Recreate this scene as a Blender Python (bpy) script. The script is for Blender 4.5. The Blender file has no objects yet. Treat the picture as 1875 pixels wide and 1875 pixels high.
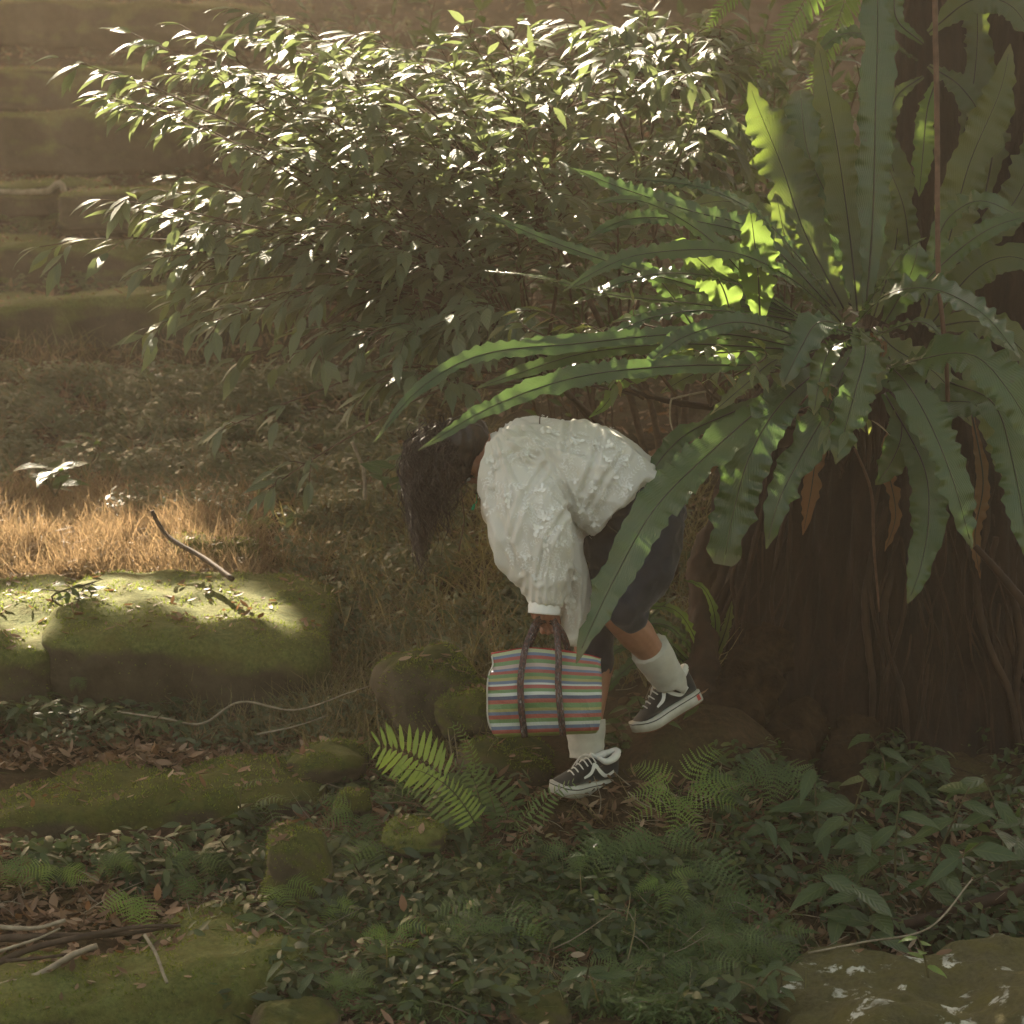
import bpy, math, random
import numpy as np
from mathutils import Vector, Matrix, noise as mnoise
from mathutils.bvhtree import BVHTree

rng = np.random.default_rng(7)
random.seed(7)
SC = bpy.context.scene
COL = SC.collection
R_ = math.radians

# ---------------------------------------------------------------- camera
CAM_H = 2.2
TH = R_(8.0)
F_PX = 4680.0
cam_d = bpy.data.cameras.new('camera')
cam = bpy.data.objects.new('camera', cam_d)
COL.objects.link(cam)
cam.location = (0, 0, CAM_H)
cam.rotation_euler = (R_(90) - TH, 0, 0)
cam_d.sensor_width = 36.0
cam_d.lens = F_PX / 1875 * 36.0
cam_d.clip_start = 0.1
cam_d.clip_end = 600
cam_d.dof.use_dof = True
cam_d.dof.focus_distance = 9.0
cam_d.dof.aperture_fstop = 4.5
SC.camera = cam

# ---------------------------------------------------------------- sky, sun, exposure
SUN = Vector((-0.28, 0.74, 0.55)).normalized()       # towards the sun
sun_el = math.asin(SUN.z)
sun_rot = math.atan2(SUN.x, SUN.y)
w = bpy.data.worlds.new('World')
SC.world = w
w.use_nodes = True
wn = w.node_tree
for n in list(wn.nodes):
    wn.nodes.remove(n)
sky = wn.nodes.new('ShaderNodeTexSky')
sky.sky_type = 'NISHITA'
sky.sun_disc = False
sky.sun_elevation = sun_el
sky.sun_rotation = sun_rot
sky.air_density = 1.0
sky.dust_density = 3.0
bg = wn.nodes.new('ShaderNodeBackground')
bg.inputs['Strength'].default_value = 0.095
wo = wn.nodes.new('ShaderNodeOutputWorld')
tint = wn.nodes.new('ShaderNodeMix')
tint.data_type = 'RGBA'
tint.blend_type = 'MULTIPLY'
tint.inputs[0].default_value = 1.0
tint.inputs[7].default_value = (1.0, 0.775, 0.53, 1)
wn.links.new(sky.outputs[0], tint.inputs[6])
wn.links.new(tint.outputs[2], bg.inputs['Color'])
wn.links.new(bg.outputs[0], wo.inputs['Surface'])
sl = bpy.data.lights.new('sun', 'SUN')
sl.energy = 5.0
sl.angle = R_(0.5)
sl.color = (1.0, 0.86, 0.66)
so = bpy.data.objects.new('sun', sl)
COL.objects.link(so)
so.rotation_euler = SUN.to_track_quat('Z', 'Y').to_euler()
so.location = (-6, 12, 14)

SC.render.engine = 'CYCLES'
SC.view_settings.view_transform = 'Standard'
SC.view_settings.look = 'None'
SC.view_settings.gamma = 1.0
SC.view_settings.exposure = 2.82
SC.view_settings.use_curve_mapping = False
cy = SC.cycles
cy.use_denoising = True
try:
    cy.denoiser = 'OPENIMAGEDENOISE'
    cy.denoising_input_passes = 'RGB_ALBEDO_NORMAL'
    cy.denoising_prefilter = 'ACCURATE'
except Exception:
    pass
cy.max_bounces = 5
cy.diffuse_bounces = 3
cy.glossy_bounces = 2
cy.transmission_bounces = 4
cy.transparent_max_bounces = 6
cy.volume_bounces = 0
cy.sample_clamp_indirect = 4.0
cy.use_adaptive_sampling = False
HAZE_DENSITY = 0.0052
HAZE_COLOR = (1.0, 0.88, 0.70)
HAZE_ANIS = 0.75

# ---------------------------------------------------------------- pixel <-> world (1875 px photograph)
cT, sT = math.cos(TH), math.sin(TH)


def P(px, py, d):
    u = (px - 937.5) / F_PX
    v = (937.5 - py) / F_PX
    return Vector((u * d, d * (cT + v * sT), CAM_H + d * (v * cT - sT)))


def to_px(x, y, z):
    d = y * cT - (z - CAM_H) * sT
    v = (y * sT + (z - CAM_H) * cT) / d
    return 937.5 + x / d * F_PX, 937.5 - v * F_PX, d


def M(px, d=9.0):          # pixels to metres at a depth
    return px / F_PX * d


# ---------------------------------------------------------------- mesh helpers
def tag(o, label=None, cat=None, group=None, kind=None):
    if label:
        o['label'] = label
    if cat:
        o['category'] = cat
    if group:
        o['group'] = group
    if kind:
        o['kind'] = kind
    return o


def link(name, me, mat=None, parent=None, smooth=True):
    if mat is not None:
        for m in (mat if isinstance(mat, (list, tuple)) else [mat]):
            me.materials.append(m)
    if smooth and len(me.polygons):
        me.polygons.foreach_set('use_smooth', np.ones(len(me.polygons), dtype=bool))
    o = bpy.data.objects.new(name, me)
    COL.objects.link(o)
    if parent is not None:
        o.parent = parent
    return o


def empty(name, loc=(0, 0, 0), rz=0.0):
    o = bpy.data.objects.new(name, None)
    o.empty_display_size = 0.1
    COL.objects.link(o)
    o.location = loc
    o.rotation_euler = (0, 0, rz)
    return o


class Geo:
    """collects vertices, faces, uvs and material numbers"""
    def __init__(self):
        self.V, self.L, self.S, self.UV, self.MI = [], [], [], [], []
        self.n = 0

    def add(self, V, F, UV=None, mi=0):
        V = np.asarray(V, dtype=float).reshape(-1, 3)
        self.V.append(V)
        if isinstance(F, np.ndarray):
            self.L.append((F + self.n).ravel())
            self.S.append(np.full(len(F), F.shape[1], dtype=int))
            nf = len(F)
        else:
            self.L.append(np.array([i + self.n for f in F for i in f], dtype=int))
            self.S.append(np.array([len(f) for f in F], dtype=int))
            nf = len(F)
        self.UV.append(np.zeros((len(V), 2)) if UV is None else np.asarray(UV, dtype=float).reshape(-1, 2))
        self.MI.append(np.full(nf, mi, dtype=int))
        self.n += len(V)

    def mesh(self, name):
        V = np.concatenate(self.V)
        L = np.concatenate(self.L)
        S = np.concatenate(self.S)
        me = bpy.data.meshes.new(name)
        me.vertices.add(len(V))
        me.vertices.foreach_set('co', V.ravel())
        me.loops.add(len(L))
        me.loops.foreach_set('vertex_index', L)
        me.polygons.add(len(S))
        st = np.zeros(len(S), dtype=int)
        st[1:] = np.cumsum(S)[:-1]
        me.polygons.foreach_set('loop_start', st)
        me.polygons.foreach_set('loop_total', S)
        me.polygons.foreach_set('material_index', np.concatenate(self.MI))
        uv = me.uv_layers.new(name='UVMap')
        U = np.concatenate(self.UV)[L]
        uv.data.foreach_set('uv', U.ravel())
        me.update(calc_edges=True)
        return me

    def build(self, name, mat, parent=None, smooth=True, offset=None):
        if offset is not None:
            self.V = [v - np.array(offset) for v in self.V]
        return link(name, self.mesh(name), mat, parent, smooth)


def cr(pts, n):
    """Catmull-Rom through the points, n samples, even in parameter"""
    P0 = [np.array(p, dtype=float) for p in pts]
    if len(P0) == 2:
        t = np.linspace(0, 1, n)[:, None]
        return P0[0] * (1 - t) + P0[1] * t
    Q = [2 * P0[0] - P0[1]] + P0 + [2 * P0[-1] - P0[-2]]
    m = len(P0) - 1
    out = []
    for k in range(n):
        s = k / (n - 1) * m
        i = min(int(s), m - 1)
        t = s - i
        a, b, c, d = Q[i], Q[i + 1], Q[i + 2], Q[i + 3]
        out.append(0.5 * ((2 * b) + (-a + c) * t + (2 * a - 5 * b + 4 * c - d) * t * t + (-a + 3 * b - 3 * c + d) * t ** 3))
    C = np.array(out)
    # even arc length
    seg = np.linalg.norm(np.diff(C[:, :3], axis=0), axis=1)
    s = np.concatenate([[0], np.cumsum(seg)])
    tt = np.linspace(0, s[-1], n)
    return np.stack([np.interp(tt, s, C[:, j]) for j in range(C.shape[1])], axis=1)


def tangents(C):
    T = np.gradient(C, axis=0)
    return T / np.maximum(np.linalg.norm(T, axis=1, keepdims=True), 1e-9)


def tube(g, pts, r, n=16, k=6, wob=0.0, mi=0, cap=True):
    """pts: control points, r: radius list/number"""
    C = cr(pts, n)
    T = tangents(C)
    r = np.interp(np.linspace(0, 1, n), np.linspace(0, 1, len(r)), r) if hasattr(r, '__len__') else np.full(n, r)
    up = np.array([0.0, 0.0, 1.0]) if abs(T[0][2]) < 0.9 else np.array([0.0, 1.0, 0.0])
    V = []
    a = np.linspace(0, 2 * math.pi, k, endpoint=False)
    nrm = None
    for i in range(n):
        if nrm is None:
            nrm = np.cross(T[i], up)
        nrm = nrm - T[i] * np.dot(nrm, T[i])
        nrm /= max(np.linalg.norm(nrm), 1e-9)
        b = np.cross(T[i], nrm)
        rr = r[i] * (1 + wob * (rng.random(k) - 0.5))
        V.append(C[i] + rr[:, None] * (np.cos(a)[:, None] * nrm + np.sin(a)[:, None] * b))
    V = np.concatenate(V)
    F = []
    for i in range(n - 1):
        for j in range(k):
            F.append((i * k + j, i * k + (j + 1) % k, (i + 1) * k + (j + 1) % k, (i + 1) * k + j))
    F = [tuple(f) for f in F]
    if cap:
        F.append(tuple(range(k))[::-1])
        F.append(tuple(range((n - 1) * k, n * k)))
    UV = np.stack([np.tile(np.arange(k) / k, n), np.repeat(np.linspace(0, 1, n), k)], axis=1)
    g.add(V, F, UV, mi)


def frames(t, nrm):
    """t, nrm (N,3) -> (N,3,3) with columns t, side, normal"""
    t = t / np.maximum(np.linalg.norm(t, axis=1, keepdims=True), 1e-9)
    nn = nrm - t * np.sum(nrm * t, axis=1, keepdims=True)
    nn /= np.maximum(np.linalg.norm(nn, axis=1, keepdims=True), 1e-9)
    b = np.cross(nn, t)
    return np.stack([t, b, nn], axis=2)


def scatter(g, tmpl, Rm, T, S, mi=0):
    """tmpl = (V, F, UV); Rm (N,3,3); T (N,3); S (N,) or (N,3)"""
    V, F, UV = tmpl
    N = len(T)
    if N == 0:
        return
    S = np.asarray(S, dtype=float)
    if S.ndim == 1:
        S = np.repeat(S[:, None], 3, axis=1)
    W = np.einsum('nij,nkj->nki', Rm, V[None] * S[:, None, :]) + T[:, None, :]
    nv = len(V)
    sizes = set(len(f) for f in F)
    base = (np.arange(N) * nv)[:, None, None]
    first = True
    for s in sizes:
        Fs = np.array([f for f in F if len(f) == s])
        FF = (Fs[None] + base).reshape(-1, s)
        if first:
            g.add(W.reshape(-1, 3), FF, np.tile(UV, (N, 1)), mi)
            n0 = g.n - N * nv
            first = False
        else:
            g.L.append((FF + n0).ravel())
            g.S.append(np.full(len(FF), s, dtype=int))
            g.MI.append(np.full(len(FF), mi, dtype=int))


def leaf_template(wid=0.3, fold=0.12, droop=0.18, st=(0.18, 0.45, 0.75), prof=(0.72, 1.0, 0.62), curl=0.0):
    """leaf of length 1 along +x, side y, up z"""
    V = [(0, 0, 0)]
    UV = [(0.5, 0)]
    for s, p in zip(st, prof):
        z = -droop * s * s
        h = wid * 0.5 * p
        V += [(s, -h, z + fold * h - curl * h), (s, 0, z), (s, h, z + fold * h - curl * h)]
        UV += [(0, s), (0.5, s), (1, s)]
    V.append((1, 0, -droop * 1.15))
    UV.append((0.5, 1))
    F = [(0, 1, 2), (0, 2, 3)]
    m = len(st)
    for i in range(m - 1):
        a = 1 + 3 * i
        F += [(a, a + 3, a + 4, a + 1), (a + 1, a + 4, a + 5, a + 2)]
    a = 1 + 3 * (m - 1)
    t = len(V) - 1
    F += [(a, t, a + 1), (a + 1, t, a + 2)]
    return np.array(V, dtype=float), F, np.array(UV, dtype=float)


def merge_templates(parts):
    V, F, UV = [], [], []
    n = 0
    for v, f, uv in parts:
        V.append(v)
        UV.append(uv)
        F += [tuple(i + n for i in ff) for ff in f]
        n += len(v)
    return np.concatenate(V), F, np.concatenate(UV)


def xform(tmpl, t, nrm, loc, s):
    V, F, UV = tmpl
    Rm = frames(np.array([t], dtype=float), np.array([nrm], dtype=float))[0]
    s = np.array(s if hasattr(s, '__len__') else (s, s, s))
    return (V * s) @ Rm.T + np.array(loc), F, UV


# ---------------------------------------------------------------- materials
def new_mat(name):
    m = bpy.data.materials.new(name)
    m.use_nodes = True
    nt = m.node_tree
    for n in list(nt.nodes):
        nt.nodes.remove(n)
    out = nt.nodes.new('ShaderNodeOutputMaterial')
    return m, nt, out


def N(nt, kind, **kw):
    n = nt.nodes.new(kind)
    for k, v in kw.items():
        if k in n.inputs.keys():
            n.inputs[k].default_value = v
        else:
            setattr(n, k, v)
    return n


def ramp(nt, fac, stops, interp='LINEAR'):
    r = nt.nodes.new('ShaderNodeValToRGB')
    e = r.color_ramp
    e.interpolation = interp
    while len(e.elements) < len(stops):
        e.elements.new(0.5)
    for el, (p, c) in zip(e.elements, stops):
        el.position = p
        el.color = (*c, 1) if len(c) == 3 else c
    nt.links.new(fac, r.inputs['Fac'])
    return r.outputs['Color']


def mixc(nt, fac, a, b, mode='MIX'):
    m = nt.nodes.new('ShaderNodeMix')
    m.data_type = 'RGBA'
    m.blend_type = mode
    for sock, v in ((m.inputs[0], fac), (m.inputs[6], a), (m.inputs[7], b)):
        if isinstance(v, (int, float)):
            sock.default_value = v
        elif isinstance(v, tuple):
            sock.default_value = (*v, 1) if len(v) == 3 else v
        else:
            nt.links.new(v, sock)
    return m.outputs[2]


def noise_tex(nt, scale, detail=4, rough=0.55, coord='Object', stretch=None, dist=0.0):
    tc = nt.nodes.new('ShaderNodeTexCoord')
    src = tc.outputs[coord]
    if stretch:
        mp = nt.nodes.new('ShaderNodeMapping')
        mp.inputs['Scale'].default_value = stretch
        nt.links.new(src, mp.inputs['Vector'])
        src = mp.outputs[0]
    n = nt.nodes.new('ShaderNodeTexNoise')
    n.inputs['Scale'].default_value = scale
    n.inputs['Detail'].default_value = detail
    n.inputs['Roughness'].default_value = rough
    n.inputs['Distortion'].default_value = dist
    nt.links.new(src, n.inputs['Vector'])
    return n.outputs['Fac']


def bump(nt, h, strength, dist=0.01, prev=None):
    b = nt.nodes.new('ShaderNodeBump')
    b.inputs['Strength'].default_value = strength
    b.inputs['Distance'].default_value = dist
    nt.links.new(h, b.inputs['Height'])
    if prev is not None:
        nt.links.new(prev, b.inputs['Normal'])
    return b.outputs[0]


def leaf_mat(name, stops, rough=0.35, trans=0.35, tcol=(0.35, 0.5, 0.06), spec=0.5, vein=True, veins=14.0, patch=0.3, spots=0.0):
    """two sided leaf: per-leaf colour, veins from the uv, glossy and translucent"""
    m, nt, out = new_mat(name)
    geo = N(nt, 'ShaderNodeNewGeometry')
    col = ramp(nt, geo.outputs['Random Per Island'], stops)
    nz = noise_tex(nt, 9.0, 3)
    col = mixc(nt, ramp(nt, nz, [(0.3, (0, 0, 0)), (0.75, (patch,) * 3)]), col, (0.10, 0.10, 0.03))
    if spots:
        oi = N(nt, 'ShaderNodeObjectInfo')
        col = mixc(nt, 1.0, col, ramp(nt, oi.outputs['Random'], [(0, (0.70, 0.78, 0.80)), (0.5, (1.0, 1.0, 1.0)), (1, (1.25, 1.12, 0.85))]), 'MULTIPLY')
        sz_ = noise_tex(nt, 38, 3, 0.6)
        col = mixc(nt, ramp(nt, sz_, [(0.66, (0, 0, 0)), (0.72, (spots,) * 3)]), col, (0.055, 0.035, 0.018))
        u2 = N(nt, 'ShaderNodeUVMap'); s2_ = N(nt, 'ShaderNodeSeparateXYZ'); nt.links.new(u2.outputs[0], s2_.inputs[0])
        col = mixc(nt, ramp(nt, s2_.outputs[1], [(0.93, (0, 0, 0)), (1.0, (spots,) * 3)]), col, (0.14, 0.10, 0.04))
    pr = N(nt, 'ShaderNodeBsdfPrincipled', Roughness=rough)
    pr.inputs['Specular IOR Level'].default_value = spec
    if vein:
        uv = N(nt, 'ShaderNodeUVMap')
        sp = N(nt, 'ShaderNodeSeparateXYZ')
        nt.links.new(uv.outputs[0], sp.inputs[0])
        a = N(nt, 'ShaderNodeMath', operation='SUBTRACT')
        nt.links.new(sp.outputs[0], a.inputs[0]); a.inputs[1].default_value = 0.5
        b = N(nt, 'ShaderNodeMath', operation='ABSOLUTE')
        nt.links.new(a.outputs[0], b.inputs[0])
        mid = ramp(nt, b.outputs[0], [(0.0, (1, 1, 1)), (0.045, (0, 0, 0))])
        col = mixc(nt, mixc(nt, 0.5, (0, 0, 0), mid), col, (0.16, 0.2, 0.06))
        c = N(nt, 'ShaderNodeMath', operation='MULTIPLY_ADD')
        nt.links.new(b.outputs[0], c.inputs[0]); c.inputs[1].default_value = -0.5
        nt.links.new(sp.outputs[1], c.inputs[2])
        wv = N(nt, 'ShaderNodeMath', operation='MULTIPLY'); nt.links.new(c.outputs[0], wv.inputs[0]); wv.inputs[1].default_value = veins * 6.28
        sn = N(nt, 'ShaderNodeMath', operation='SINE'); nt.links.new(wv.outputs[0], sn.inputs[0])
        nt.links.new(bump(nt, sn.outputs[0], 0.35, 0.002), pr.inputs['Normal'])
    nt.links.new(col, pr.inputs['Base Color'])
    tr = N(nt, 'ShaderNodeBsdfTranslucent')
    tcl = mixc(nt, 0.75, col, tcol)
    nt.links.new(tcl, tr.inputs['Color'])
    mx = N(nt, 'ShaderNodeMixShader')
    mx.inputs[0].default_value = trans
    nt.links.new(pr.outputs[0], mx.inputs[1])
    nt.links.new(tr.outputs[0], mx.inputs[2])
    nt.links.new(mx.outputs[0], out.inputs['Surface'])
    return m


def simple_mat(name, c1, c2, scale=12, rough=0.8, bumps=0.3, bd=0.004, spec=0.3, stretch=None, detail=5):
    m, nt, out = new_mat(name)
    nz = noise_tex(nt, scale, detail, 0.6, stretch=stretch)
    col = ramp(nt, nz, [(0.3, c1), (0.7, c2)])
    pr = N(nt, 'ShaderNodeBsdfPrincipled', Roughness=rough)
    pr.inputs['Specular IOR Level'].default_value = spec
    nt.links.new(col, pr.inputs['Base Color'])
    if bumps:
        nt.links.new(bump(nt, nz, bumps, bd), pr.inputs['Normal'])
    nt.links.new(pr.outputs[0], out.inputs['Surface'])
    return m


def moss_mat(name, rock1=(0.045, 0.036, 0.022), rock2=(0.10, 0.08, 0.05), moss1=(0.026, 0.036, 0.009), moss2=(0.085, 0.098, 0.022), thr=0.25, lichen=0.0):
    m, nt, out = new_mat(name)
    big = noise_tex(nt, 2.3, 4, 0.6)
    fine = noise_tex(nt, 55, 4, 0.7)
    mid = noise_tex(nt, 11, 5, 0.65)
    rock = ramp(nt, mid, [(0.3, rock1), (0.7, rock2)])
    moss = ramp(nt, fine, [(0.3, moss1), (0.72, moss2)])
    moss = mixc(nt, ramp(nt, mid, [(0.35, (0, 0, 0)), (0.7, (0.7,) * 3)]), moss, (0.10, 0.085, 0.02))
    geo = N(nt, 'ShaderNodeNewGeometry')
    sp = N(nt, 'ShaderNodeSeparateXYZ')
    nt.links.new(geo.outputs['Normal'], sp.inputs[0])
    ad = N(nt, 'ShaderNodeMath', operation='MULTIPLY_ADD')
    nt.links.new(sp.outputs[2], ad.inputs[0]); ad.inputs[1].default_value = 0.45
    nt.links.new(big, ad.inputs[2])
    fac = ramp(nt, ad.outputs[0], [(0.25 + thr, (0, 0, 0)), (0.42 + thr, (1, 1, 1))])
    col = mixc(nt, fac, rock, moss)
    if lichen:
        lz = noise_tex(nt, 8.5, 7, 0.62, dist=0.3)
        lf = ramp(nt, lz, [(0.60 - lichen, (0, 0, 0)), (0.63 - lichen, (1, 1, 1))])
        col = mixc(nt, lf, col, ramp(nt, mid, [(0.35, (0.16, 0.15, 0.11)), (0.65, (0.55, 0.54, 0.48))]))
    pr = N(nt, 'ShaderNodeBsdfPrincipled', Roughness=0.92)
    pr.inputs['Specular IOR Level'].default_value = 0.15
    nt.links.new(col, pr.inputs['Base Color'])
    b1 = bump(nt, mid, 0.5, 0.02)
    nt.links.new(bump(nt, fine, 0.9, 0.008, b1), pr.inputs['Normal'])
    nt.links.new(pr.outputs[0], out.inputs['Surface'])
    return m


# greens a bit grey, as the photograph's
MAT = {}
MAT['shrub_leaf'] = leaf_mat('shrub_leaf', [(0, (0.060, 0.082, 0.052)), (0.5, (0.090, 0.115, 0.070)), (0.88, (0.115, 0.135, 0.072)), (1, (0.12, 0.13, 0.03))], 0.52, 0.30, (0.32, 0.40, 0.13), 0.45, veins=7)
MAT['frond'] = leaf_mat('frond', [(0, (0.028, 0.058, 0.023)), (1, (0.050, 0.090, 0.034))], 0.25, 0.24, (0.17, 0.30, 0.06), 0.6, veins=34, patch=0.3, spots=0.6)
MAT['frond_old'] = leaf_mat('frond_old', [(0, (0.036, 0.056, 0.028)), (1, (0.058, 0.075, 0.036))], 0.42, 0.25, (0.30, 0.42, 0.06), 0.45, veins=34, patch=0.6, spots=0.9)
MAT['frond_dead'] = leaf_mat('frond_dead', [(0, (0.06, 0.032, 0.016)), (1, (0.16, 0.085, 0.04))], 0.6, 0.3, (0.5, 0.22, 0.08), 0.3, veins=30)
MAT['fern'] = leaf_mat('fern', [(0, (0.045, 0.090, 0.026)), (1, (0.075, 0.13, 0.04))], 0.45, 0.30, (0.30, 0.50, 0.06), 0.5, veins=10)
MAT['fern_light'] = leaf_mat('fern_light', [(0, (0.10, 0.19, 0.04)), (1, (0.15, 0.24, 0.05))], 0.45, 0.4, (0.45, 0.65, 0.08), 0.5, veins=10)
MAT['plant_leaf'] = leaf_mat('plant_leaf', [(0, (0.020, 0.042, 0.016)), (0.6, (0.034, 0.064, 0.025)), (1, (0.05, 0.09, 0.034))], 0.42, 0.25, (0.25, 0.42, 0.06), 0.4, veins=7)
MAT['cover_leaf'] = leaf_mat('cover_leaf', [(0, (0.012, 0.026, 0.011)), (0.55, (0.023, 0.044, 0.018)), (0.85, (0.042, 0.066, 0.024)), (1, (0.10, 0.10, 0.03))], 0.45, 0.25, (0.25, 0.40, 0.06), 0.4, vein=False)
MAT['dead_leaf'] = leaf_mat('dead_leaf', [(0, (0.06, 0.035, 0.02)), (0.35, (0.12, 0.065, 0.04)), (0.7, (0.20, 0.11, 0.07)), (0.92, (0.30, 0.19, 0.13)), (1, (0.42, 0.32, 0.22))], 0.6, 0.15, (0.5, 0.25, 0.1), 0.3, vein=False)
MAT['dry_grass'] = leaf_mat('dry_grass', [(0, (0.09, 0.05, 0.025)), (0.45, (0.20, 0.12, 0.06)), (0.8, (0.34, 0.23, 0.13)), (1, (0.10, 0.13, 0.03))], 0.5, 0.3, (0.50, 0.34, 0.18), 0.4, vein=False)
MAT['olive_grass'] = leaf_mat('olive_grass', [(0, (0.05, 0.045, 0.022)), (0.4, (0.09, 0.085, 0.035)), (0.75, (0.20, 0.15, 0.085)), (0.9, (0.30, 0.24, 0.15)), (1, (0.07, 0.10, 0.03))], 0.5, 0.3, (0.4, 0.33, 0.1), 0.4, vein=False)
MAT['weed_leaf'] = leaf_mat('weed_leaf', [(0, (0.035, 0.05, 0.03)), (0.5, (0.065, 0.085, 0.05)), (0.85, (0.10, 0.12, 0.07)), (1, (0.20, 0.14, 0.08))], 0.5, 0.25, (0.3, 0.38, 0.1), 0.4, vein=False)
MAT['twig'] = simple_mat('twig', (0.05, 0.03, 0.018), (0.13, 0.08, 0.05), 30, 0.8, 0.3, 0.002)
MAT['pale_stick'] = simple_mat('pale_stick', (0.15, 0.12, 0.08), (0.36, 0.30, 0.22), 25, 0.8, 0.4, 0.003)
MAT['dark_stick'] = simple_mat('dark_stick', (0.035, 0.022, 0.014), (0.09, 0.06, 0.04), 25, 0.85, 0.4, 0.003)
MAT['midrib'] = simple_mat('midrib', (0.012, 0.012, 0.006), (0.03, 0.025, 0.012), 30, 0.5, 0.0)
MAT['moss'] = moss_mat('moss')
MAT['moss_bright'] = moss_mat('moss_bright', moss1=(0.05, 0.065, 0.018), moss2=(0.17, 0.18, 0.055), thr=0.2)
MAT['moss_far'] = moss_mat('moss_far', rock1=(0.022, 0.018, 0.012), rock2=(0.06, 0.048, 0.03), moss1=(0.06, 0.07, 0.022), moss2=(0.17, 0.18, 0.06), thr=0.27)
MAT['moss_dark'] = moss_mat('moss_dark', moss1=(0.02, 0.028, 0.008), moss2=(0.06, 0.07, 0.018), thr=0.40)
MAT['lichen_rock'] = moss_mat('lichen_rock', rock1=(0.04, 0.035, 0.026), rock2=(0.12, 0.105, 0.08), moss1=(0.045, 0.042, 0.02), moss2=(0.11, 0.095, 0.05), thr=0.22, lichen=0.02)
# ---------------------------------------------------------------- the ground: profiles (depth, photograph row) per column
PROF = {
    -300: [(6.5, 2180), (7.2, 2060), (7.9, 1930), (8.3, 1722), (8.5, 1665), (8.8, 1610), (9.2, 1510), (9.5, 1450), (9.8, 1400), (10.2, 1360), (10.6, 1240), (11, 1110), (12, 970), (13, 850), (14, 720), (14.8, 640), (15.5, 570), (16.3, 510), (17.2, 440), (18.2, 370), (19.5, 290), (21, 190), (23, 60), (26, -150)],
    350: [(6.5, 2180), (7.2, 2060), (7.9, 1925), (8.3, 1740), (8.5, 1680), (8.8, 1610), (9.2, 1510), (9.5, 1440), (9.8, 1390), (10.2, 1350), (10.6, 1250), (11, 1100), (12, 960), (13, 840), (14, 710), (14.8, 630), (15.5, 560), (16.3, 500), (17.2, 430), (18.2, 350), (19.5, 270), (21, 170), (23, 40), (26, -170)],
    700: [(6.5, 2180), (7.2, 1990), (7.7, 1890), (8.2, 1760), (8.5, 1680), (8.8, 1590), (9.2, 1490), (9.5, 1430), (10, 1330), (10.5, 1220), (11, 1110), (12, 960), (13, 840), (14, 730), (15, 620), (16, 520), (18, 350), (20, 230), (23, 40), (26, -170)],
    950: [(6.5, 2180), (7.2, 1990), (7.7, 1890), (8.2, 1760), (8.5, 1670), (8.8, 1560), (9.1, 1470), (9.5, 1390), (10, 1290), (10.5, 1190), (11, 1110), (12, 960), (13, 840), (14, 730), (15, 620), (16, 520), (18, 350), (20, 230), (23, 40), (26, -170)],
    1070: [(6.5, 2180), (7.2, 1990), (7.7, 1890), (8.2, 1750), (8.5, 1660), (8.8, 1540), (9.0, 1460), (9.15, 1442), (9.5, 1390), (10, 1270), (10.5, 1180), (11, 1110), (12, 960), (13, 840), (14, 730), (16, 520), (20, 230), (26, -170)],
    1200: [(6.5, 2180), (7.2, 1990), (7.7, 1890), (8.2, 1750), (8.5, 1660), (8.8, 1530), (9.05, 1410), (9.2, 1352), (9.6, 1310), (10, 1240), (11, 1100), (12, 960), (14, 730), (16, 520), (20, 230), (26, -170)],
    1330: [(6.5, 2180), (7.2, 1990), (7.7, 1890), (8.2, 1770), (8.5, 1690), (8.8, 1570), (9.05, 1430), (9.3, 1340), (9.8, 1290), (10.5, 1180), (11, 1100), (12, 960), (14, 730), (16, 520), (20, 230), (26, -170)],
    1550: [(6.5, 2180), (7.2, 2060), (7.75, 1960), (8.2, 1800), (8.6, 1700), (9.0, 1610), (9.4, 1500), (9.8, 1400), (10.4, 1280), (11, 1160), (12, 990), (14, 740), (16, 520), (20, 230), (26, -170)],
    2200: [(6.5, 2180), (7.2, 2060), (7.75, 1960), (8.2, 1800), (8.6, 1720), (9.0, 1640), (9.4, 1540), (9.8, 1440), (10.4, 1300), (11, 1180), (12, 1000), (14, 750), (16, 530), (20, 230), (26, -170)],
}
_cu = np.array(sorted(PROF))
_cols = []
for c in _cu:
    Y, Z = [], []
    for d, py in PROF[c]:
        p = P(937.5, py, d)
        Y.append(p.y); Z.append(p.z)
    Y = [-80, -10, 3.0, 4.8] + Y + [44, 90, 200]
    Z = [0.8, 0.6, 0.35, -0.25] + Z + [Z[-1] + 5.2, Z[-1] + 9.0, Z[-1] + 9.0]
    assert all(b > a for a, b in zip(Y, Y[1:])), (c, Y)
    _cols.append((np.array(Y), np.array(Z)))
_cuU = (_cu - 937.5) / F_PX


def hnoise(x, y):
    """cheap smooth bumps"""
    z = np.zeros_like(x)
    for a, fx, fy, p in ((0.030, 2.1, 1.3, 0.3), (0.022, 3.7, -2.9, 1.9), (0.016, 6.1, 5.3, 4.1), (0.010, -11.3, 9.7, 2.2), (0.006, 21.0, 17.0, 0.7), (0.0035, 47.0, -39.0, 5.0)):
        z += a * np.sin(fx * x + fy * y + p + 1.3 * np.sin(0.7 * fy * x - 0.9 * fx * y))
    return z


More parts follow.
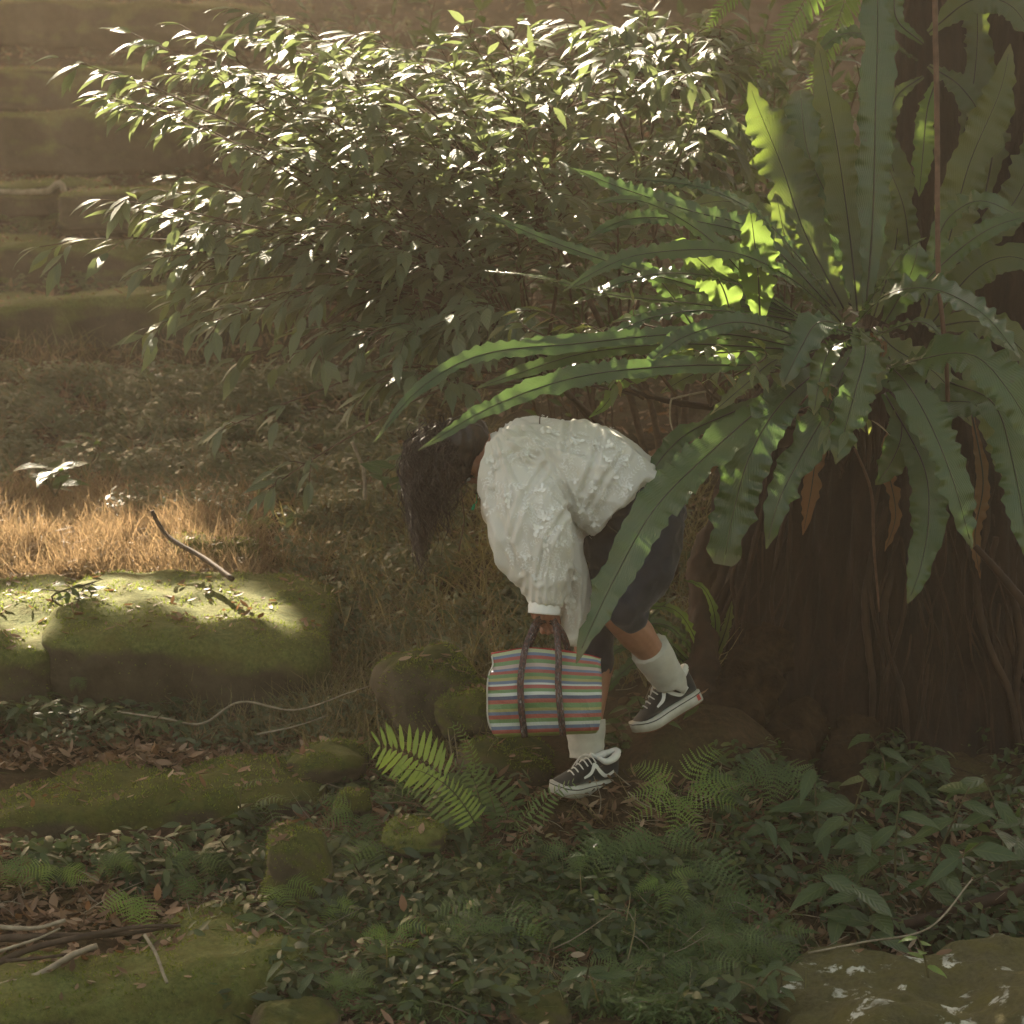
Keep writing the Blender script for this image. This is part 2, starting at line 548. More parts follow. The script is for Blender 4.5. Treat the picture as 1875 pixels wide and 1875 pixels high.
def ground_z(x, y):
    x = np.atleast_1d(np.asarray(x, dtype=float)); y = np.atleast_1d(np.asarray(y, dtype=float))
    H = np.stack([np.interp(y, Y, Z) for Y, Z in _cols])
    z = np.full(x.shape, 0.0)
    for _ in range(2):
        d = np.maximum(y * cT - (z - CAM_H) * sT, 4.0)
        u = np.clip(x / d, _cuU[0], _cuU[-1])
        i = np.clip(np.searchsorted(_cuU, u) - 1, 0, len(_cuU) - 2)
        t = (u - _cuU[i]) / (_cuU[i + 1] - _cuU[i])
        t = t * t * (3 - 2 * t)
        k = np.arange(len(x))
        z = H[i, k] * (1 - t) + H[i + 1, k] * t
    return z + hnoise(x, y) * np.clip((y - 4) / 3, 0, 1)


def gz(x, y):
    return float(ground_z(x, y)[0])


def on_ground(px, py, lo=6.5, hi=26.0):
    """where the line of sight of a photograph point meets the ground"""
    d = np.linspace(lo, hi, 500)
    u = (px - 937.5) / F_PX; v = (937.5 - py) / F_PX
    x = u * d; y = d * (cT + v * sT); z = CAM_H + d * (v * cT - sT)
    g = ground_z(x, y)
    b = np.nonzero(z <= g)[0]
    i = b[0] if len(b) else len(d) - 1
    return Vector((x[i], y[i], g[i]))


xs = np.unique(np.concatenate([np.linspace(-60, -8, 18), np.linspace(-8, -2.6, 40), np.linspace(-2.6, 2.6, 210), np.linspace(2.6, 8, 40), np.linspace(8, 60, 18)]))
ys = np.unique(np.concatenate([np.linspace(-30, 5, 24), np.linspace(5, 7, 30), np.linspace(7, 13, 260), np.linspace(13, 24, 220), np.linspace(24, 75, 50)]))
GX, GY = np.meshgrid(xs, ys)
GZ = ground_z(GX.ravel(), GY.ravel())
nx, ny = len(xs), len(ys)
idx = np.arange(nx * ny).reshape(ny, nx)
FQ = np.stack([idx[:-1, :-1], idx[:-1, 1:], idx[1:, 1:], idx[1:, :-1]], axis=-1).reshape(-1, 4)
g = Geo()
g.add(np.stack([GX.ravel(), GY.ravel(), GZ], axis=1), FQ)


def soil_mat():
    m, nt, out = new_mat('forest_soil')
    a = noise_tex(nt, 5, 6, 0.65); b = noise_tex(nt, 40, 4, 0.7)
    col = ramp(nt, b, [(0.3, (0.030, 0.019, 0.010)), (0.55, (0.065, 0.040, 0.022)), (0.8, (0.13, 0.085, 0.05))])
    col = mixc(nt, ramp(nt, a, [(0.45, (0, 0, 0)), (0.7, (0.6,) * 3)]), col, (0.045, 0.050, 0.015))
    pr = N(nt, 'ShaderNodeBsdfPrincipled', Roughness=0.95)
    pr.inputs['Specular IOR Level'].default_value = 0.1
    nt.links.new(col, pr.inputs['Base Color'])
    nt.links.new(bump(nt, b, 0.9, 0.02), pr.inputs['Normal'])
    nt.links.new(pr.outputs[0], out.inputs['Surface'])
    return m


MAT['soil'] = soil_mat()
ground = tag(g.build('ground', MAT['soil']), 'sloping forest floor of dark brown soil', None, None, 'structure')

# ---------------------------------------------------------------- haze
hz = Geo()
x0, x1, y0, y1, z0, z1 = -61, 61, -31, 76, -3.0, 16.5
hz.add([(x0, y0, z0), (x1, y0, z0), (x1, y1, z0), (x0, y1, z0), (x0, y0, z1), (x1, y0, z1), (x1, y1, z1), (x0, y1, z1)],
       [(3, 2, 1, 0), (4, 5, 6, 7), (0, 1, 5, 4), (1, 2, 6, 5), (2, 3, 7, 6), (3, 0, 4, 7)])
m, nt, out = new_mat('haze')
pv = N(nt, 'ShaderNodeVolumePrincipled')
pv.inputs['Color'].default_value = (*HAZE_COLOR, 1)
pv.inputs['Density'].default_value = HAZE_DENSITY
pv.inputs['Anisotropy'].default_value = HAZE_ANIS
nt.links.new(pv.outputs[0], out.inputs['Volume'])
tag(hz.build('haze', m, smooth=False), 'warm misty air over the whole slope', None, None, 'stuff')


# ---------------------------------------------------------------- stones
def stone(name, c, size, mat, label, rz=0.0, seed=0, rough=0.07, tilt=(0, 0), n=26, box=5.0, cat='boulder', group=None, cut=0.0):
    """a worn block: a superellipsoid roughened by noise. c = world centre, size = full extents"""
    k = n
    V = []
    F = []
    nz_ = n
    # cube-sphere grid, six faces, shared by rounding afterwards
    vid = {}
    def vert(p):
        key = tuple(np.round(p, 5))
        if key not in vid:
            vid[key] = len(V)
            V.append(p)
        return vid[key]
    t = np.linspace(-1, 1, k + 1)
    for ax in range(3):
        for sgn in (-1, 1):
            for i in range(k):
                for j in range(k):
                    q = []
                    for (a, b) in ((i, j), (i + 1, j), (i + 1, j + 1), (i, j + 1)):
                        p = np.zeros(3)
                        p[ax] = sgn; p[(ax + 1) % 3] = t[a]; p[(ax + 2) % 3] = t[b]
                        q.append(vert(p))
                    F.append(tuple(q if sgn > 0 else q[::-1]))
    V = np.array(V)
    e = box
    r = (np.abs(V) ** e).sum(axis=1) ** (-1 / e)
    V = V * r[:, None]
    s = np.array(size) / 2
    W = V * s
    nrm = np.sign(V) * np.abs(V) ** (e - 1) / s
    nrm /= np.linalg.norm(nrm, axis=1, keepdims=True)
    out_ = np.empty_like(W)
    mn = min(size)
    for i in range(len(W)):
        p = Vector(W[i]) / max(mn, 0.05)
        o = Vector((seed * 3.1, seed * 7.7, seed * 1.3))
        a = mnoise.noise(p * 0.9 + o) * 1.6 + mnoise.noise(p * 2.3 + o) * 0.7 + mnoise.noise(p * 5.5 + o) * 0.3 + mnoise.noise(p * 12 + o) * 0.13
        out_[i] = W[i] + nrm[i] * a * rough * mn
    g = Geo()
    g.add(out_, F)
    o = g.build(name, mat)
    o.location = c
    o.rotation_euler = (R_(tilt[0]), R_(tilt[1]), R_(rz))
    return tag(o, label, cat, group)


GB = 'mossy stone blocks of the old terraces'
# near blocks: photograph centre of the block and its depth
stone('stone_block', P(150, 1835, 8.2) - Vector((0, .03, .045)), (1.45, 0.75, 0.42), MAT['moss_bright'], 'low mossy stone block in the bottom corner under the pile of dead branches', 14, 1, 0.12, (0, -7), 32, 6.5, cat='stone block', group=GB)
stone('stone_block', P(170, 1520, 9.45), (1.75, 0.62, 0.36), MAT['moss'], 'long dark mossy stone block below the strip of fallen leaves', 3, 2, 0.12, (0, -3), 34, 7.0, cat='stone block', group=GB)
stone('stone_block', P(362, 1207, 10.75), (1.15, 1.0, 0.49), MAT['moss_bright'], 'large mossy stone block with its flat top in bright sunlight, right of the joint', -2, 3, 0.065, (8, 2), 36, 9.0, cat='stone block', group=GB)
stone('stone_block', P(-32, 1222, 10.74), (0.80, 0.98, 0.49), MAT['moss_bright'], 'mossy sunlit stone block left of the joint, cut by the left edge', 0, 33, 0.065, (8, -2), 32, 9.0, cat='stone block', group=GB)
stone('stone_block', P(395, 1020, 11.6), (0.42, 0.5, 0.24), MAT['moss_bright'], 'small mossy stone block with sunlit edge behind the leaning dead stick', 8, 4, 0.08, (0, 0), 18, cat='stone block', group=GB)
# terraces climbing behind
for (px, py, d, L, hgt, rz, ti, sd, lab) in (
        (130, 628, 15.3, 2.2, 0.34, 6, -4, 5, 'mossy terrace stone with a sloping pale green top edge above the dry weeds'),
        (90, 515, 16.5, 1.5, 0.28, 2, 3, 6, 'dark terrace stone second up from the weedy slope'),
        (270, 415, 17.0, 1.0, 0.24, -3, 0, 7, 'green terrace stone beside the tips of the shrub, level with its lowest left sprays'),
        (60, 395, 17.5, 1.1, 0.22, 4, -2, 8, 'terrace stone under the bent pale root at the left edge'),
        (190, 290, 19.0, 1.5, 0.40, 1, 1, 9, 'broad terrace stone below the uppermost row of terrace stones'),
        (120, 190, 20.6, 1.6, 0.32, 1, 0, 10, 'faint mossy terrace stone level with the shrub\'s topmost drooping spray'),
        (480, 290, 19.2, 1.1, 0.34, -2, 0, 11, 'terrace stone half hidden behind the upper left part of the shrub'),
        (230, 75, 22.5, 2.6, 0.38, 0, 1, 12, 'topmost and haziest terrace stone, near the upper edge'),
        (560, 520, 16.0, 1.6, 0.28, 2, 2, 13, 'terrace stone hidden behind the middle of the shrub')):
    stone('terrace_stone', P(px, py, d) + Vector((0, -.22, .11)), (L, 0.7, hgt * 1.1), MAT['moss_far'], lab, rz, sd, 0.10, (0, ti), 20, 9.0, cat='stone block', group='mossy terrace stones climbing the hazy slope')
# boulders round the walker
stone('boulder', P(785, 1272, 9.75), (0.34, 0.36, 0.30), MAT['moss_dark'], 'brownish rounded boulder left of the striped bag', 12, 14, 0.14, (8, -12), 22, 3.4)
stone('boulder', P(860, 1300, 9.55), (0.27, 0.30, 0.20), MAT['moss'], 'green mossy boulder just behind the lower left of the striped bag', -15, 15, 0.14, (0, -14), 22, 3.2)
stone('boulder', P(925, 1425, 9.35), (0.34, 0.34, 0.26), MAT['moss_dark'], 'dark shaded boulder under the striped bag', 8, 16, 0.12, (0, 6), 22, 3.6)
stone('boulder', P(600, 1400, 9.5), (0.30, 0.28, 0.14), MAT['moss'], 'low mossy boulder at the right end of the long dark block', 0, 17, 0.14, (0, 0), 18, 3.2)
stone('boulder', P(545, 1600, 8.6), (0.215, 0.22, 0.27), MAT['moss'], 'upright mossy boulder among ferns left of the bottom centre', 0, 18, 0.12, (0, 5), 22, 3.8)
stone('boulder', P(760, 1535, 8.85), (0.22, 0.2, 0.10), MAT['moss_bright'], 'flat mossy boulder with a sun fleck below the sunlit fern', 0, 19, 0.14, (0, 0), 18, 3.2)
stone('boulder', P(645, 1470, 9.15), (0.13, 0.14, 0.1), MAT['moss'], 'small mossy boulder left of the sunlit fern', 0, 20, 0.14, (0, 0), 16, 3.2)
stone('lichen_slab', P(1700, 1845, 7.95) - Vector((-.02, 0, .05)), (0.94, 0.62, 0.26), MAT['lichen_rock'], 'flat rock slab with white lichen patches in the bottom right corner', -4, 21, 0.16, (3, -5), 40, 9.0, cat='rock slab')
stone('rock', P(545, 1880, 7.75), (0.26, 0.22, 0.13), MAT['moss_dark'], 'bare dark rock at the bottom edge left of centre', 0, 22, 0.14, (0, 0), 18, 2.8, cat='rock')
stone('rock', P(810, 1870, 7.8), (0.16, 0.16, 0.12), MAT['moss_dark'], 'small bare dark rock at the bottom edge under the ferns', 0, 23, 0.14, (0, 0), 18, 2.8, cat='rock')
stone('rock', P(985, 1870, 7.8), (0.18, 0.18, 0.14), MAT['moss_dark'], 'brown rock at the bottom edge beside the pale dry sprig', 0, 24, 0.14, (0, 0), 18, 2.8, cat='rock')
# ---------------------------------------------------------------- unseen canopy above the frame, added to shade the slope
# openings cut in the added canopy to let sun onto chosen places  (photo x, y, depth, radius, share of leaves kept)
LIT = [
    # shrub
    (330, 110, 10.4, 0.36, 0.06), (560, 150, 10.4, 0.36, 0.08), (800, 150, 10.5, 0.36, 0.15), (420, 330, 10.3, 0.36, 0.06), (650, 330, 10.4, 0.40, 0.06), (880, 300, 10.5, 0.36, 0.12), (1060, 120, 10.6, 0.25, 0.4),
    (560, 480, 10.4, 0.22, 0.15), (760, 480, 10.5, 0.28, 0.2), (950, 470, 10.4, 0.2, 0.3), (700, 600, 10.2, 0.2, 0.3), (350, 470, 10.3, 0.25, 0.2), (130, 130, 10.2, 0.22, 0.15), (230, 355, 10.2, 0.18, 0.1), (110, 440, 10.2, 0.14, 0.1), (270, 605, 10.2, 0.06, 0.1), (430, 680, 10.2, 0.12, 0.2), (490, 850, 9.9, 0.10, 0.2),
    (1190, 190, 10.6, 0.14, 0.3), (1230, 260, 10.6, 0.12, 0.3), (1330, 60, 10.8, 0.12, 0.3),
    # block top and grass
    (40, 1110, 10.7, 0.24, 0.01), (170, 1110, 10.7, 0.24, 0.01), (300, 1100, 10.7, 0.22, 0.01), (420, 1095, 10.7, 0.20, 0.01), (530, 1100, 10.75, 0.15, 0.02), (440, 1000, 11.5, 0.14, 0.02),
    (60, 1020, 11.4, 0.32, 0.02), (220, 1010, 11.4, 0.30, 0.03), (350, 990, 11.5, 0.20, 0.10), (130, 920, 11.8, 0.20, 0.12), (160, 830, 11.8, 0.09, 0.07),
    # bird's nest fern
    (1420, 430, 9.2, 0.12, 0.03), (1390, 500, 9.15, 0.10, 0.07), (1310, 520, 9.2, 0.09, 0.07), (1605, 230, 9.5, 0.10, 0.07), (1510, 300, 9.4, 0.08, 0.10), (1760, 540, 8.85, 0.12, 0.0), (1790, 650, 8.9, 0.14, 0.0), (1730, 800, 8.9, 0.09, 0.0), (1430, 780, 8.9, 0.10, 0.0), (1290, 850, 8.7, 0.10, 0.0), (1470, 640, 8.9, 0.12, 0.0), (1640, 540, 9.0, 0.10, 0.03), (1560, 600, 8.95, 0.12, 0.07), (1760, 640, 9.0, 0.09, 0.07), (1665, 460, 9.2, 0.08, 0.07),
    (830, 680, 8.9, 0.16, 0.05), (1000, 670, 8.9, 0.12, 0.10), (730, 770, 8.8, 0.09, 0.07), (1180, 620, 9.0, 0.10, 0.14), (1120, 730, 9.1, 0.07, 0.07), (1280, 850, 8.9, 0.07, 0.10),
    (1760, 560, 8.9, 0.2, 0.12), (1810, 720, 8.9, 0.2, 0.12), (1440, 800, 8.9, 0.15, 0.15), (1700, 880, 9.0, 0.12, 0.2), (1180, 450, 9.1, 0.2, 0.15), (1300, 400, 9.2, 0.2, 0.15), (1030, 430, 9.2, 0.15, 0.2), (900, 690, 8.8, 0.2, 0.12), (1080, 300, 10.5, 0.25, 0.2), (900, 560, 10.3, 0.25, 0.25), (1220, 340, 10.6, 0.2, 0.3), (1240, 130, 10.7, 0.22, 0.25), (1700, 300, 9.4, 0.15, 0.3),
    # walker, bag, small ferns
    (990, 1050, 8.85, 0.05, 0.2), (925, 1215, 8.8, 0.05, 0.3), (1000, 1205, 8.8, 0.04, 0.3), (1000, 775, 9.0, 0.08, 0.15), (1110, 790, 9.0, 0.08, 0.15),
    (735, 1390, 8.83, 0.13, 0.0), (800, 1425, 8.76, 0.14, 0.0), (870, 1440, 8.95, 0.06, 0.2), (1030, 1440, 8.85, 0.05, 0.1), (980, 1480, 8.8, 0.06, 0.2), (487, 1432, 9.1, 0.05, 0.1), (955, 1545, 8.7, 0.05, 0.2),
    (1230, 1180, 9.9, 0.12, 0.3), (1110, 1250, 9.7, 0.08, 0.3), (780, 1530, 8.8, 0.05, 0.2), (1500, 1740, 8.0, 0.04, 0.5),
    (745, 910, 9.05, 0.09, 0.0),
]
S = np.array(SUN)
litP = np.array([list(P(a, b, c)) for a, b, c, _, _ in LIT])
litR = np.array([r for *_, r, _ in LIT])
litK = np.array([k for *_, k in LIT])
NT = 95000
# random targets over the visible slope, walked up along the sun direction to the canopy
tx = rng.uniform(-7.5, 7.0, NT); ty = rng.uniform(-1.0, 27, NT)
tz = ground_z(tx, ty)
hh = rng.uniform(6.3, 10.2, NT) + np.clip(ty - 16, 0, 20) * 0.12
tt = hh / S[2]
CP = np.stack([tx, ty, tz], axis=1) + tt[:, None] * S
keep = rng.random(NT) < 0.80
# canopy thinned over a broad part on the left to make the mist glow
thin = np.clip((-tx - 1.0) / 4.0, 0, 1) * np.clip((ty - 12) / 6, 0, 1) * np.clip((24 - ty) / 4, 0, 1)
keep &= rng.random(NT) > 0.42 * thin
rel = CP[:, None, :] - litP[None]
tpar = rel @ S
perp = np.linalg.norm(rel - tpar[..., None] * S, axis=2)
for j in range(len(LIT)):
    inside = perp[:, j] < litR[j] + 0.04
    keep &= ~(inside & (rng.random(NT) > litK[j]))
for dp_, dr_ in ((on_ground(650, 1600), .12), (on_ground(480, 1760), .14), (on_ground(710, 1750), .14), (on_ground(915, 1630), .14), (on_ground(900, 1780), .15), (P(1400, 40, 10.05), .22)):  # leaves put back to keep stray sun off chosen spots
    rl = CP - np.array(dp_)
    tp_ = rl @ S
    keep |= np.linalg.norm(rl - tp_[:, None] * S, axis=1) < dr_
CP = CP[keep]
# keep it out of the camera's view
_px, _py, _d = to_px(CP[:, 0], CP[:, 1], CP[:, 2])
CP = CP[(_py < -120) | (_px < -600) | (_px > 2500)]
# unseen foliage added behind the viewer and to the right to cut fill light
nb = 26000
BX = np.where(rng.random(nb) < .62, rng.uniform(-13, 13, nb), rng.uniform(7.5, 11.5, nb))
BY = np.where((BX > 7.5) & (rng.random(nb) < .8), rng.uniform(-9, 12, nb), rng.uniform(-12, -8, nb))
BZ = ground_z(BX, BY) + rng.uniform(0.6, 11.5, nb)
CP = np.concatenate([CP, np.stack([BX, BY, BZ], axis=1)])
trees = [(-6.5, -10.5), (0.5, -11.5), (7.0, -10.0), (9.5, -1.0), (-8.5, 19.5), (-5.2, 29.0), (1.5, 31.0), (7.5, 22.0), (-11.0, 27.0), (-8.8, 11.0), (8.0, 13.0)]
tp = np.array(trees)
own = np.argmin(((CP[:, None, :2] - tp[None]) ** 2).sum(axis=2) + rng.uniform(0, 6, (len(CP), len(tp))), axis=1)
tl = leaf_template(0.62, 0.1, 0.15, (0.25, 0.6), (0.85, 0.9))
MAT['canopy_leaf'] = leaf_mat('canopy_leaf', [(0, (0.03, 0.06, 0.02)), (1, (0.06, 0.10, 0.03))], 0.45, 0.3, (0.3, 0.45, 0.06), 0.4, vein=False)
MAT['bark'] = simple_mat('bark', (0.035, 0.024, 0.016), (0.11, 0.075, 0.05), 9, 0.9, 0.6, 0.03, stretch=(1, 1, 0.25))
labs = ['tall forest tree behind the viewer on the left', 'tall forest tree straight behind the viewer', 'tall forest tree behind the viewer on the right', 'tall forest tree to the right, level with the viewer', 'tall forest tree shading the slope from the upper left', 'tall forest tree at the far upper left behind the terraces', 'tall forest tree high up the slope behind the shrub', 'tall forest tree up the slope to the right', 'tall forest tree farthest left up the slope', 'tall forest tree left of the mossy blocks', 'tall forest tree right of the old fig trunk']
for k, (x, y) in enumerate(trees):
    z = gz(x, y)
    root = empty('forest_tree', (x, y, z))  # unseen tree, added to carry the shading leaves
    tag(root, labs[k], 'tree', 'tall forest trees outside the picture')
    c = CP[own == k]
    if len(c) == 0:
        continue
    g = Geo()
    nn = np.stack([rng.normal(0, .5, len(c)), rng.normal(0, .5, len(c)), np.ones(len(c))], axis=1) + S * 0.6
    dd = rng.normal(0, 1, (len(c), 3)); dd[:, 2] *= 0.3
    scatter(g, tl, frames(dd, nn), c - np.array([x, y, z]), rng.uniform(0.20, 0.34, len(c)))
    g.build('crown', MAT['canopy_leaf'], root)
    g = Geo()
    top = c.mean(axis=0) - np.array([x, y, z])
    tube(g, [(0, 0, -0.3), (top[0] * .04, top[1] * .04, top[2] * .35), (top[0] * .2, top[1] * .2, top[2] * .7), tuple(top)], [0.34, 0.24, 0.16, 0.05], 16, 10, 0.12)
    for _ in range(14):
        q = c[rng.integers(len(c))] - np.array([x, y, z])
        b = np.array([top[0] * .12, top[1] * .12, top[2] * rng.uniform(.45, .7)])
        tube(g, [b, (b + q) / 2 + (0, 0, .3), q], [0.09, 0.05, 0.015], 9, 6)
    g.build('trunk', MAT['bark'], root)
# ---------------------------------------------------------------- old fig trunk with its aerial roots
MAT['fig_bark'] = simple_mat('fig_bark', (0.004, 0.0025, 0.002), (0.034, 0.015, 0.008), 14, 0.85, 1.0, 0.05, stretch=(1, 1, 0.22), detail=7)
MAT['fig_root'] = simple_mat('fig_root', (0.012, 0.006, 0.004), (0.055, 0.027, 0.014), 16, 0.8, 0.7, 0.01, stretch=(1, 1, 0.3), detail=6)


MAT['root_soil'] = simple_mat('root_soil', (0.012, 0.007, 0.004), (0.055, 0.032, 0.017), 22, 0.95, 1.0, 0.03, spec=0.1, detail=8)


def trunk_mesh(g, axis, rad, nseg, k, flute, seed, flat=1.0):
    """axis: control points; rad: radii; flute: depth of the vertical ridges"""
    C = cr(axis, nseg)
    r = np.interp(np.linspace(0, 1, nseg), np.linspace(0, 1, len(rad)), rad)
    a = np.linspace(0, 2 * math.pi, k, endpoint=False)
    V = []
    for i in range(nseg):
        zz = C[i, 2]
        fl = np.zeros(k)
        for j in range(k):
            p = Vector((math.cos(a[j]) * 2.6 + seed, math.sin(a[j]) * 2.6, zz * 0.55))
            q = Vector((math.cos(a[j]) * 7 + seed, math.sin(a[j]) * 7, zz * 1.3))
            s = Vector((math.cos(a[j]) * 18 + seed, math.sin(a[j]) * 18, zz * 3.5))
            fl[j] = (1 - abs(mnoise.noise(p)) * 2.4) * 0.5 + (0.5 - abs(mnoise.noise(q)) * 2) * 0.5 + mnoise.noise(s) * 0.30 + mnoise.noise(Vector((math.cos(a[j]) * 45 + seed, math.sin(a[j]) * 45, zz * 7))) * 0.16
        rr = r[i] * (1 + flute * fl)
        V.append(np.stack([C[i, 0] + rr * np.cos(a), C[i, 1] + rr * np.sin(a) * flat, np.full(k, zz)], axis=1))
    V = np.concatenate(V)
    ii = np.arange(nseg * k).reshape(nseg, k)
    F = np.stack([ii[:-1], np.roll(ii[:-1], -1, axis=1), np.roll(ii[1:], -1, axis=1), ii[1:]], axis=-1).reshape(-1, 4)
    g.add(V, F)
    g.add(V[-k:], [tuple(range(k))])


fz = gz(P(1640, 1500, 10.3).x, 10.4)
FB = Vector((P(1640, 1500, 10.35).x, 10.45, fz))
fig = empty('fig_tree', FB)
tag(fig, 'old dark fig trunk wrapped in hanging roots, carrying the large strap-leaved ferns', 'tree')
g = Geo()


def rel(px, py, d, o=FB):
    return tuple(P(px, py, d) - o)


zt = P(1640, 760, 10.4).z - FB.z
trunk_mesh(g, [(0.02, 0, -0.5), (0.02, 0, 0.15), (0.03, 0, 0.7), (0.02, 0, 1.15), (0.0, 0.05, zt), (-0.02, .1, zt + .35)], [1.0, 0.82, 0.70, 0.66, 0.60, 0.28], 110, 260, 0.17, 3.0, 0.8)
# two stems rising out of the crotch
trunk_mesh(g, [rel(1690, 820, 10.5), rel(1695, 500, 10.45), rel(1702, 200, 10.4), rel(1700, -50, 10.4), rel(1650, -900, 10.6), rel(1600, -1900, 10.8)], [0.30, 0.15, 0.135, 0.14, 0.14, 0.09], 90, 60, 0.13, 9.0)
trunk_mesh(g, [rel(1840, 900, 10.7), rel(1862, 500, 10.6), rel(1880, 150, 10.5), rel(1900, -100, 10.5), rel(1980, -1000, 10.8)], [0.34, 0.2, 0.17, 0.16, 0.1], 80, 60, 0.13, 5.0)
g.build('trunk', MAT['fig_bark'], fig)


def fig_surface(ang, z):
    rr = np.interp(z, [-0.5, 0.15, 0.7, 1.15, zt, zt + .35], [1.0, .82, .70, .66, .60, .28])
    return np.array([0.02 + rr * math.cos(ang), rr * math.sin(ang) * 0.8, z])


for i in range(78):
    a0 = rng.uniform(math.pi * 1.0, math.pi * 2.0)
    a1 = a0 + rng.normal(0, 0.07)
    z0_ = rng.uniform(0.7, zt + 0.05)
    pts = []
    for t in np.linspace(0, 1, 8):
        z = z0_ * (1 - t) - 0.05
        p = fig_surface(a0 + (a1 - a0) * t + 0.05 * math.sin(t * 7 + i), z)
        o = 1.0 + rng.uniform(-.02, .05) + (0.35 * max(0, t - .75) if i % 3 == 0 else 0)
        p[:2] *= o
        if t > 0.9:
            p[2] = gz(p[0] + FB.x, p[1] + FB.y) - FB.z - 0.02
        pts.append(p)
    r = rng.choice([0.004, 0.008, 0.015, 0.034], p=[.58, .27, .11, .04])
    g = Geo()
    tube(g, pts, [r * 0.8, r * 1.1, r, r * 0.7], 40, 7, 0.35)
    g.build('aerial_root', MAT['fig_root'], fig)
# large roots spreading over the bank
for pts, r in (([rel(1420, 1180, 9.9), rel(1340, 1300, 9.7), rel(1220, 1390, 9.35), rel(1080, 1475, 9.15), rel(960, 1560, 8.95)], [.13, .12, .11, .08, .04]),
               ([rel(1480, 1330, 9.8), rel(1380, 1440, 9.4), rel(1250, 1530, 9.0), rel(1130, 1590, 8.8)], [.13, .10, .08, .04]),
               ([rel(1330, 900, 9.95), rel(1290, 1060, 9.95), rel(1285, 1230, 9.8), rel(1270, 1380, 9.4)], [.05, .06, .08, .06]),
               ([rel(1560, 1350, 9.8), rel(1530, 1500, 9.35), rel(1500, 1600, 9.0)], [.12, .10, .05])):
    g = Geo()
    tube(g, pts, [q * .85 for q in r], 90, 30, 0.0)
    V_ = g.V[0]
    Cx = np.repeat(cr(pts, 90), 30, axis=0)
    for i_ in range(len(V_)):
        p_ = Vector(V_[i_])
        f_ = 1 + .55 * mnoise.noise(p_ * 6) + .4 * mnoise.noise(Vector((p_.x * 16, p_.y * 16, p_.z * 9))) + .2 * mnoise.noise(p_ * 45)
        V_[i_] = Cx[i_] + (V_[i_] - Cx[i_]) * f_
    g.build('buttress_root', MAT['fig_root'] if r[0] < .1 else MAT['root_soil'], fig)

g = Geo()
for i in range(150):
    px_, py_ = rng.uniform(960, 1900), rng.uniform(1360, 1560)
    q = on_ground(px_, py_, 8.0, 11.0) - FB
    q = np.array(q)
    a = rng.uniform(-.6, .6)
    d = np.array([math.sin(a), -.35, -.35]); L = rng.uniform(.08, .35)
    q2 = q + d * L
    q1 = (q + q2) / 2 + rng.normal(0, .02, 3)
    for w_ in (q, q1, q2):
        w_[2] = gz(w_[0] + FB.x, w_[1] + FB.y) - FB.z + rng.uniform(.002, .012)
    tube(g, [q, q1, q2], [rng.uniform(.002, .007), .0015], 9, 5, .3)
tag(g.build('rootlets', MAT['fig_root'], fig), None, None, None, 'stuff')

# woody branch of the fig that runs left below the ferns
g = Geo()
tube(g, [rel(1480, 785, 9.6), rel(1360, 755, 9.3), rel(1300, 745, 9.2), rel(1180, 725, 9.2), rel(1060, 700, 9.2), rel(985, 680, 9.2)], [.028, .018, .012, .008, .006, .003], 50, 7, 0.3)
tube(g, [rel(1320, 750, 9.2), rel(1220, 735, 9.2), rel(1090, 690, 9.2), rel(1010, 655, 9.15), rel(940, 640, 9.1)], [.009, .007, .005, .003], 40, 6, 0.3)
tube(g, [rel(1480, 785, 9.6), rel(1380, 810, 9.5), rel(1260, 860, 9.5), rel(1200, 900, 9.6)], [.05, .045, .035, .02], 30, 9, 0.3)
g.build('branch', MAT['fig_root'], fig)
# thin hanging vine before the trunk and others
def cord(name, pts, r, mat, label, cat, n=50, k=7, wob=0.2, group=None):
    g = Geo()
    o = pts[0]
    tube(g, [tuple(Vector(p) - Vector(o)) for p in pts], r, n, k, wob)
    ob = g.build(name, mat)
    ob.location = o
    return tag(ob, label, cat, group)


MAT['vine'] = simple_mat('vine', (0.07, 0.035, 0.02), (0.15, 0.08, 0.05), 25, 0.7, 0.3, 0.004)
cord('hanging_vine', [P(1712, -200, 9.25), P(1712, 0, 9.25), P(1716, 250, 9.22), P(1718, 500, 9.2), P(1732, 650, 9.25), P(1738, 820, 9.35)], [.011, .010, .010, .009, .008], MAT['vine'], 'thin reddish vine hanging straight down before the fig trunk', 'vine')
cord('creeping_root', [P(1375, 1610, 9.0), P(1430, 1655, 8.8), P(1510, 1685, 8.62), P(1640, 1695, 8.5), P(1760, 1665, 8.55), P(1900, 1620, 8.6)], [.017, .021, .023, .022, .022, .02], MAT['fig_root'], 'thick bare root curving over the ground above the lichen slab', 'root')
cord('hanging_vine', [P(1785, 1000, 9.5), P(1830, 1050, 9.5), P(1880, 1110, 9.5)], [.012, .016, .018], MAT['fig_root'], 'short woody vine slanting down at the right edge of the trunk', 'vine')
cord('hanging_vine', [P(1565, 820, 9.6), P(1595, 900, 9.6), P(1600, 1000, 9.62), P(1610, 1120, 9.65)], [.005, .006, .004], MAT['vine'], 'very thin vine hanging against the dark trunk below the fern centre', 'vine')
cord('bare_twig', [P(986, 715, 9.0), P(992, 740, 9.0), P(988, 770, 9.0), P(990, 795, 8.97)], [.0025, .002], MAT['twig'], 'tiny twig hanging onto the back of the white blouse', 'twig', 14, 5)
cord('bare_twig', [P(1300, 715, 9.1), P(1240, 728, 9.1), P(1228, 735, 9.08), P(1228, 775, 9.08), P(1245, 820, 9.05)], [.004, .004, .003, .002], MAT['pale_stick'], 'pale crooked twig hanging under the woody branch', 'twig', 24, 5)
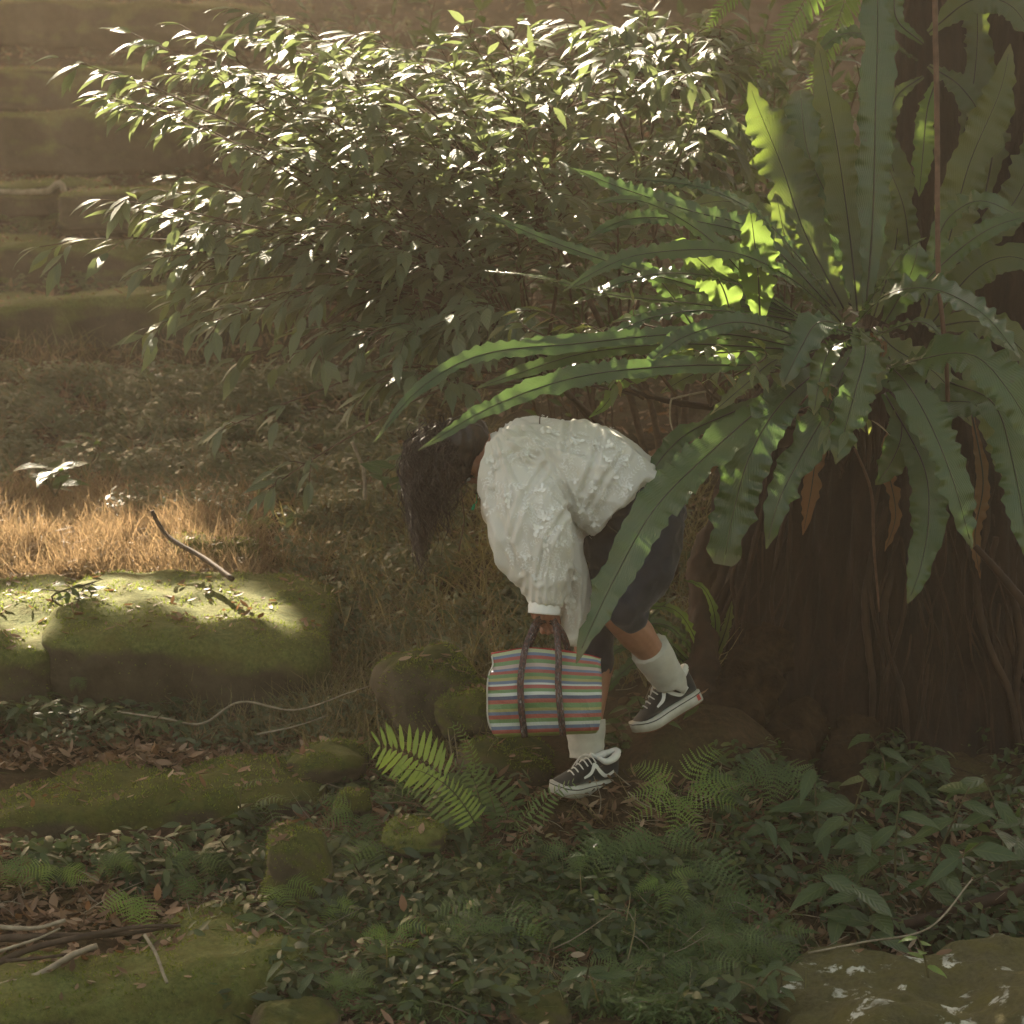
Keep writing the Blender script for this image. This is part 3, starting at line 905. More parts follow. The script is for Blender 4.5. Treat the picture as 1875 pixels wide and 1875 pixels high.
# ---------------------------------------------------------------- strap-leaved nest ferns
def ribbon(g, ctrl, hw, hint, nseg=46, fold=0.10, wave=0.22, waves=9, bite=0.0, seed=0, prof=None, nc=8, twist=0.0, mi=0):
    """a strap frond: spine through ctrl, half width hw (m), hint = direction its upper face looks"""
    r = np.random.default_rng(seed)
    C = cr(ctrl, nseg)
    T = tangents(C)
    s = np.linspace(0, 1, nseg)
    if prof is None:
        prof = ([0, .12, .3, .55, .78, .92, 1.0], [.22, .45, .85, 1.0, .82, .45, .03])
    w = hw * np.interp(s, *prof)
    L = np.linalg.norm(np.diff(C, axis=0), axis=1).sum()
    nw = max(3, waves * L / 0.6)
    h0 = np.array(hint, dtype=float)
    V = []; UV = []
    ph = r.uniform(0, 6.28, 4)
    jag = [np.interp(s, np.linspace(0, 1, 34), 1 + r.normal(0, 0.11, 34)) for _ in range(2)]
    for sd in range(2):
        if bite > 0:
            for _ in range(r.integers(1, 4)):
                c = r.uniform(.35, .98); ww = r.uniform(.015, .05)
                jag[sd] *= 1 - bite * np.exp(-((s - c) / ww) ** 2) * r.uniform(.4, 1)
    v = np.linspace(-1, 1, nc + 1)
    for i in range(nseg):
        h = h0 + 0.0
        nn = h - T[i] * np.dot(h, T[i]); nn /= max(np.linalg.norm(nn), 1e-6)
        if twist:
            q = Matrix.Rotation(twist * (s[i] - .3), 3, Vector(T[i]))
            nn = np.array(q @ Vector(nn))
        b = np.cross(nn, T[i])
        for vv in v:
            side = 0 if vv < 0 else 1
            av = abs(vv)
            edge = jag[side][i] * (1 + 0.05 * math.sin(2 * math.pi * nw * 1.0 * s[i] + ph[side] + 1.2))
            lat = vv * w[i] * (edge * av + (1 - av))
            up = fold * av * w[i] + wave * (av ** 2.0) * w[i] * math.sin(2 * math.pi * nw * s[i] + ph[side] + 1.1 * math.sin(9 * s[i] + ph[side])) * (.65 + .5 * math.sin(17 * s[i] + ph[2 + side])) + 0.10 * av * w[i] * math.sin(2 * math.pi * nw * 0.37 * s[i] + ph[2 + side])
            V.append(C[i] + b * lat + nn * up)
            UV.append((vv * .5 + .5, s[i]))
    k = nc + 1
    ii = np.arange(nseg * k).reshape(nseg, k)
    F = np.stack([ii[:-1, :-1], ii[:-1, 1:], ii[1:, 1:], ii[1:, :-1]], axis=-1).reshape(-1, 4)
    g.add(np.array(V), F, np.array(UV), mi)
    return C


UPF = (0, -0.55, 0.85)
FRONT = (0, -1, 0.15)
# name: (photo points with depth, half width px, hint, bite, material)
FR = [
    # upright
    ([(1585, 575, 9.5), (1598, 400, 9.5), (1603, 200, 9.5), (1607, 20, 9.55), (1600, -150, 9.6)], 37, (0.15, -1, 0.1), .05, 'frond'),
    ([(1570, 570, 9.55), (1556, 430, 9.6), (1535, 280, 9.6), (1515, 170, 9.6), (1497, 75, 9.6)], 38, (0.1, -1, 0.1), .55, 'frond_old'),
    ([(1545, 565, 9.6), (1475, 430, 9.7), (1430, 300, 9.75), (1385, 190, 9.75), (1372, 150, 9.75)], 52, (0.1, -1, 0.1), .5, 'frond_old'),
    ([(1530, 560, 9.4), (1470, 480, 9.25), (1390, 395, 9.1), (1290, 345, 9.0), (1160, 327, 9.0)], 24, (-0.3, -0.6, 0.8), .1, 'frond'),
    ([(1525, 575, 9.4), (1440, 505, 9.2), (1330, 460, 9.05), (1180, 465, 8.95), (1095, 495, 8.95), (1030, 535, 8.95)], 26, (0, -0.75, 0.7), .1, 'frond'),
    ([(1520, 560, 9.5), (1410, 450, 9.4), (1300, 410, 9.3), (1160, 400, 9.2), (1065, 440, 9.15)], 25, (0, -0.75, 0.7), .1, 'frond'),
    ([(1520, 560, 9.6), (1400, 430, 9.6), (1260, 385, 9.5), (1140, 345, 9.5), (1040, 305, 9.5)], 26, (0, -0.8, 0.6), .1, 'frond'),
    ([(1500, 590, 9.4), (1330, 540, 9.3), (1150, 490, 9.2), (990, 435, 9.15), (868, 380, 9.1)], 19, (0, -0.7, 0.7), .1, 'frond'),
    ([(1500, 595, 9.4), (1300, 560, 9.2), (1120, 540, 9.1), (1000, 510, 9.1), (885, 495, 9.1)], 15, (0, -0.6, 0.8), .1, 'frond'),
    ([(1392, 590, 9.2), (1388, 500, 9.15), (1380, 430, 9.15), (1374, 385, 9.1)], 38, (0.1, -1, -0.1), .0, 'frond_l'),
    ([(1345, 600, 9.25), (1320, 520, 9.2), (1275, 470, 9.2), (1235, 440, 9.2)], 38, (0.2, -1, 0), .1, 'frond_l'),
    ([(1270, 600, 9.3), (1230, 540, 9.3), (1200, 505, 9.3), (1170, 480, 9.3)], 22, (0.2, -1, 0), .2, 'frond'),
    # to the right
    ([(1560, 600, 9.2), (1625, 540, 8.95), (1710, 530, 8.85), (1800, 575, 8.8), (1868, 655, 8.8)], 40, (-0.15, -0.5, 0.85), .1, 'frond'),
    ([(1600, 690, 9.3), (1680, 660, 9.0), (1780, 650, 8.9), (1850, 720, 8.85), (1905, 820, 8.85)], 52, (-0.05, -0.6, 0.8), .1, 'frond'),
    ([(1590, 650, 9.3), (1650, 690, 9.0), (1700, 770, 8.9), (1745, 880, 8.85), (1780, 1005, 8.85)], 43, (0.1, -0.85, 0.5), .1, 'frond'),
    ([(1620, 720, 9.4), (1690, 850, 9.25), (1700, 950, 9.2), (1685, 1040, 9.15), (1662, 1105, 9.15)], 36, (0, -1, 0.1), .1, 'frond'),
    ([(1650, 740, 9.4), (1650, 800, 9.3), (1630, 850, 9.3), (1603, 888, 9.3)], 33, (0.1, -1, 0.1), .0, 'frond'),
    ([(1740, 700, 9.3), (1820, 740, 9.1), (1855, 850, 9.05), (1875, 960, 9.0), (1885, 1030, 9.0)], 38, (0.1, -1, 0.2), .1, 'frond'),
    ([(1590, 680, 9.4), (1700, 730, 9.3), (1790, 740, 9.3), (1860, 790, 9.3)], 34, (0.1, -.8, 0.5), .1, 'frond'),
    ([(1570, 585, 9.4), (1620, 510, 9.2), (1650, 465, 9.15), (1697, 434, 9.1)], 24, (-0.2, -0.5, 0.9), .1, 'frond'),
    ([(1620, 590, 9.5), (1655, 530, 9.45), (1675, 480, 9.4), (1682, 445, 9.4)], 34, (0.2, -1, 0.1), .1, 'frond'),
    ([(1640, 570, 9.6), (1730, 480, 9.5), (1810, 420, 9.4), (1900, 390, 9.4)], 24, (0.2, -0.8, 0.5), .1, 'frond'),
    # hanging to the left and middle
    ([(1560, 640, 9.3), (1520, 740, 9.0), (1470, 830, 8.95), (1425, 920, 8.9), (1403, 1005, 8.9)], 38, (-0.2, -1, 0.25), .35, 'frond'),
    ([(1520, 660, 9.2), (1430, 740, 8.95), (1375, 830, 8.85), (1345, 930, 8.85), (1325, 1035, 8.85)], 43, (-0.2, -1, 0.25), .3, 'frond_b'),
    ([(1460, 690, 9.1), (1310, 820, 8.75), (1200, 930, 8.55), (1125, 1060, 8.5), (1075, 1165, 8.48), (1055, 1215, 8.48)], 43, (-0.3, -1, 0.35), .12, 'frond'),
    ([(1560, 600, 9.1), (1500, 590, 8.9), (1465, 640, 8.85), (1432, 708, 8.85)], 34, (-0.3, -0.8, 0.6), .4, 'frond'),
    ([(1570, 600, 9.1), (1585, 640, 8.9), (1565, 720, 8.85), (1530, 850, 8.85)], 38, (0.1, -1, 0.3), .5, 'frond'),
    ([(1580, 610, 9.1), (1600, 630, 8.95), (1590, 690, 8.9), (1570, 760, 8.9)], 34, (0.3, -.9, 0.4), .6, 'frond_old'),
    ([(1480, 640, 9.2), (1300, 610, 9.0), (1050, 630, 8.85), (880, 650, 8.8), (765, 715, 8.75), (685, 810, 8.7)], 24, (0, -0.8, 0.6), .1, 'frond'),
    ([(1460, 670, 9.1), (1250, 670, 8.9), (1060, 690, 8.8), (900, 745, 8.7), (765, 825, 8.65)], 26, (0, -0.85, 0.5), .1, 'frond'),
    ([(1450, 640, 9.2), (1250, 630, 9.05), (1080, 645, 8.95), (960, 680, 8.9), (870, 712, 8.85)], 24, (0, -0.8, 0.6), .2, 'frond'),
    ([(1480, 620, 9.2), (1360, 590, 9.0), (1270, 610, 8.95), (1215, 640, 8.9), (1165, 688, 8.9)], 24, (0, -0.85, 0.5), .2, 'frond'),
    ([(1450, 640, 9.3), (1280, 650, 9.25), (1150, 690, 9.2), (1110, 740, 9.2), (1078, 765, 9.2)], 24, (0, -0.9, 0.2), .1, 'frond_l'),
    ([(1430, 720, 9.2), (1330, 760, 9.1), (1250, 800, 9.05), (1190, 870, 9.0), (1150, 960, 9.0)], 22, (0, -0.9, 0.4), .3, 'frond'),
    ([(1440, 640, 9.3), (1350, 650, 9.3), (1260, 690, 9.3), (1210, 720, 9.3)], 30, (0, -0.7, 0.5), .3, 'frond_old'),
    ([(1540, 610, 9.5), (1450, 580, 9.4), (1350, 560, 9.35), (1240, 560, 9.3), (1120, 590, 9.3)], 28, (0, -0.7, 0.7), .2, 'frond'),
    ([(1560, 560, 9.6), (1480, 500, 9.7), (1420, 420, 9.8), (1340, 370, 9.85), (1250, 380, 9.9)], 32, (0, -0.8, 0.5), .2, 'frond_old'),
    ([(1540, 590, 9.5), (1480, 520, 9.5), (1440, 440, 9.5), (1420, 350, 9.5)], 30, (0, -1, 0.2), .2, 'frond_old'),
    ([(1560, 560, 9.7), (1540, 420, 9.8), (1480, 280, 9.85), (1465, 165, 9.9)], 34, (0, -1, 0.1), .3, 'frond_b'),
    ([(1560, 610, 9.4), (1490, 600, 9.25), (1400, 640, 9.2), (1340, 700, 9.2)], 28, (0, -.8, 0.6), .3, 'frond'),
    ([(1600, 580, 9.8), (1640, 450, 9.9), (1640, 330, 9.95), (1600, 200, 9.95)], 34, (0, -1, 0.1), .3, 'frond_old'),
    ([(1600, 600, 9.5), (1640, 640, 9.4), (1720, 690, 9.4), (1780, 780, 9.4)], 34, (0.2, -.8, 0.4), .2, 'frond_old'),
    ([(1490, 600, 9.35), (1350, 520, 9.2), (1230, 500, 9.1), (1130, 520, 9.1), (1040, 560, 9.1)], 20, (-0.2, -0.5, 0.8), .3, 'frond'),
    ([(1490, 610, 9.3), (1330, 570, 9.1), (1200, 580, 9.0), (1100, 620, 8.95), (1000, 640, 8.9)], 18, (-0.2, -0.5, 0.8), .3, 'frond'),
    ([(1480, 590, 9.3), (1380, 520, 9.2), (1290, 430, 9.15), (1180, 370, 9.1), (1080, 370, 9.1)], 22, (-0.2, -0.6, 0.8), .3, 'frond'),
    ([(1500, 640, 9.1), (1420, 660, 8.95), (1370, 700, 8.9), (1300, 760, 8.9)], 20, (-0.2, -0.6, 0.7), .5, 'frond_old'),
    ([(1560, 620, 9.1), (1520, 640, 8.9), (1500, 700, 8.85), (1490, 760, 8.85)], 30, (-0.3, -0.6, 0.7), .6, 'frond'),
    ([(1590, 620, 9.15), (1640, 600, 9.0), (1690, 590, 9.0), (1730, 620, 9.0)], 18, (-0.3, -0.5, 0.8), .5, 'frond'),
    ([(1530, 700, 9.6), (1500, 800, 9.5), (1485, 900, 9.5), (1470, 980, 9.5)], 20, (0, -1, 0.1), .8, 'frond_dead'),
    ([(1640, 740, 9.7), (1625, 840, 9.6), (1640, 940, 9.6), (1620, 1010, 9.6)], 16, (0.2, -1, 0.1), .8, 'frond_dead'),
    ([(1450, 720, 9.5), (1400, 820, 9.5), (1290, 860, 9.4), (1260, 900, 9.4)], 16, (0, -1, 0.3), .8, 'frond_dead'),
    ([(1780, 760, 9.6), (1800, 880, 9.55), (1785, 980, 9.55), (1795, 1060, 9.55)], 16, (0, -1, 0.1), .8, 'frond_dead'),
    ([(1590, 610, 9.2), (1612, 625, 8.95), (1618, 640, 8.93), (1610, 665, 8.93)], 13, (0.2, -1, 0.3), .6, 'frond_dead'),
]
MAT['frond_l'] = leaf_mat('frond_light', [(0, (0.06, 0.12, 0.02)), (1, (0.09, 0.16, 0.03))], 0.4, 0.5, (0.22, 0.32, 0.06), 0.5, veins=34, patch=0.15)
BLUNT = ([0, .1, .3, .55, .8, .96, 1.0], [.25, .45, .85, 1.0, 1.0, .8, .35])
NF = P(1565, 590, 9.5)
nf = empty('nest_fern', NF)
tag(nf, 'large rosette of glossy green strap fronds growing on the fig trunk', 'fern')


def make_frond(parent, o, pts, hwpx, hint, bite, matn, seed, label=None):
    C = [tuple(P(*p) - o) for p in pts]
    dm = sum(p[2] for p in pts) / len(pts)
    g = Geo()
    blunt = BLUNT if matn == 'frond_b' else None
    mt = MAT['frond' if matn == 'frond_b' else matn]
    tw = np.random.default_rng(seed).normal(0, 0.25)
    long_ = hwpx < 31
    Cs = ribbon(g, C, M(hwpx, dm) * (.86 if long_ else .96), hint, 84, 0.12, 0.34 if long_ else 0.24, 15 if long_ else 11, max(bite, .25), seed, blunt, 8, tw)
    f = g.build('frond', mt, parent)
    g = Geo()
    h = np.array(hint); h = h / np.linalg.norm(h)
    tube(g, Cs[::4] + h * 0.0008, [0.0038, 0.0028, 0.0020, 0.0010], 26, 5)
    g.build('midrib', MAT['midrib'], f)
    return f


for i, fr in enumerate(FR):
    make_frond(nf, NF, *fr, 100 + i)
# root ball of the fern
g = Geo()
for k in range(70):
    a = rng.uniform(0, 6.28); z = rng.uniform(-.35, -.02)
    r0 = 0.20 + .12 * (z + .35)
    tube(g, [(r0 * math.cos(a), .25 + r0 * math.sin(a) * .8, z), (r0 * 1.1 * math.cos(a + .2), .25 + r0 * 1.1 * math.sin(a + .2) * .8, z - .12), (r0 * .8 * math.cos(a + .4), .25 + r0 * .8 * math.sin(a + .4), z - .3)], [.012, .014, .004], 8, 5, .4)
g.build('root_mat', MAT['fig_root'], nf)

nf2 = empty('nest_fern', P(1720, 560, 9.9))
tag(nf2, 'shaded strap-leaved fern behind the hanging vine at the right edge', 'fern')
o2 = P(1720, 560, 9.9)
for i, fr in enumerate([
    ([(1690, 590, 9.9), (1740, 430, 9.95), (1775, 300, 9.95), (1830, 170, 9.95), (1850, 80, 9.95)], 44, (0.1, -1, 0.1), .3, 'frond_old'),
    ([(1700, 560, 9.8), (1720, 430, 9.8), (1760, 380, 9.75), (1810, 370, 9.7), (1890, 410, 9.7)], 26, (0, -0.7, 0.75), .2, 'frond'),
    ([(1700, 600, 9.9), (1780, 500, 9.85), (1850, 470, 9.8), (1930, 500, 9.8)], 34, (0.1, -.9, 0.4), .2, 'frond_old'),
    ([(1700, 600, 9.9), (1800, 590, 9.85), (1870, 640, 9.8), (1930, 720, 9.8)], 34, (0.1, -.9, 0.4), .2, 'frond_old'),
    ([(1700, 560, 9.9), (1670, 480, 9.85), (1655, 380, 9.8), (1625, 300, 9.8)], 24, (0, -1, 0.2), .2, 'frond_old'),
    ([(1760, 480, 10.2), (1850, 380, 10.2), (1890, 300, 10.2), (1930, 180, 10.2)], 40, (0, -1, 0.2), .2, 'frond_old'),
    ([(1740, 620, 9.8), (1800, 700, 9.7), (1830, 800, 9.7), (1840, 880, 9.7)], 34, (0, -1, 0.2), .2, 'frond_old'),
]):
    make_frond(nf2, o2, *fr, 200 + i)
nf3 = empty('nest_fern', P(1700, 120, 10.1))
tag(nf3, 'small strap-leaved fern high on the fig stem with one pale arching frond', 'fern')
o3 = P(1700, 120, 10.1)
for i, fr in enumerate([
    ([(1680, 110, 10.1), (1610, 72, 10.0), (1545, 62, 9.95), (1490, 100, 9.9)], 24, (0, -0.6, 0.8), .1, 'frond'),
    ([(1715, 145, 9.98), (1698, 200, 9.9), (1690, 280, 9.88), (1683, 360, 9.88)], 24, (0, -1, 0.2), .1, 'frond_l'),
    ([(1690, 80, 10.1), (1640, 30, 10.1), (1645, -60, 10.1), (1660, -150, 10.1)], 22, (0, -1, 0.2), .1, 'frond'),
    ([(1700, 60, 10.1), (1780, 0, 10.0), (1850, 10, 10.0), (1900, 80, 10.0)], 34, (0, -1, 0.4), .1, 'frond_old'),
    ([(1690, 140, 10.1), (1640, 180, 10.0), (1625, 260, 10.0), (1630, 340, 10.0)], 18, (0, -1, 0.4), .1, 'frond_old'),
    ([(1740, 330, 10.3), (1775, 200, 10.3), (1790, 60, 10.3), (1780, -80, 10.3)], 32, (0, -1, 0.2), .1, 'frond_old'),
    ([(1800, 380, 10.35), (1820, 240, 10.35), (1790, 110, 10.35), (1740, 20, 10.35)], 32, (0, -1, 0.2), .1, 'frond_old'),
    ([(1700, 120, 10.2), (1760, 160, 10.1), (1800, 230, 10.1), (1790, 330, 10.1)], 30, (0, -1, 0.4), .1, 'frond_old'),
]):
    make_frond(nf3, o3, *fr, 300 + i)
nf4 = empty('nest_fern', P(1330, 1240, 9.9))
tag(nf4, 'small strap-leaved fern on the bank behind the lifted sneaker', 'fern')
o4 = P(1330, 1240, 9.9)
for i, fr in enumerate([
    ([(1290, 1240, 9.9), (1200, 1150, 9.8), (1190, 1130, 9.8), (1240, 1090, 9.8)], 12, (0, -.6, 0.8), .1, 'frond'),
    ([(1300, 1230, 9.9), (1250, 1130, 9.8), (1200, 1110, 9.8), (1150, 1125, 9.8)], 11, (0, -.6, 0.8), .1, 'frond_l'),
    ([(1300, 1240, 9.9), (1230, 1150, 9.8), (1160, 1150, 9.75), (1110, 1180, 9.7)], 12, (0, -.6, 0.8), .1, 'frond'),
    ([(1290, 1250, 9.9), (1210, 1180, 9.8), (1130, 1190, 9.75), (1090, 1240, 9.7)], 13, (0, -.6, 0.8), .1, 'frond'),
    ([(1280, 1260, 9.9), (1200, 1200, 9.8), (1130, 1240, 9.7), (1085, 1300, 9.65)], 15, (0, -.6, 0.8), .1, 'frond'),
    ([(1300, 1230, 9.9), (1310, 1140, 9.85), (1290, 1080, 9.8), (1250, 1060, 9.8)], 10, (0, -.6, 0.8), .1, 'frond_l'),
    ([(1300, 1230, 9.9), (1330, 1150, 9.85), (1340, 1100, 9.8)], 10, (0, -.9, 0.3), .1, 'frond_old'),
]):
    make_frond(nf4, o4, *fr, 400 + i)
# ---------------------------------------------------------------- glossy-leaved shrub
SH = on_ground(1240, 1150, 10.0)
SH = Vector((P(1230, 900, 10.9).x, 11.0, gz(P(1230, 900, 10.9).x, 11.0)))
poly = [(215, 70), (300, 30), (430, 12), (520, 60), (700, 45), (860, 40), (1000, 30), (1190, 15), (1330, 20), (1400, 150), (1360, 330), (1200, 340), (1060, 330), (950, 420), (930, 560), (900, 640), (700, 650), (560, 620), (520, 560), (350, 560), (285, 480), (340, 430), (200, 370), (390, 290), (520, 210), (330, 215), (190, 180)]


def in_poly(x, y, P_=poly):
    c = False
    j = len(P_) - 1
    for i in range(len(P_)):
        if (P_[i][1] > y) != (P_[j][1] > y) and x < (P_[j][0] - P_[i][0]) * (y - P_[i][1]) / (P_[j][1] - P_[i][1]) + P_[i][0]:
            c = not c
        j = i
    return c


tips = [(108, 105, 10.0), (200, 170, 10.1), (185, 365, 10.1), (72, 452, 10.1), (262, 495, 10.1), (305, 540, 10.0), (253, 606, 10.0), (415, 660, 10.1), (478, 905, 9.6), (400, 790, 9.8), (240, 60, 10.3), (430, 15, 10.3), (640, 60, 10.5), (850, 45, 10.6), (1000, 45, 10.8), (1190, 30, 11.0), (1345, 90, 10.9), (330, 45, 10.2), (215, 385, 10.2),
        (1180, 270, 10.3), (1140, 140, 10.3), (1250, 60, 10.6), (700, 700, 9.9), (560, 640, 10.0), (640, 625, 10.0), (300, 470, 10.1), (190, 180, 10.2), (380, 590, 9.9)]
r2 = np.random.default_rng(21)
tries = 0
while len(tips) < 128 and tries < 6000:
    tries += 1
    x = r2.uniform(180, 1400); y = r2.uniform(10, 650)
    if in_poly(x, y) and all((x - a) ** 2 + ((y - b) * 1.35) ** 2 > 50 ** 2 for a, b, _ in tips):
        if x > 1000 and r2.random() < 0.35:
            continue
        tips.append((x, y, r2.uniform(9.85, 11.5)))
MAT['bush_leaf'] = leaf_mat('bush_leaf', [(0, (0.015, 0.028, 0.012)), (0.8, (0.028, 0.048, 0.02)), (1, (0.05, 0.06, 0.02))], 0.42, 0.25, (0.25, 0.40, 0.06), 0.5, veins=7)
shrub = empty('shrub', SH)
tag(shrub, 'wide spreading shrub whose drooping glossy leaves glitter in the sunlight', 'shrub')
stems = []
stem_ends = [(1120, 560, 10.8), (1010, 420, 11.0), (1180, 330, 11.1), (930, 610, 10.6), (1240, 180, 11.2), (1020, 700, 10.3)]
g = Geo()
for e in stem_ends:
    E = np.array(P(*e)) - np.array(SH)
    st_ = np.array([rng.normal(0, .04), rng.normal(0, .04), -0.05])
    mid = st_ * .5 + E * .5 + np.array([0.06, 0.05, 0.12])
    tube(g, [st_, mid, E], [.022, .016, .011], 24, 7, .2)
    stems.append(E)
g.build('stem', MAT['twig'], shrub)
LT = [leaf_template(0.36, 0.20, dr, (0.10, 0.32, 0.58, 0.82), (0.42, 0.95, 0.88, 0.36)) for dr in (0.08, 0.20, 0.34)]


# gaps cut in the foliage along the sun direction to light chosen spots
GAPS = [(np.array(P(a, b, c)), r_) for a, b, c, r_ in ((735, 1390, 8.83, .10), (800, 1425, 8.76, .12), (850, 1460, 8.76, .08), (1035, 1440, 8.8, .07), (985, 1050, 8.85, .08), (745, 910, 9.05, .08), (485, 1430, 9.05, .07), (925, 1215, 8.75, .07), (1300, 850, 8.7, .08), (1440, 790, 8.9, .08))]


def sun_gap(W):
    k = np.ones(len(W), bool)
    for c, r_ in GAPS:
        q = W - c
        t = q @ S
        k &= ~((np.linalg.norm(q - t[:, None] * S, axis=1) < r_) & (t > .3))
    return k


def spray(parent, o, base, tip, d_, seed, leafmat, llen=(0.09, 0.145), dens=1.0, from_=0.42, arch=0.12, ntw=9, bias=(-0.38, -0.05, -0.10)):
    r = np.random.default_rng(seed)
    B = np.array(base); Tp = np.array(tip)
    L = np.linalg.norm(Tp - B)
    c1 = B * .55 + Tp * .45 + np.array([r.normal(0, .05), r.normal(0, .06), arch * L + r.normal(0, .04)])
    c2 = B * .2 + Tp * .8 + np.array([r.normal(0, .03), r.normal(0, .03), arch * .55 * L])
    C = cr([B, c1, c2, Tp], 40)
    T = tangents(C)
    g = Geo()
    tube(g, C[::3], [0.008, 0.006, 0.004, 0.002], 18, 5, .2)
    lt, ld, ln, ll = [], [], [], []
    axes = [(C[int(39 * from_):], T[int(39 * from_):])]
    nt = max(2, int(ntw * dens))
    for k in range(nt):
        i = int(39 * (from_ + (1 - from_) * (k + r.random()) / nt * .92))
        sd = np.cross(T[i], [0, 0, 1]); sd /= max(np.linalg.norm(sd), 1e-6)
        sgn = 1 if (k % 2) else -1
        dirv = T[i] * .75 + sd * sgn * r.uniform(.4, 1.0) + np.array([0, 0, r.normal(-.02, .22)])
        dirv /= np.linalg.norm(dirv)
        l = r.uniform(.12, .30) * (1.15 - .5 * (i / 39))
        pts = [C[i], C[i] + dirv * l * .5 + np.array([0, 0, .012]), C[i] + dirv * l + np.array([0, 0, -.01 - .08 * l])]
        tube(g, pts, [.0028, .0012], 8, 4, .1)
        Cc = cr(pts, 12)
        axes.append((Cc[2:], tangents(Cc)[2:]))
    for (Ca, Ta) in axes:
        Ls = np.linalg.norm(np.diff(Ca, axis=0), axis=1).sum()
        m = max(3, int(Ls / 0.043 * dens))
        for q in range(m):
            f = (q + .5) / m
            i = min(int(f * len(Ca)), len(Ca) - 1)
            t = Ta[i]
            sd = np.cross(t, [0, 0, 1]); sd /= max(np.linalg.norm(sd), 1e-6)
            sgn = 1 if q % 2 else -1
            dv = t * .8 + sd * sgn * r.uniform(.35, 1.0) + np.array(bias) * 1.2 + np.array([0, 0, r.normal(-.06, .20)])
            lt.append(Ca[i]); ld.append(dv)
            ln.append(np.array([r.normal(-.28, .28), r.normal(-.32, .28), 1.0]) + sd * sgn * .2)
            ll.append(r.uniform(*llen) * (0.75 if q < 1 else 1) * (0.8 + .3 * math.sin(math.pi * f)))
        # end leaf
        lt.append(Ca[-1]); ld.append(Ta[-1] + np.array([0, 0, -.25])); ln.append(np.array([r.normal(0, .3), r.normal(0, .3), 1])); ll.append(r.uniform(*llen))
    b = g.build('branch', MAT['twig'], parent)
    g = Geo()
    lt = np.array(lt); ld = np.array(ld); ln = np.array(ln); ll = np.array(ll)
    kp = sun_gap(lt + ld / np.linalg.norm(ld, axis=1, keepdims=True) * .05 + np.array(o))
    if not kp.any():
        kp[:] = True
    lt, ld, ln, ll = lt[kp], ld[kp], ln[kp], ll[kp]
    fr_ = frames(ld, ln)
    which = r.integers(0, 3, len(lt))
    for k in range(3):
        mk = which == k
        scatter(g, LT[k], fr_[mk], lt[mk], ll[mk])
    g.build('foliage', leafmat, b)


for i, (x, y, d) in enumerate(tips):
    T_ = np.array(P(x, y, d)) - np.array(SH)
    j = int(np.argmin([np.linalg.norm(e - T_) for e in stems]))
    B_ = stems[j] * (1 if j not in (0, 3) or y > 400 else .8)
    dens = 1.0 if x < 1000 else 0.8
    n_out = i < 10
    spray(shrub, SH, B_, T_, d, 500 + i, MAT['shrub_leaf'], dens=dens * (0.55 if n_out else 1), from_=0.80 if n_out else (0.5 if x < 1000 else .4), ntw=6 if n_out else 13, arch=0.10)
# twigs of another climber mixed in with the nest fern, in front
cl = empty('climbing_shrub', P(1350, 760, 9.15))
tag(cl, 'thin woody climber with reddish young leaves tangled among the fern fronds above the blouse', 'climber')
oc = np.array(P(1350, 760, 9.15))
MAT['young_leaf'] = leaf_mat('young_leaf', [(0, (0.05, 0.08, 0.03)), (0.6, (0.07, 0.10, 0.04)), (0.9, (0.10, 0.09, 0.04)), (1, (0.30, 0.07, 0.04))], 0.35, 0.35, (0.40, 0.45, 0.08), 0.6, veins=7)
for i, (a, b) in enumerate([((1350, 760, 9.2), (1330, 640, 8.95)), ((1340, 750, 9.2), (1270, 640, 8.95)), ((1250, 740, 9.2), (1085, 600, 9.0)), ((1200, 730, 9.2), (1000, 570, 9.1)), ((1300, 745, 9.2), (1400, 640, 8.9)), ((1180, 730, 9.2), (960, 600, 9.1)), ((1300, 740, 9.2), (1160, 560, 9.1)), ((1420, 780, 9.2), (1500, 700, 8.85)), ((1400, 770, 9.2), (1550, 790, 8.85))]):
    spray(cl, oc, np.array(P(*a)) - oc, np.array(P(*b)) - oc, 9, 900 + i, MAT['young_leaf'], llen=(.07, .11), dens=.55, from_=.45, arch=.04, ntw=4, bias=(-.2, -.15, -.5))

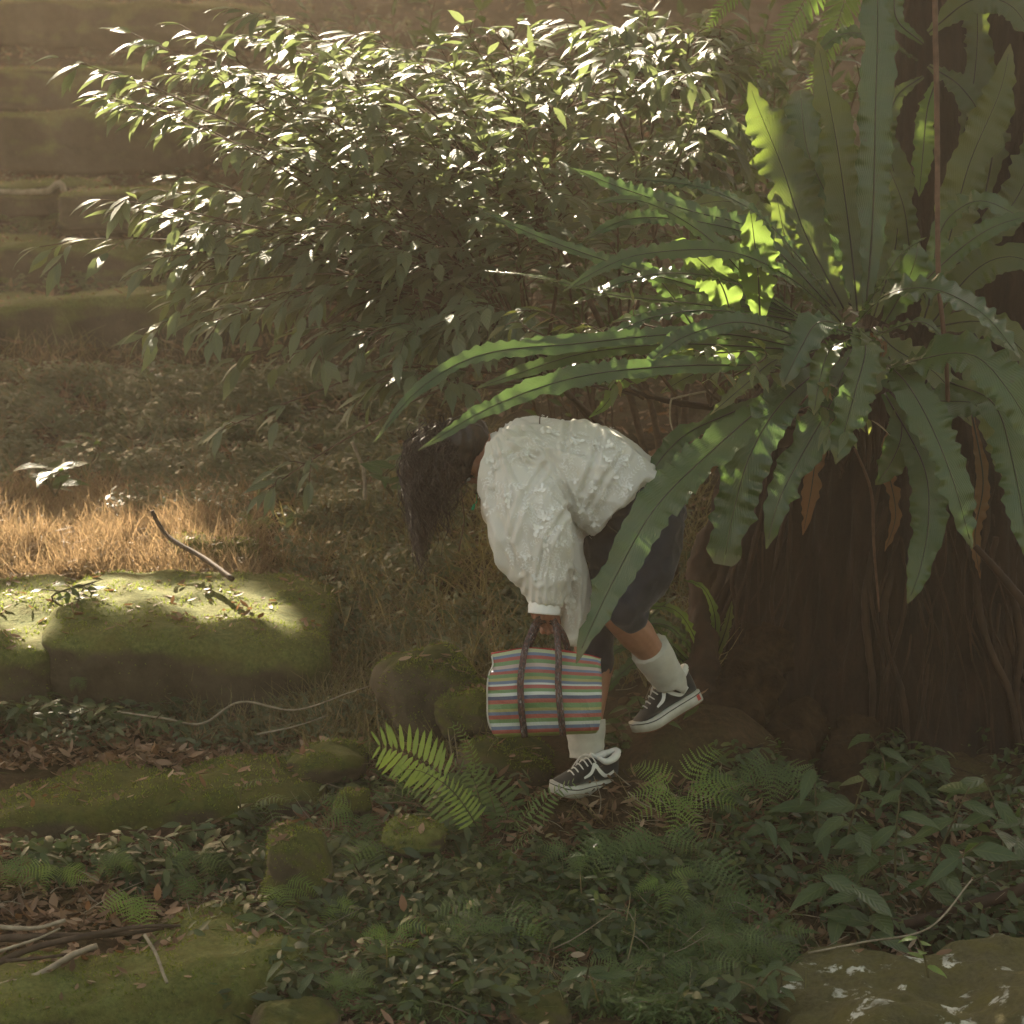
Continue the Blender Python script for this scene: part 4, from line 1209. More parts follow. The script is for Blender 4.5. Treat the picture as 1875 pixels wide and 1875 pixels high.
# darker bushes farther back
for bi, (ox, oy, od, lab, tl_) in enumerate([
        (1400, 620, 12.2, 'dark bush filling the gap between the shrub and the upright fern fronds', [(x, y, 11.6 + (k % 4) * .35) for k, (x, y) in enumerate([(1290, 60), (1370, 20), (1450, 40), (1540, 20), (1610, 60), (1330, 170), (1420, 150), (1510, 180), (1580, 260), (1280, 280), (1370, 300), (1450, 330), (1600, 380), (1310, 400), (1400, 430), (1650, 180), (1500, 90), (1240, 200)])]),
        (1060, 560, 12.6, 'dark bush behind the right half of the glittering shrub', [(x, y, 12.2 + (k % 4) * .3) for k, (x, y) in enumerate([(880, 20), (980, 30), (1080, 10), (1180, 70), (1000, 140), (1100, 160), (1190, 180), (940, 240), (1060, 280), (1160, 300), (900, 380), (1010, 400), (1120, 420), (950, 520), (1080, 540), (1180, 500), (840, 560), (1230, 600)])]),
        (700, 330, 15.0, 'dark bush high behind the middle of the shrub along the top edge', [(x, y, 14.4 + (k % 4) * .4) for k, (x, y) in enumerate([(480, -20), (560, 20), (640, -10), (720, 30), (800, -20), (880, 20), (950, 60), (600, 80), (760, 90), (860, 110), (520, 90), (680, 60), (1000, -20)])]),
        (1250, 300, 14.5, 'dark bush high behind the right part of the shrub along the top edge', [(x, y, 13.9 + (k % 4) * .4) for k, (x, y) in enumerate([(1040, -20), (1110, 20), (1180, -10), (1250, 30), (1330, -20), (1410, 20), (1480, 60), (1090, 90), (1230, 90), (1380, 100), (1550, 10), (1500, -30), (1300, 150), (1450, 160), (1580, 120)])]),
        (1800, 700, 11.6, 'dark bush at the right edge behind the fig stems', [(x, y, 11.4 + (k % 3) * .3) for k, (x, y) in enumerate([(1760, 60), (1800, 200), (1790, 330), (1860, 420), (1760, 480), (1880, 280), (1850, 580), (1780, 150)])])]):
    bp = P(ox, oy, od); bp.z = gz(bp.x, bp.y)
    bs = empty('bush', bp)
    tag(bs, lab, 'bush', 'dark bushes in the shade')
    for k, t in enumerate(tl_):
        spray(bs, bp, (rng.normal(0, .1), rng.normal(0, .1), 0), np.array(P(*t)) - np.array(bp), 9, 1500 + bi * 50 + k, MAT['bush_leaf'], llen=(.09, .15), dens=.9, from_=.35, arch=.05, ntw=9)
# ---------------------------------------------------------------- the walker
PO = Vector((P(1120, 1400, 9.1).x, P(1120, 1400, 9.1).y, gz(P(1120, 1400, 9.1).x, P(1120, 1400, 9.1).y)))
person = empty('person', PO)
tag(person, 'person in white embroidered blouse and dark jeans bending forward in mid-step, holding a striped bag', 'person')


def Q(px, py, d):
    return np.array(P(px, py, d) - PO)


def capsule(g, a, b, ra, rb, k=16, m=6):
    """tapered capsule with round ends"""
    a = np.array(a, float); b = np.array(b, float)
    t = b - a; L = np.linalg.norm(t); t /= max(L, 1e-9)
    up = np.array([0, 0, 1.0]) if abs(t[2]) < .9 else np.array([1.0, 0, 0])
    n1 = np.cross(t, up); n1 /= np.linalg.norm(n1); n2 = np.cross(t, n1)
    rings = []
    for i in range(m + 1):
        th = math.pi / 2 * i / m
        rings.append((a - t * ra * math.cos(th), ra * math.sin(th)))
    for i in range(m + 1):
        th = math.pi / 2 * i / m
        rings.append((b + t * rb * math.sin(th), rb * math.cos(th)))
    loft_rings(g, [(c, n1 * max(r, 1e-4), n2 * max(r, 1e-4)) for c, r in rings], k)


def loft_rings(g, rings, k=24):
    ang = np.linspace(0, 2 * math.pi, k, endpoint=False)
    V = [c + np.cos(ang)[:, None] * u + np.sin(ang)[:, None] * v for c, u, v in rings]
    n = len(V)
    ii = np.arange(n * k).reshape(n, k)
    F = [tuple(f) for f in np.stack([ii[:-1], np.roll(ii[:-1], -1, axis=1), np.roll(ii[1:], -1, axis=1), ii[1:]], axis=-1).reshape(-1, 4)]
    F.append(tuple(ii[0][::-1])); F.append(tuple(ii[-1]))
    g.add(np.concatenate(V), F)


def loft(g, secs, n=24, k=28):
    """secs: (centre, radius in the picture plane, radius in depth[, axis dir]) -> closed smooth tube"""
    A = np.array([list(c) + [r, q] for c, r, q in secs])
    C = cr(A, n)
    T = tangents(C[:, :3])
    rings = []
    for i in range(n):
        t = T[i]
        dv = np.array([0, 1.0, 0])
        u = np.cross(dv, t); u /= np.linalg.norm(u)
        v = np.cross(t, u); v /= np.linalg.norm(v)
        rings.append((C[i, :3], u * C[i, 3], v * C[i, 4]))
    loft_rings(g, rings, k)


def remeshed(g, vox, smooth=6, post=None, dec=None):
    me = g.mesh('tmp')
    o = bpy.data.objects.new('tmp', me)
    COL.objects.link(o)
    md = o.modifiers.new('r', 'REMESH'); md.mode = 'VOXEL'; md.voxel_size = vox
    if smooth:
        ms = o.modifiers.new('s', 'SMOOTH'); ms.iterations = smooth; ms.factor = 0.5
    dg = bpy.context.evaluated_depsgraph_get()
    dg.update()
    me2 = bpy.data.meshes.new_from_object(o.evaluated_get(dg))
    bpy.data.objects.remove(o)
    bpy.data.meshes.remove(me)
    if post:
        n = len(me2.vertices)
        co = np.empty(n * 3); me2.vertices.foreach_get('co', co); co = co.reshape(-1, 3)
        no = np.empty(n * 3); me2.vertex_normals.foreach_get('vector', no); no = no.reshape(-1, 3)
        me2.vertices.foreach_set('co', post(co, no).ravel())
        me2.update()
    me2.materials.clear()
    return me2


def orient(me_o, c, X, Y, Z):
    """object placed with its local axes X Y Z at c (local to person)"""
    me_o.matrix_local = Matrix(((X[0], Y[0], Z[0], c[0]), (X[1], Y[1], Z[1], c[1]), (X[2], Y[2], Z[2], c[2]), (0, 0, 0, 1)))


def mat_skin():
    m, nt, out = new_mat('skin')
    nz = noise_tex(nt, 40, 3)
    pr = N(nt, 'ShaderNodeBsdfPrincipled', Roughness=0.5)
    nt.links.new(ramp(nt, nz, [(0.3, (0.30, 0.14, 0.085)), (0.7, (0.36, 0.175, 0.11))]), pr.inputs['Base Color'])
    pr.inputs['Subsurface Weight'].default_value = 0.1
    pr.inputs['Subsurface Radius'].default_value = (0.01, 0.004, 0.002)
    nt.links.new(pr.outputs[0], out.inputs['Surface'])
    return m


def mat_fabric(name, c1, c2, sc, rough=0.85, trans=0.0, b=0.3, weave=900, tcol=None):
    m, nt, out = new_mat(name)
    nz = noise_tex(nt, sc, 4)
    fine = noise_tex(nt, weave, 2)
    col = ramp(nt, nz, [(0.3, c1), (0.7, c2)])
    pr = N(nt, 'ShaderNodeBsdfPrincipled', Roughness=rough)
    pr.inputs['Specular IOR Level'].default_value = 0.2
    pr.inputs['Sheen Weight'].default_value = 0.2
    nt.links.new(col, pr.inputs['Base Color'])
    nt.links.new(bump(nt, fine, b, 0.001), pr.inputs['Normal'])
    if trans:
        tr = N(nt, 'ShaderNodeBsdfTranslucent')
        nt.links.new(col, tr.inputs['Color'])
        mx = N(nt, 'ShaderNodeMixShader'); mx.inputs[0].default_value = trans
        nt.links.new(pr.outputs[0], mx.inputs[1]); nt.links.new(tr.outputs[0], mx.inputs[2])
        nt.links.new(mx.outputs[0], out.inputs['Surface'])
    else:
        nt.links.new(pr.outputs[0], out.inputs['Surface'])
    return m


MAT['skin'] = mat_skin()
MAT['blouse'] = mat_fabric('blouse', (0.76, 0.735, 0.68), (0.82, 0.80, 0.745), 6, 0.8, 0.25, 0.25)
MAT['embroidery'] = mat_fabric('embroidery', (0.86, 0.85, 0.82), (0.90, 0.89, 0.86), 30, 0.7, 0.1, 0.4)
MAT['denim'] = mat_fabric('denim', (0.010, 0.012, 0.020), (0.026, 0.030, 0.044), 14, 0.85, 0, 0.5, 700)
MAT['sock'] = mat_fabric('sock', (0.42, 0.40, 0.36), (0.54, 0.52, 0.47), 20, 0.9, 0, 0.5, 500)
MAT['hair'] = simple_mat('hair', (0.006, 0.003, 0.002), (0.026, 0.010, 0.005), 60, 0.45, 0.0, spec=0.45)
MAT['canvas_black'] = mat_fabric('canvas_black', (0.010, 0.010, 0.011), (0.022, 0.022, 0.024), 25, 0.8, 0, 0.4, 800)
MAT['rubber_white'] = simple_mat('rubber_white', (0.38, 0.36, 0.31), (0.55, 0.53, 0.48), 18, 0.55, 0.05)
MAT['leather_white'] = simple_mat('leather_white', (0.60, 0.59, 0.57), (0.72, 0.71, 0.69), 25, 0.5, 0.1)
MAT['red_tab'] = simple_mat('red_tab', (0.34, 0.03, 0.03), (0.42, 0.045, 0.04), 25, 0.5, 0.0)
MAT['gum'] = simple_mat('gum', (0.16, 0.07, 0.04), (0.22, 0.10, 0.06), 25, 0.7, 0.2)

# joints (near = the walker's left side)
HEAD = Q(838, 838, 9.06)
hipN, hipF = Q(1200, 955, 8.98), Q(1180, 955, 9.18)
kneeN, kneeF = Q(1128, 1118, 8.93), Q(1078, 1150, 9.15)
ankN, ankF = Q(1222, 1232, 9.17), Q(1073, 1378, 9.14)
shN, shF = Q(936, 846, 8.94), Q(930, 840, 9.20)
elN, elF = Q(975, 985, 8.83), Q(1000, 990, 9.22)
wrN, wrF = Q(997, 1086, 8.845), Q(1006, 1096, 8.985)

body = Geo()
# trunk of the body
loft(body, [(Q(895, 818, 9.06), .05, .055), (Q(925, 828, 9.06), .07, .13), (Q(985, 845, 9.06), .10, .16), (Q(1060, 868, 9.06), .095, .135), (Q(1130, 905, 9.07), .09, .13), (Q(1180, 938, 9.07), .095, .14), (Q(1195, 955, 9.07), .05, .10)], 30, 32)
capsule(body, Q(925, 825, 9.06), Q(872, 822, 9.06), .055, .05)          # neck
for (s, e, wv) in ((shN, elN, wrN), (shF, elF, wrF)):
    capsule(body, Q(945, 840, 9.06), s, .055, .048)
    capsule(body, s, e, .046, .038); capsule(body, e, wv, .040, .026)
for h, k_, a in ((hipN, kneeN, ankN), (hipF, kneeF, ankF)):
    capsule(body, h, k_, .078, .060)
    mid = k_ * .68 + a * .32
    bk = np.array([0.035, 0.01, 0.0]) if h is hipF else np.array([0.02, 0.02, -0.02])
    capsule(body, k_, mid + bk * .8, .064, .064); capsule(body, mid + bk * .8, a, .062, .036)
# head: crown to the lower left, face to the lower right
CR = np.array([-0.86, 0, -0.50]); CR /= np.linalg.norm(CR)
FC = np.array([0.50, 0, -0.86]); FC /= np.linalg.norm(FC)
SD = np.array([0, 1.0, 0])


def hp(c, f, s):           # head coordinates: crown, face, side (m)
    return HEAD + CR * c + FC * f + SD * s


def ellips(g, c, r, k=18, m=12):
    rings = []
    for i in range(m + 1):
        th = math.pi * i / m
        z = -math.cos(th); q = max(math.sin(th), .01)
        rings.append((c + CR * r[0] * z, FC * r[1] * q, SD * r[2] * q))
    loft_rings(g, rings, k)


ellips(body, hp(.02, -.01, 0), (.098, .098, .078))
ellips(body, hp(-.045, .022, 0), (.075, .070, .062))
ellips(body, hp(-.095, .055, 0), (.026, .026, .030))       # chin
capsule(body, hp(.012, .088, 0), hp(-.028, .112, 0), .008, .013, 10, 4)   # nose
for s in (-1, 1):
    capsule(body, hp(-.028, .100, s * .010), hp(-.030, .098, s * .014), .008, .007, 8, 3)
    capsule(body, hp(.025, .082, s * .012), hp(.022, .074, s * .05), .009, .008, 8, 3)      # brow
    ellips(body, hp(-.02, -.005, s * .078), (.030, .017, .010), 10, 8)      # ear
    capsule(body, hp(-.030, .062, s * .035), hp(-.04, .05, s * .045), .02, .02, 8, 3)   # cheek
capsule(body, hp(-.057, .092, -.018), hp(-.057, .092, .018), .0075, .0075, 8, 3)
capsule(body, hp(-.069, .088, -.016), hp(-.069, .088, .016), .008, .008, 8, 3)
capsule(body, hp(-.06, -.03, 0), Q(905, 824, 9.06), .055, .055)


def hand(g, wr, fdir, across, palmn, grip, L=0.175, thumb_side=1):
    """palm + five separate curled fingers. fdir: along the hand, across: little->index, palmn: out of the palm"""
    fdir = fdir / np.linalg.norm(fdir); across = across / np.linalg.norm(across); palmn = palmn / np.linalg.norm(palmn)
    pw = 0.036
    for s in (-1, -.35, .35, 1):
        capsule(g, wr + across * s * .014, wr + fdir * .075 + across * s * .029, .013, .012, 10, 4)
    for j, (s, ln) in enumerate(((-1, .052), (-.35, .064), (.35, .070), (1, .062))):
        a = wr + fdir * .080 + across * s * .030
        d1 = fdir * math.cos(grip * .7) + palmn * math.sin(grip * .7)
        d2 = fdir * math.cos(grip * 1.75) + palmn * math.sin(grip * 1.75)
        d3 = fdir * math.cos(grip * 2.6) + palmn * math.sin(grip * 2.6)
        b = a + d1 * ln * .48; c = b + d2 * ln * .34; e = c + d3 * ln * .25
        capsule(g, a, b, .0088, .0082, 8, 3); capsule(g, b, c, .0082, .0078, 8, 3); capsule(g, c, e, .0078, .0066, 8, 3)
    a = wr + fdir * .022 + across * .026
    b = a + across * .020 + fdir * .026 + palmn * .014
    c = b + fdir * .028 + palmn * .016 - across * .004
    e = c + fdir * .016 + palmn * .014 - across * .012
    capsule(g, a, b, .0125, .0105, 8, 3); capsule(g, b, c, .0102, .009, 8, 3); capsule(g, c, e, .009, .0075, 8, 3)


down = np.array([0.02, 0, -1.0])
hand(body, wrN + down * .012, down, np.array([-1.0, 0.15, 0]), np.array([0.1, 1.0, 0]), 0.95)
hand(body, wrF + down * .012, down, np.array([-1.0, -0.15, 0]), np.array([0.1, -1.0, 0]), 0.95)
# feet inside the shoes
me = remeshed(body, 0.0042, 3)
body_o = link('body', me, MAT['skin'], person)

# face details
g = Geo()
for s in (-1, 1):
    ellips(g, hp(.005, .081, s * .031), (.0105, .008, .0125), 12, 8)
g.build('eyes', MAT['leather_white'], body_o)
g = Geo()
for s in (-1, 1):
    ellips(g, hp(.005, .0855, s * .031), (.0052, .0045, .0052), 10, 8)
g.build('irises', MAT['hair'], body_o)

# ---- jeans
jg = Geo()
loft(jg, [(Q(1110, 885, 9.07), .115, .150), (Q(1150, 915, 9.07), .125, .165), (Q(1195, 950, 9.07), .132, .180), (Q(1212, 975, 9.07), .10, .15)], 18, 30)
capsule(jg, Q(1195, 965, 9.0), Q(1182, 1045, 8.97), .118, .104)
capsule(jg, Q(1182, 1045, 8.97), Q(1138, 1112, 8.93), .104, .078)
capsule(jg, Q(1138, 1112, 8.93), Q(1150, 1128, 8.96), .076, .072)
capsule(jg, Q(1130, 940, 9.12), Q(1122, 1000, 9.13), .115, .112)
capsule(jg, Q(1165, 965, 9.15), Q(1120, 1060, 9.15), .112, .096)
capsule(jg, Q(1120, 1060, 9.15), Q(1090, 1145, 9.15), .094, .076)
capsule(jg, Q(1090, 1145, 9.15), Q(1088, 1215, 9.15), .074, .068)


def folds(amp, freq, stretch, seed, amp2=None):
    def f(co, no):
        o = np.empty(len(co))
        sx = Vector((seed, seed * 2.3, seed * .7))
        for i in range(len(co)):
            p = Vector((co[i][0] * stretch[0], co[i][1] * stretch[1], co[i][2] * stretch[2])) * freq + sx
            a = mnoise.noise(p); b = mnoise.noise(p * 2.1 + sx)
            o[i] = (0.5 - abs(a) * 2) * .75 + (0.4 - abs(b) * 2) * .35
        return co + no * (o * amp)[:, None]
    return f


me = remeshed(jg, 0.007, 5, folds(0.011, 10, (1, 1, 1), 3.0))
jeans = link('jeans', me, MAT['denim'], person)

# ---- blouse
bl = Geo()
loft(bl, [(Q(890, 812, 9.06), .045, .06), (Q(908, 822, 9.06), .090, .15), (Q(945, 836, 9.06), .138, .215), (Q(1010, 857, 9.06), .172, .20), (Q(1070, 872, 9.06), .186, .20), (Q(1115, 895, 9.07), .180, .20), (Q(1142, 918, 9.07), .182, .205)], 44, 44)
# tail at the back reaching over the hip
loft(bl, [(Q(1110, 830, 9.07), .05, .15), (Q(1165, 860, 9.07), .045, .16), (Q(1205, 872, 9.07), .02, .15)], 14, 24)
# near sleeve, full and gathered at the cuff
loft(bl, [(Q(940, 806, 8.97), .05, .08), (Q(932, 830, 8.93), .085, .09), (Q(930, 865, 8.91), .094, .095), (Q(946, 905, 8.88), .118, .10), (Q(970, 955, 8.85), .146, .105), (Q(985, 1005, 8.84), .142, .10), (Q(998, 1050, 8.84), .108, .09), (Q(1001, 1085, 8.84), .070, .068), (Q(999, 1104, 8.84), .056, .056)], 40, 36)
# far sleeve
loft(bl, [(Q(925, 830, 9.20), .065, .07), (Q(922, 880, 9.24), .09, .085), (Q(940, 935, 9.25), .10, .09), (Q(975, 1000, 9.22), .10, .09), (Q(1000, 1070, 9.12), .07, .07), (Q(1006, 1110, 9.05), .05, .05)], 34, 30)
# loose front of the blouse hanging down
loft(bl, [(Q(985, 905, 9.06), .13, .15), (Q(1010, 970, 9.06), .12, .13), (Q(1035, 1040, 9.05), .085, .11), (Q(1052, 1100, 9.04), .066, .085), (Q(1056, 1140, 9.03), .050, .065), (Q(1048, 1180, 9.02), .016, .03)], 34, 30)


CREASES = [
    [(930, 802), (965, 794), (1000, 822), (1022, 865), (1050, 925), (1060, 985)],
    [(902, 846), (945, 826), (985, 836)], [(1100, 788), (1090, 840), (1066, 900)], [(1040, 775), (1034, 830)],
    [(1140, 835), (1108, 872), (1078, 930)], [(1000, 850), (962, 905), (935, 985)],
    [(1042, 930), (1002, 985), (987, 1062)], [(902, 900), (922, 980), (952, 1048)], [(1046, 1050), (1052, 1110), (1048, 1160)]]


def blouse_folds(co, no):
    o = np.empty(len(co))
    S1 = Vector((5.1, 2.2, 7.7))
    o_f = Q(895, 775, 8.9)
    shx, shz = o_f[0], o_f[2]
    for i in range(len(co)):
        x, y, z = co[i]
        # folds run along the sleeve (vertical) and fan out from the shoulder over the back
        dx, dz = x - shx, z - shz
        rr = math.hypot(dx, dz) + .02
        an = math.atan2(dz, dx)
        near = 1.0 if y < 8.97 - PO.y + 0.0 else 0.6
        p = Vector((an * 2.6, y * 5.0, rr * 2.2)) + S1
        a = mnoise.noise(p)
        b = mnoise.noise(Vector((an * 6.5, y * 9.0, rr * 5.0)) + S1)
        c = mnoise.noise(Vector((x * 26, y * 20, z * 14)) + S1)
        cuff = math.exp(-((z - Q(998, 1085, 8.84)[2]) / .05) ** 2) * (1 if y < 0 else .5)
        rf = min(1, rr / .16)
        o[i] = rf * (.027 * (0.45 - abs(a) * 2.2) + .010 * (0.4 - abs(b) * 2)) + .008 * c + .006 * (0.4 - 2 * abs(mnoise.noise(Vector((x * 9, y * 9, z * 6)) + S1))) + cuff * .003 * math.sin(x * 260)
    o = np.maximum(o, -.012)
    W = co + np.array(PO)
    px, py, _ = to_px(W[:, 0], W[:, 1], W[:, 2])
    near_ = (no[:, 1] < .25) & (co[:, 1] < .15)
    for line in CREASES:
        L_ = np.array(line, float)
        d = np.full(len(co), 1e9); tt = np.zeros(len(co))
        for a_, b_ in zip(L_[:-1], L_[1:]):
            ab = b_ - a_
            t_ = np.clip(((px - a_[0]) * ab[0] + (py - a_[1]) * ab[1]) / (ab @ ab), 0, 1)
            dd_ = np.hypot(px - a_[0] - t_ * ab[0], py - a_[1] - t_ * ab[1])
            d = np.minimum(d, dd_)
        w_ = 5.0
        o += near_ * .0075 * (-np.exp(-(d / w_) ** 2) + .75 * np.exp(-((d - 2 * w_) / w_) ** 2))
    return co + no * o[:, None]


me = remeshed(bl, 0.0058, 5, blouse_folds)
blouse = link('blouse', me, MAT['blouse'], person)
# cuffs
g = Geo()
tube(g, [Q(998, 1100, 8.84), Q(997, 1112, 8.84), Q(996, 1124, 8.84)], [.054, .057, .056], 8, 28, .02)
g.build('cuff', MAT['embroidery'], blouse)
g = Geo()
tube(g, [Q(1006, 1108, 9.05), Q(1007, 1120, 9.03), Q(1007, 1130, 9.02)], [.045, .044, .043], 8, 24, .02)
g.build('cuff', MAT['embroidery'], blouse)
# embroidered petals and sprigs laid on the cloth
bv = BVHTree.FromPolygons([v.co for v in me.vertices], [tuple(p.vertices) for p in me.polygons])
rb = np.random.default_rng(5)
pet = leaf_template(0.62, 0.25, -0.15, (0.3, 0.7), (0.8, 0.95))
slim = leaf_template(0.34, 0.2, -0.1, (0.3, 0.7), (0.9, 0.9))
g = Geo()


def on_cloth(px, py):
    o = P(px, py, 6.0) - PO
    t = P(px, py, 10.0) - PO
    d = (t - o).normalized()
    h = bv.ray_cast(o, d)
    if h[0] is None:
        return None, None
    n = h[1] if h[1].dot(d) < 0 else -h[1]
    return h[0], n


def put(tm, px, py, ang, size, lift=.006):
    h, n = on_cloth(px, py)
    if h is None or n.y > -0.12:
        return
    dirv = Vector((math.cos(ang), 0, math.sin(ang)))
    t = (dirv - n * dirv.dot(n))
    if t.length < .2:
        return
    v, f, uv = xform(tm, tuple(t.normalized()), tuple(n), tuple(h + n * lift), size)
    g.add(v, f, uv)


def flower(px, py, s):
    a0 = rb.uniform(0, 6.28)
    for k in range(6):
        put(pet, px + rb.normal(0, 2.5), py + rb.normal(0, 2.5), a0 + k * 1.05 + rb.normal(0, .25), s * rb.uniform(.75, 1.2), .008)


def sprig(px, py, a, n, s):
    for k in range(n):
        qx = px + math.cos(a) * k * 6.2; qy = py - math.sin(a) * k * 6.2
        for sg in (-1, 1):
            put(slim, qx, qy, a + sg * .8, s)
    put(slim, px + math.cos(a) * n * 6, py - math.sin(a) * n * 6, a, s)


cent = [(915, 872), (940, 905), (905, 915), (985, 905), (960, 950), (985, 975), (1010, 945), (1005, 1010), (985, 1040), (1020, 1045), (950, 1000), (1030, 1000),
        (1080, 830), (1120, 850), (1140, 875), (1100, 900), (1060, 800), (1120, 800), (1150, 900), (1020, 800), (985, 790), (1070, 930), (1150, 840), (1040, 880),
        (1050, 1060), (1040, 1120), (1060, 1100), (930, 830), (1075, 960), (960, 830)]
for (x, y) in cent:
    for _ in range(1):
        flower(x + rb.normal(0, 13), y + rb.normal(0, 11), rb.uniform(.014, .022))
    for _ in range(6):
        sprig(x + rb.normal(0, 15), y + rb.normal(0, 13), rb.uniform(0, 6.28), rb.integers(3, 6), rb.uniform(.010, .014))
g.build('embroidery', MAT['embroidery'], blouse)

# ---- hair
g = Geo()
ellips(g, hp(.034, -.028, 0), (.118, .118, .112), 26, 18)
ellips(g, hp(-.03, -.045, 0), (.115, .090, .104), 20, 14)
ellips(g, hp(-.01, -.01, 0), (.085, .065, .100), 20, 14)
ellips(g, hp(.07, .015, 0), (.088, .085, .098), 20, 14)
me = remeshed(g, 0.006, 3, folds(0.012, 26, (1, 1, .35), 8.0))
hair = link('hair', me, MAT['hair'], person)
g = Geo()
rh = np.random.default_rng(11)
for i in range(2600):
    # root on the scalp
    c = rh.uniform(-.45, 1.0); az = rh.uniform(0, 6.28)
    sc = math.sqrt(max(1 - c * c, .0))
    f, s = math.cos(az) * sc, math.sin(az) * sc
    if (f > .72 and c < .55) or (f > .40 and c < .25):
        continue
    root_p = hp(.034 + .116 * c, -.022 + .112 * f, .110 * s)
    outw = CR * c * .9 + FC * f * .6 + SD * s * .8
    outw /= np.linalg.norm(outw)
    ln = rh.uniform(.10, .36) * (1 if i % 5 else 1.12)
    curl = rh.uniform(.008, .026); fr = rh.uniform(30, 70); p0 = rh.uniform(0, 6.28)
    n = 15
    p = root_p.copy(); v = outw * .8 + np.array([-.25, 0, .15]) + rh.normal(0, .28, 3)
    pts = []
    pull = np.array([Q(772, 900, 9.06)[0], 0, 0])
    for k in range(n):
        t = k / (n - 1)
        pts.append(p + np.array([math.cos(p0 + fr * t * .35), math.sin(p0 + fr * t * .35), 0]) * curl * min(1, t * 3))
        v = v * .72 + np.array([0, 0, -1.0]) * (.40) + np.array([(pull[0] - p[0]) * 2.2 * (1 if c > .1 else .2), -p[1] * .5 + (9.06 * 0), 0])
        v /= np.linalg.norm(v)
        p = p + v * ln / n
    Cc = np.array(pts)
    wdt = rh.uniform(.0012, .0028)
    sdv = rh.normal(0, 1, 3); sdv[2] *= .2; sdv /= np.linalg.norm(sdv)
    ww = wdt * np.linspace(1, .25, n)[:, None]
    V = np.concatenate([Cc - sdv * ww, Cc + sdv * ww])
    F = [(k, k + 1, n + k + 1, n + k) for k in range(n - 1)]
    g.add(V, F)
g.build('hair_strands', MAT['hair'], hair)
# green earring
g = Geo()
MAT['ear_gem'] = simple_mat('ear_gem', (0.0, 0.25, 0.12), (0.02, 0.45, 0.22), 60, 0.2, 0)
ep = Q(868, 925, 8.98)
capsule(g, ep, ep + np.array([-.004, 0, -.012]), .005, .006, 8, 4)
capsule(g, ep + np.array([.006, 0, .006]), ep + np.array([.010, 0, .014]), .0025, .002, 6, 3)
capsule(g, ep + np.array([.010, 0, .014]), Q(872, 905, 9.0), .0008, .0008, 5, 2)
g.build('earring', MAT['ear_gem'], person)


# ---- socks
def sock(a, b, foot):
    g = Geo()
    tube(g, [a, a * .66 + b * .34, a * .3 + b * .7, b, b + foot * .03], [.071, .070, .064, .061, .057], 22, 26)
    V = g.V[0]
    ax = b - a; L = np.linalg.norm(ax); ax = ax / L
    for i in range(len(V)):
        k = i % 26
        t = (V[i] - a) @ ax / L
        c = a + ax * L * t
        rad = V[i] - c
        V[i] = c + rad * (1 + .03 * (1 if k % 2 else -1) + .05 * math.sin(t * 22) * max(0, t - .3))
    g.build('sock', MAT['sock'], person)


sock(Q(1072, 1318, 9.14), Q(1075, 1392, 9.13), np.array([-.3, 0, -.3]))
sock(Q(1189, 1187, 9.085), Q(1228, 1250, 9.18), np.array([-.1, 0, -.6]))


# ---- sneakers, local: x to the toe, y to the side, z up; heel back at x=0, sole bottom z=0
def plan(x, L=.285):
    t = np.clip(x / L, 0, 1)
    return np.interp(t, [0, .03, .12, .35, .52, .72, .86, .95, 1.0], [.014, .026, .034, .033, .037, .046, .043, .030, .010])


def bend(V, x0, ang):
    V = V.copy()
    for i in range(len(V)):
        x, y, z = V[i]
        if x > x0:
            a = ang * min(1, (x - x0) / .07)
            r = x - x0
            V[i] = (x0 + r * math.cos(a * .7) - z * math.sin(a * .5), y, z * math.cos(a * .5) + r * math.sin(a * .7))
    return V


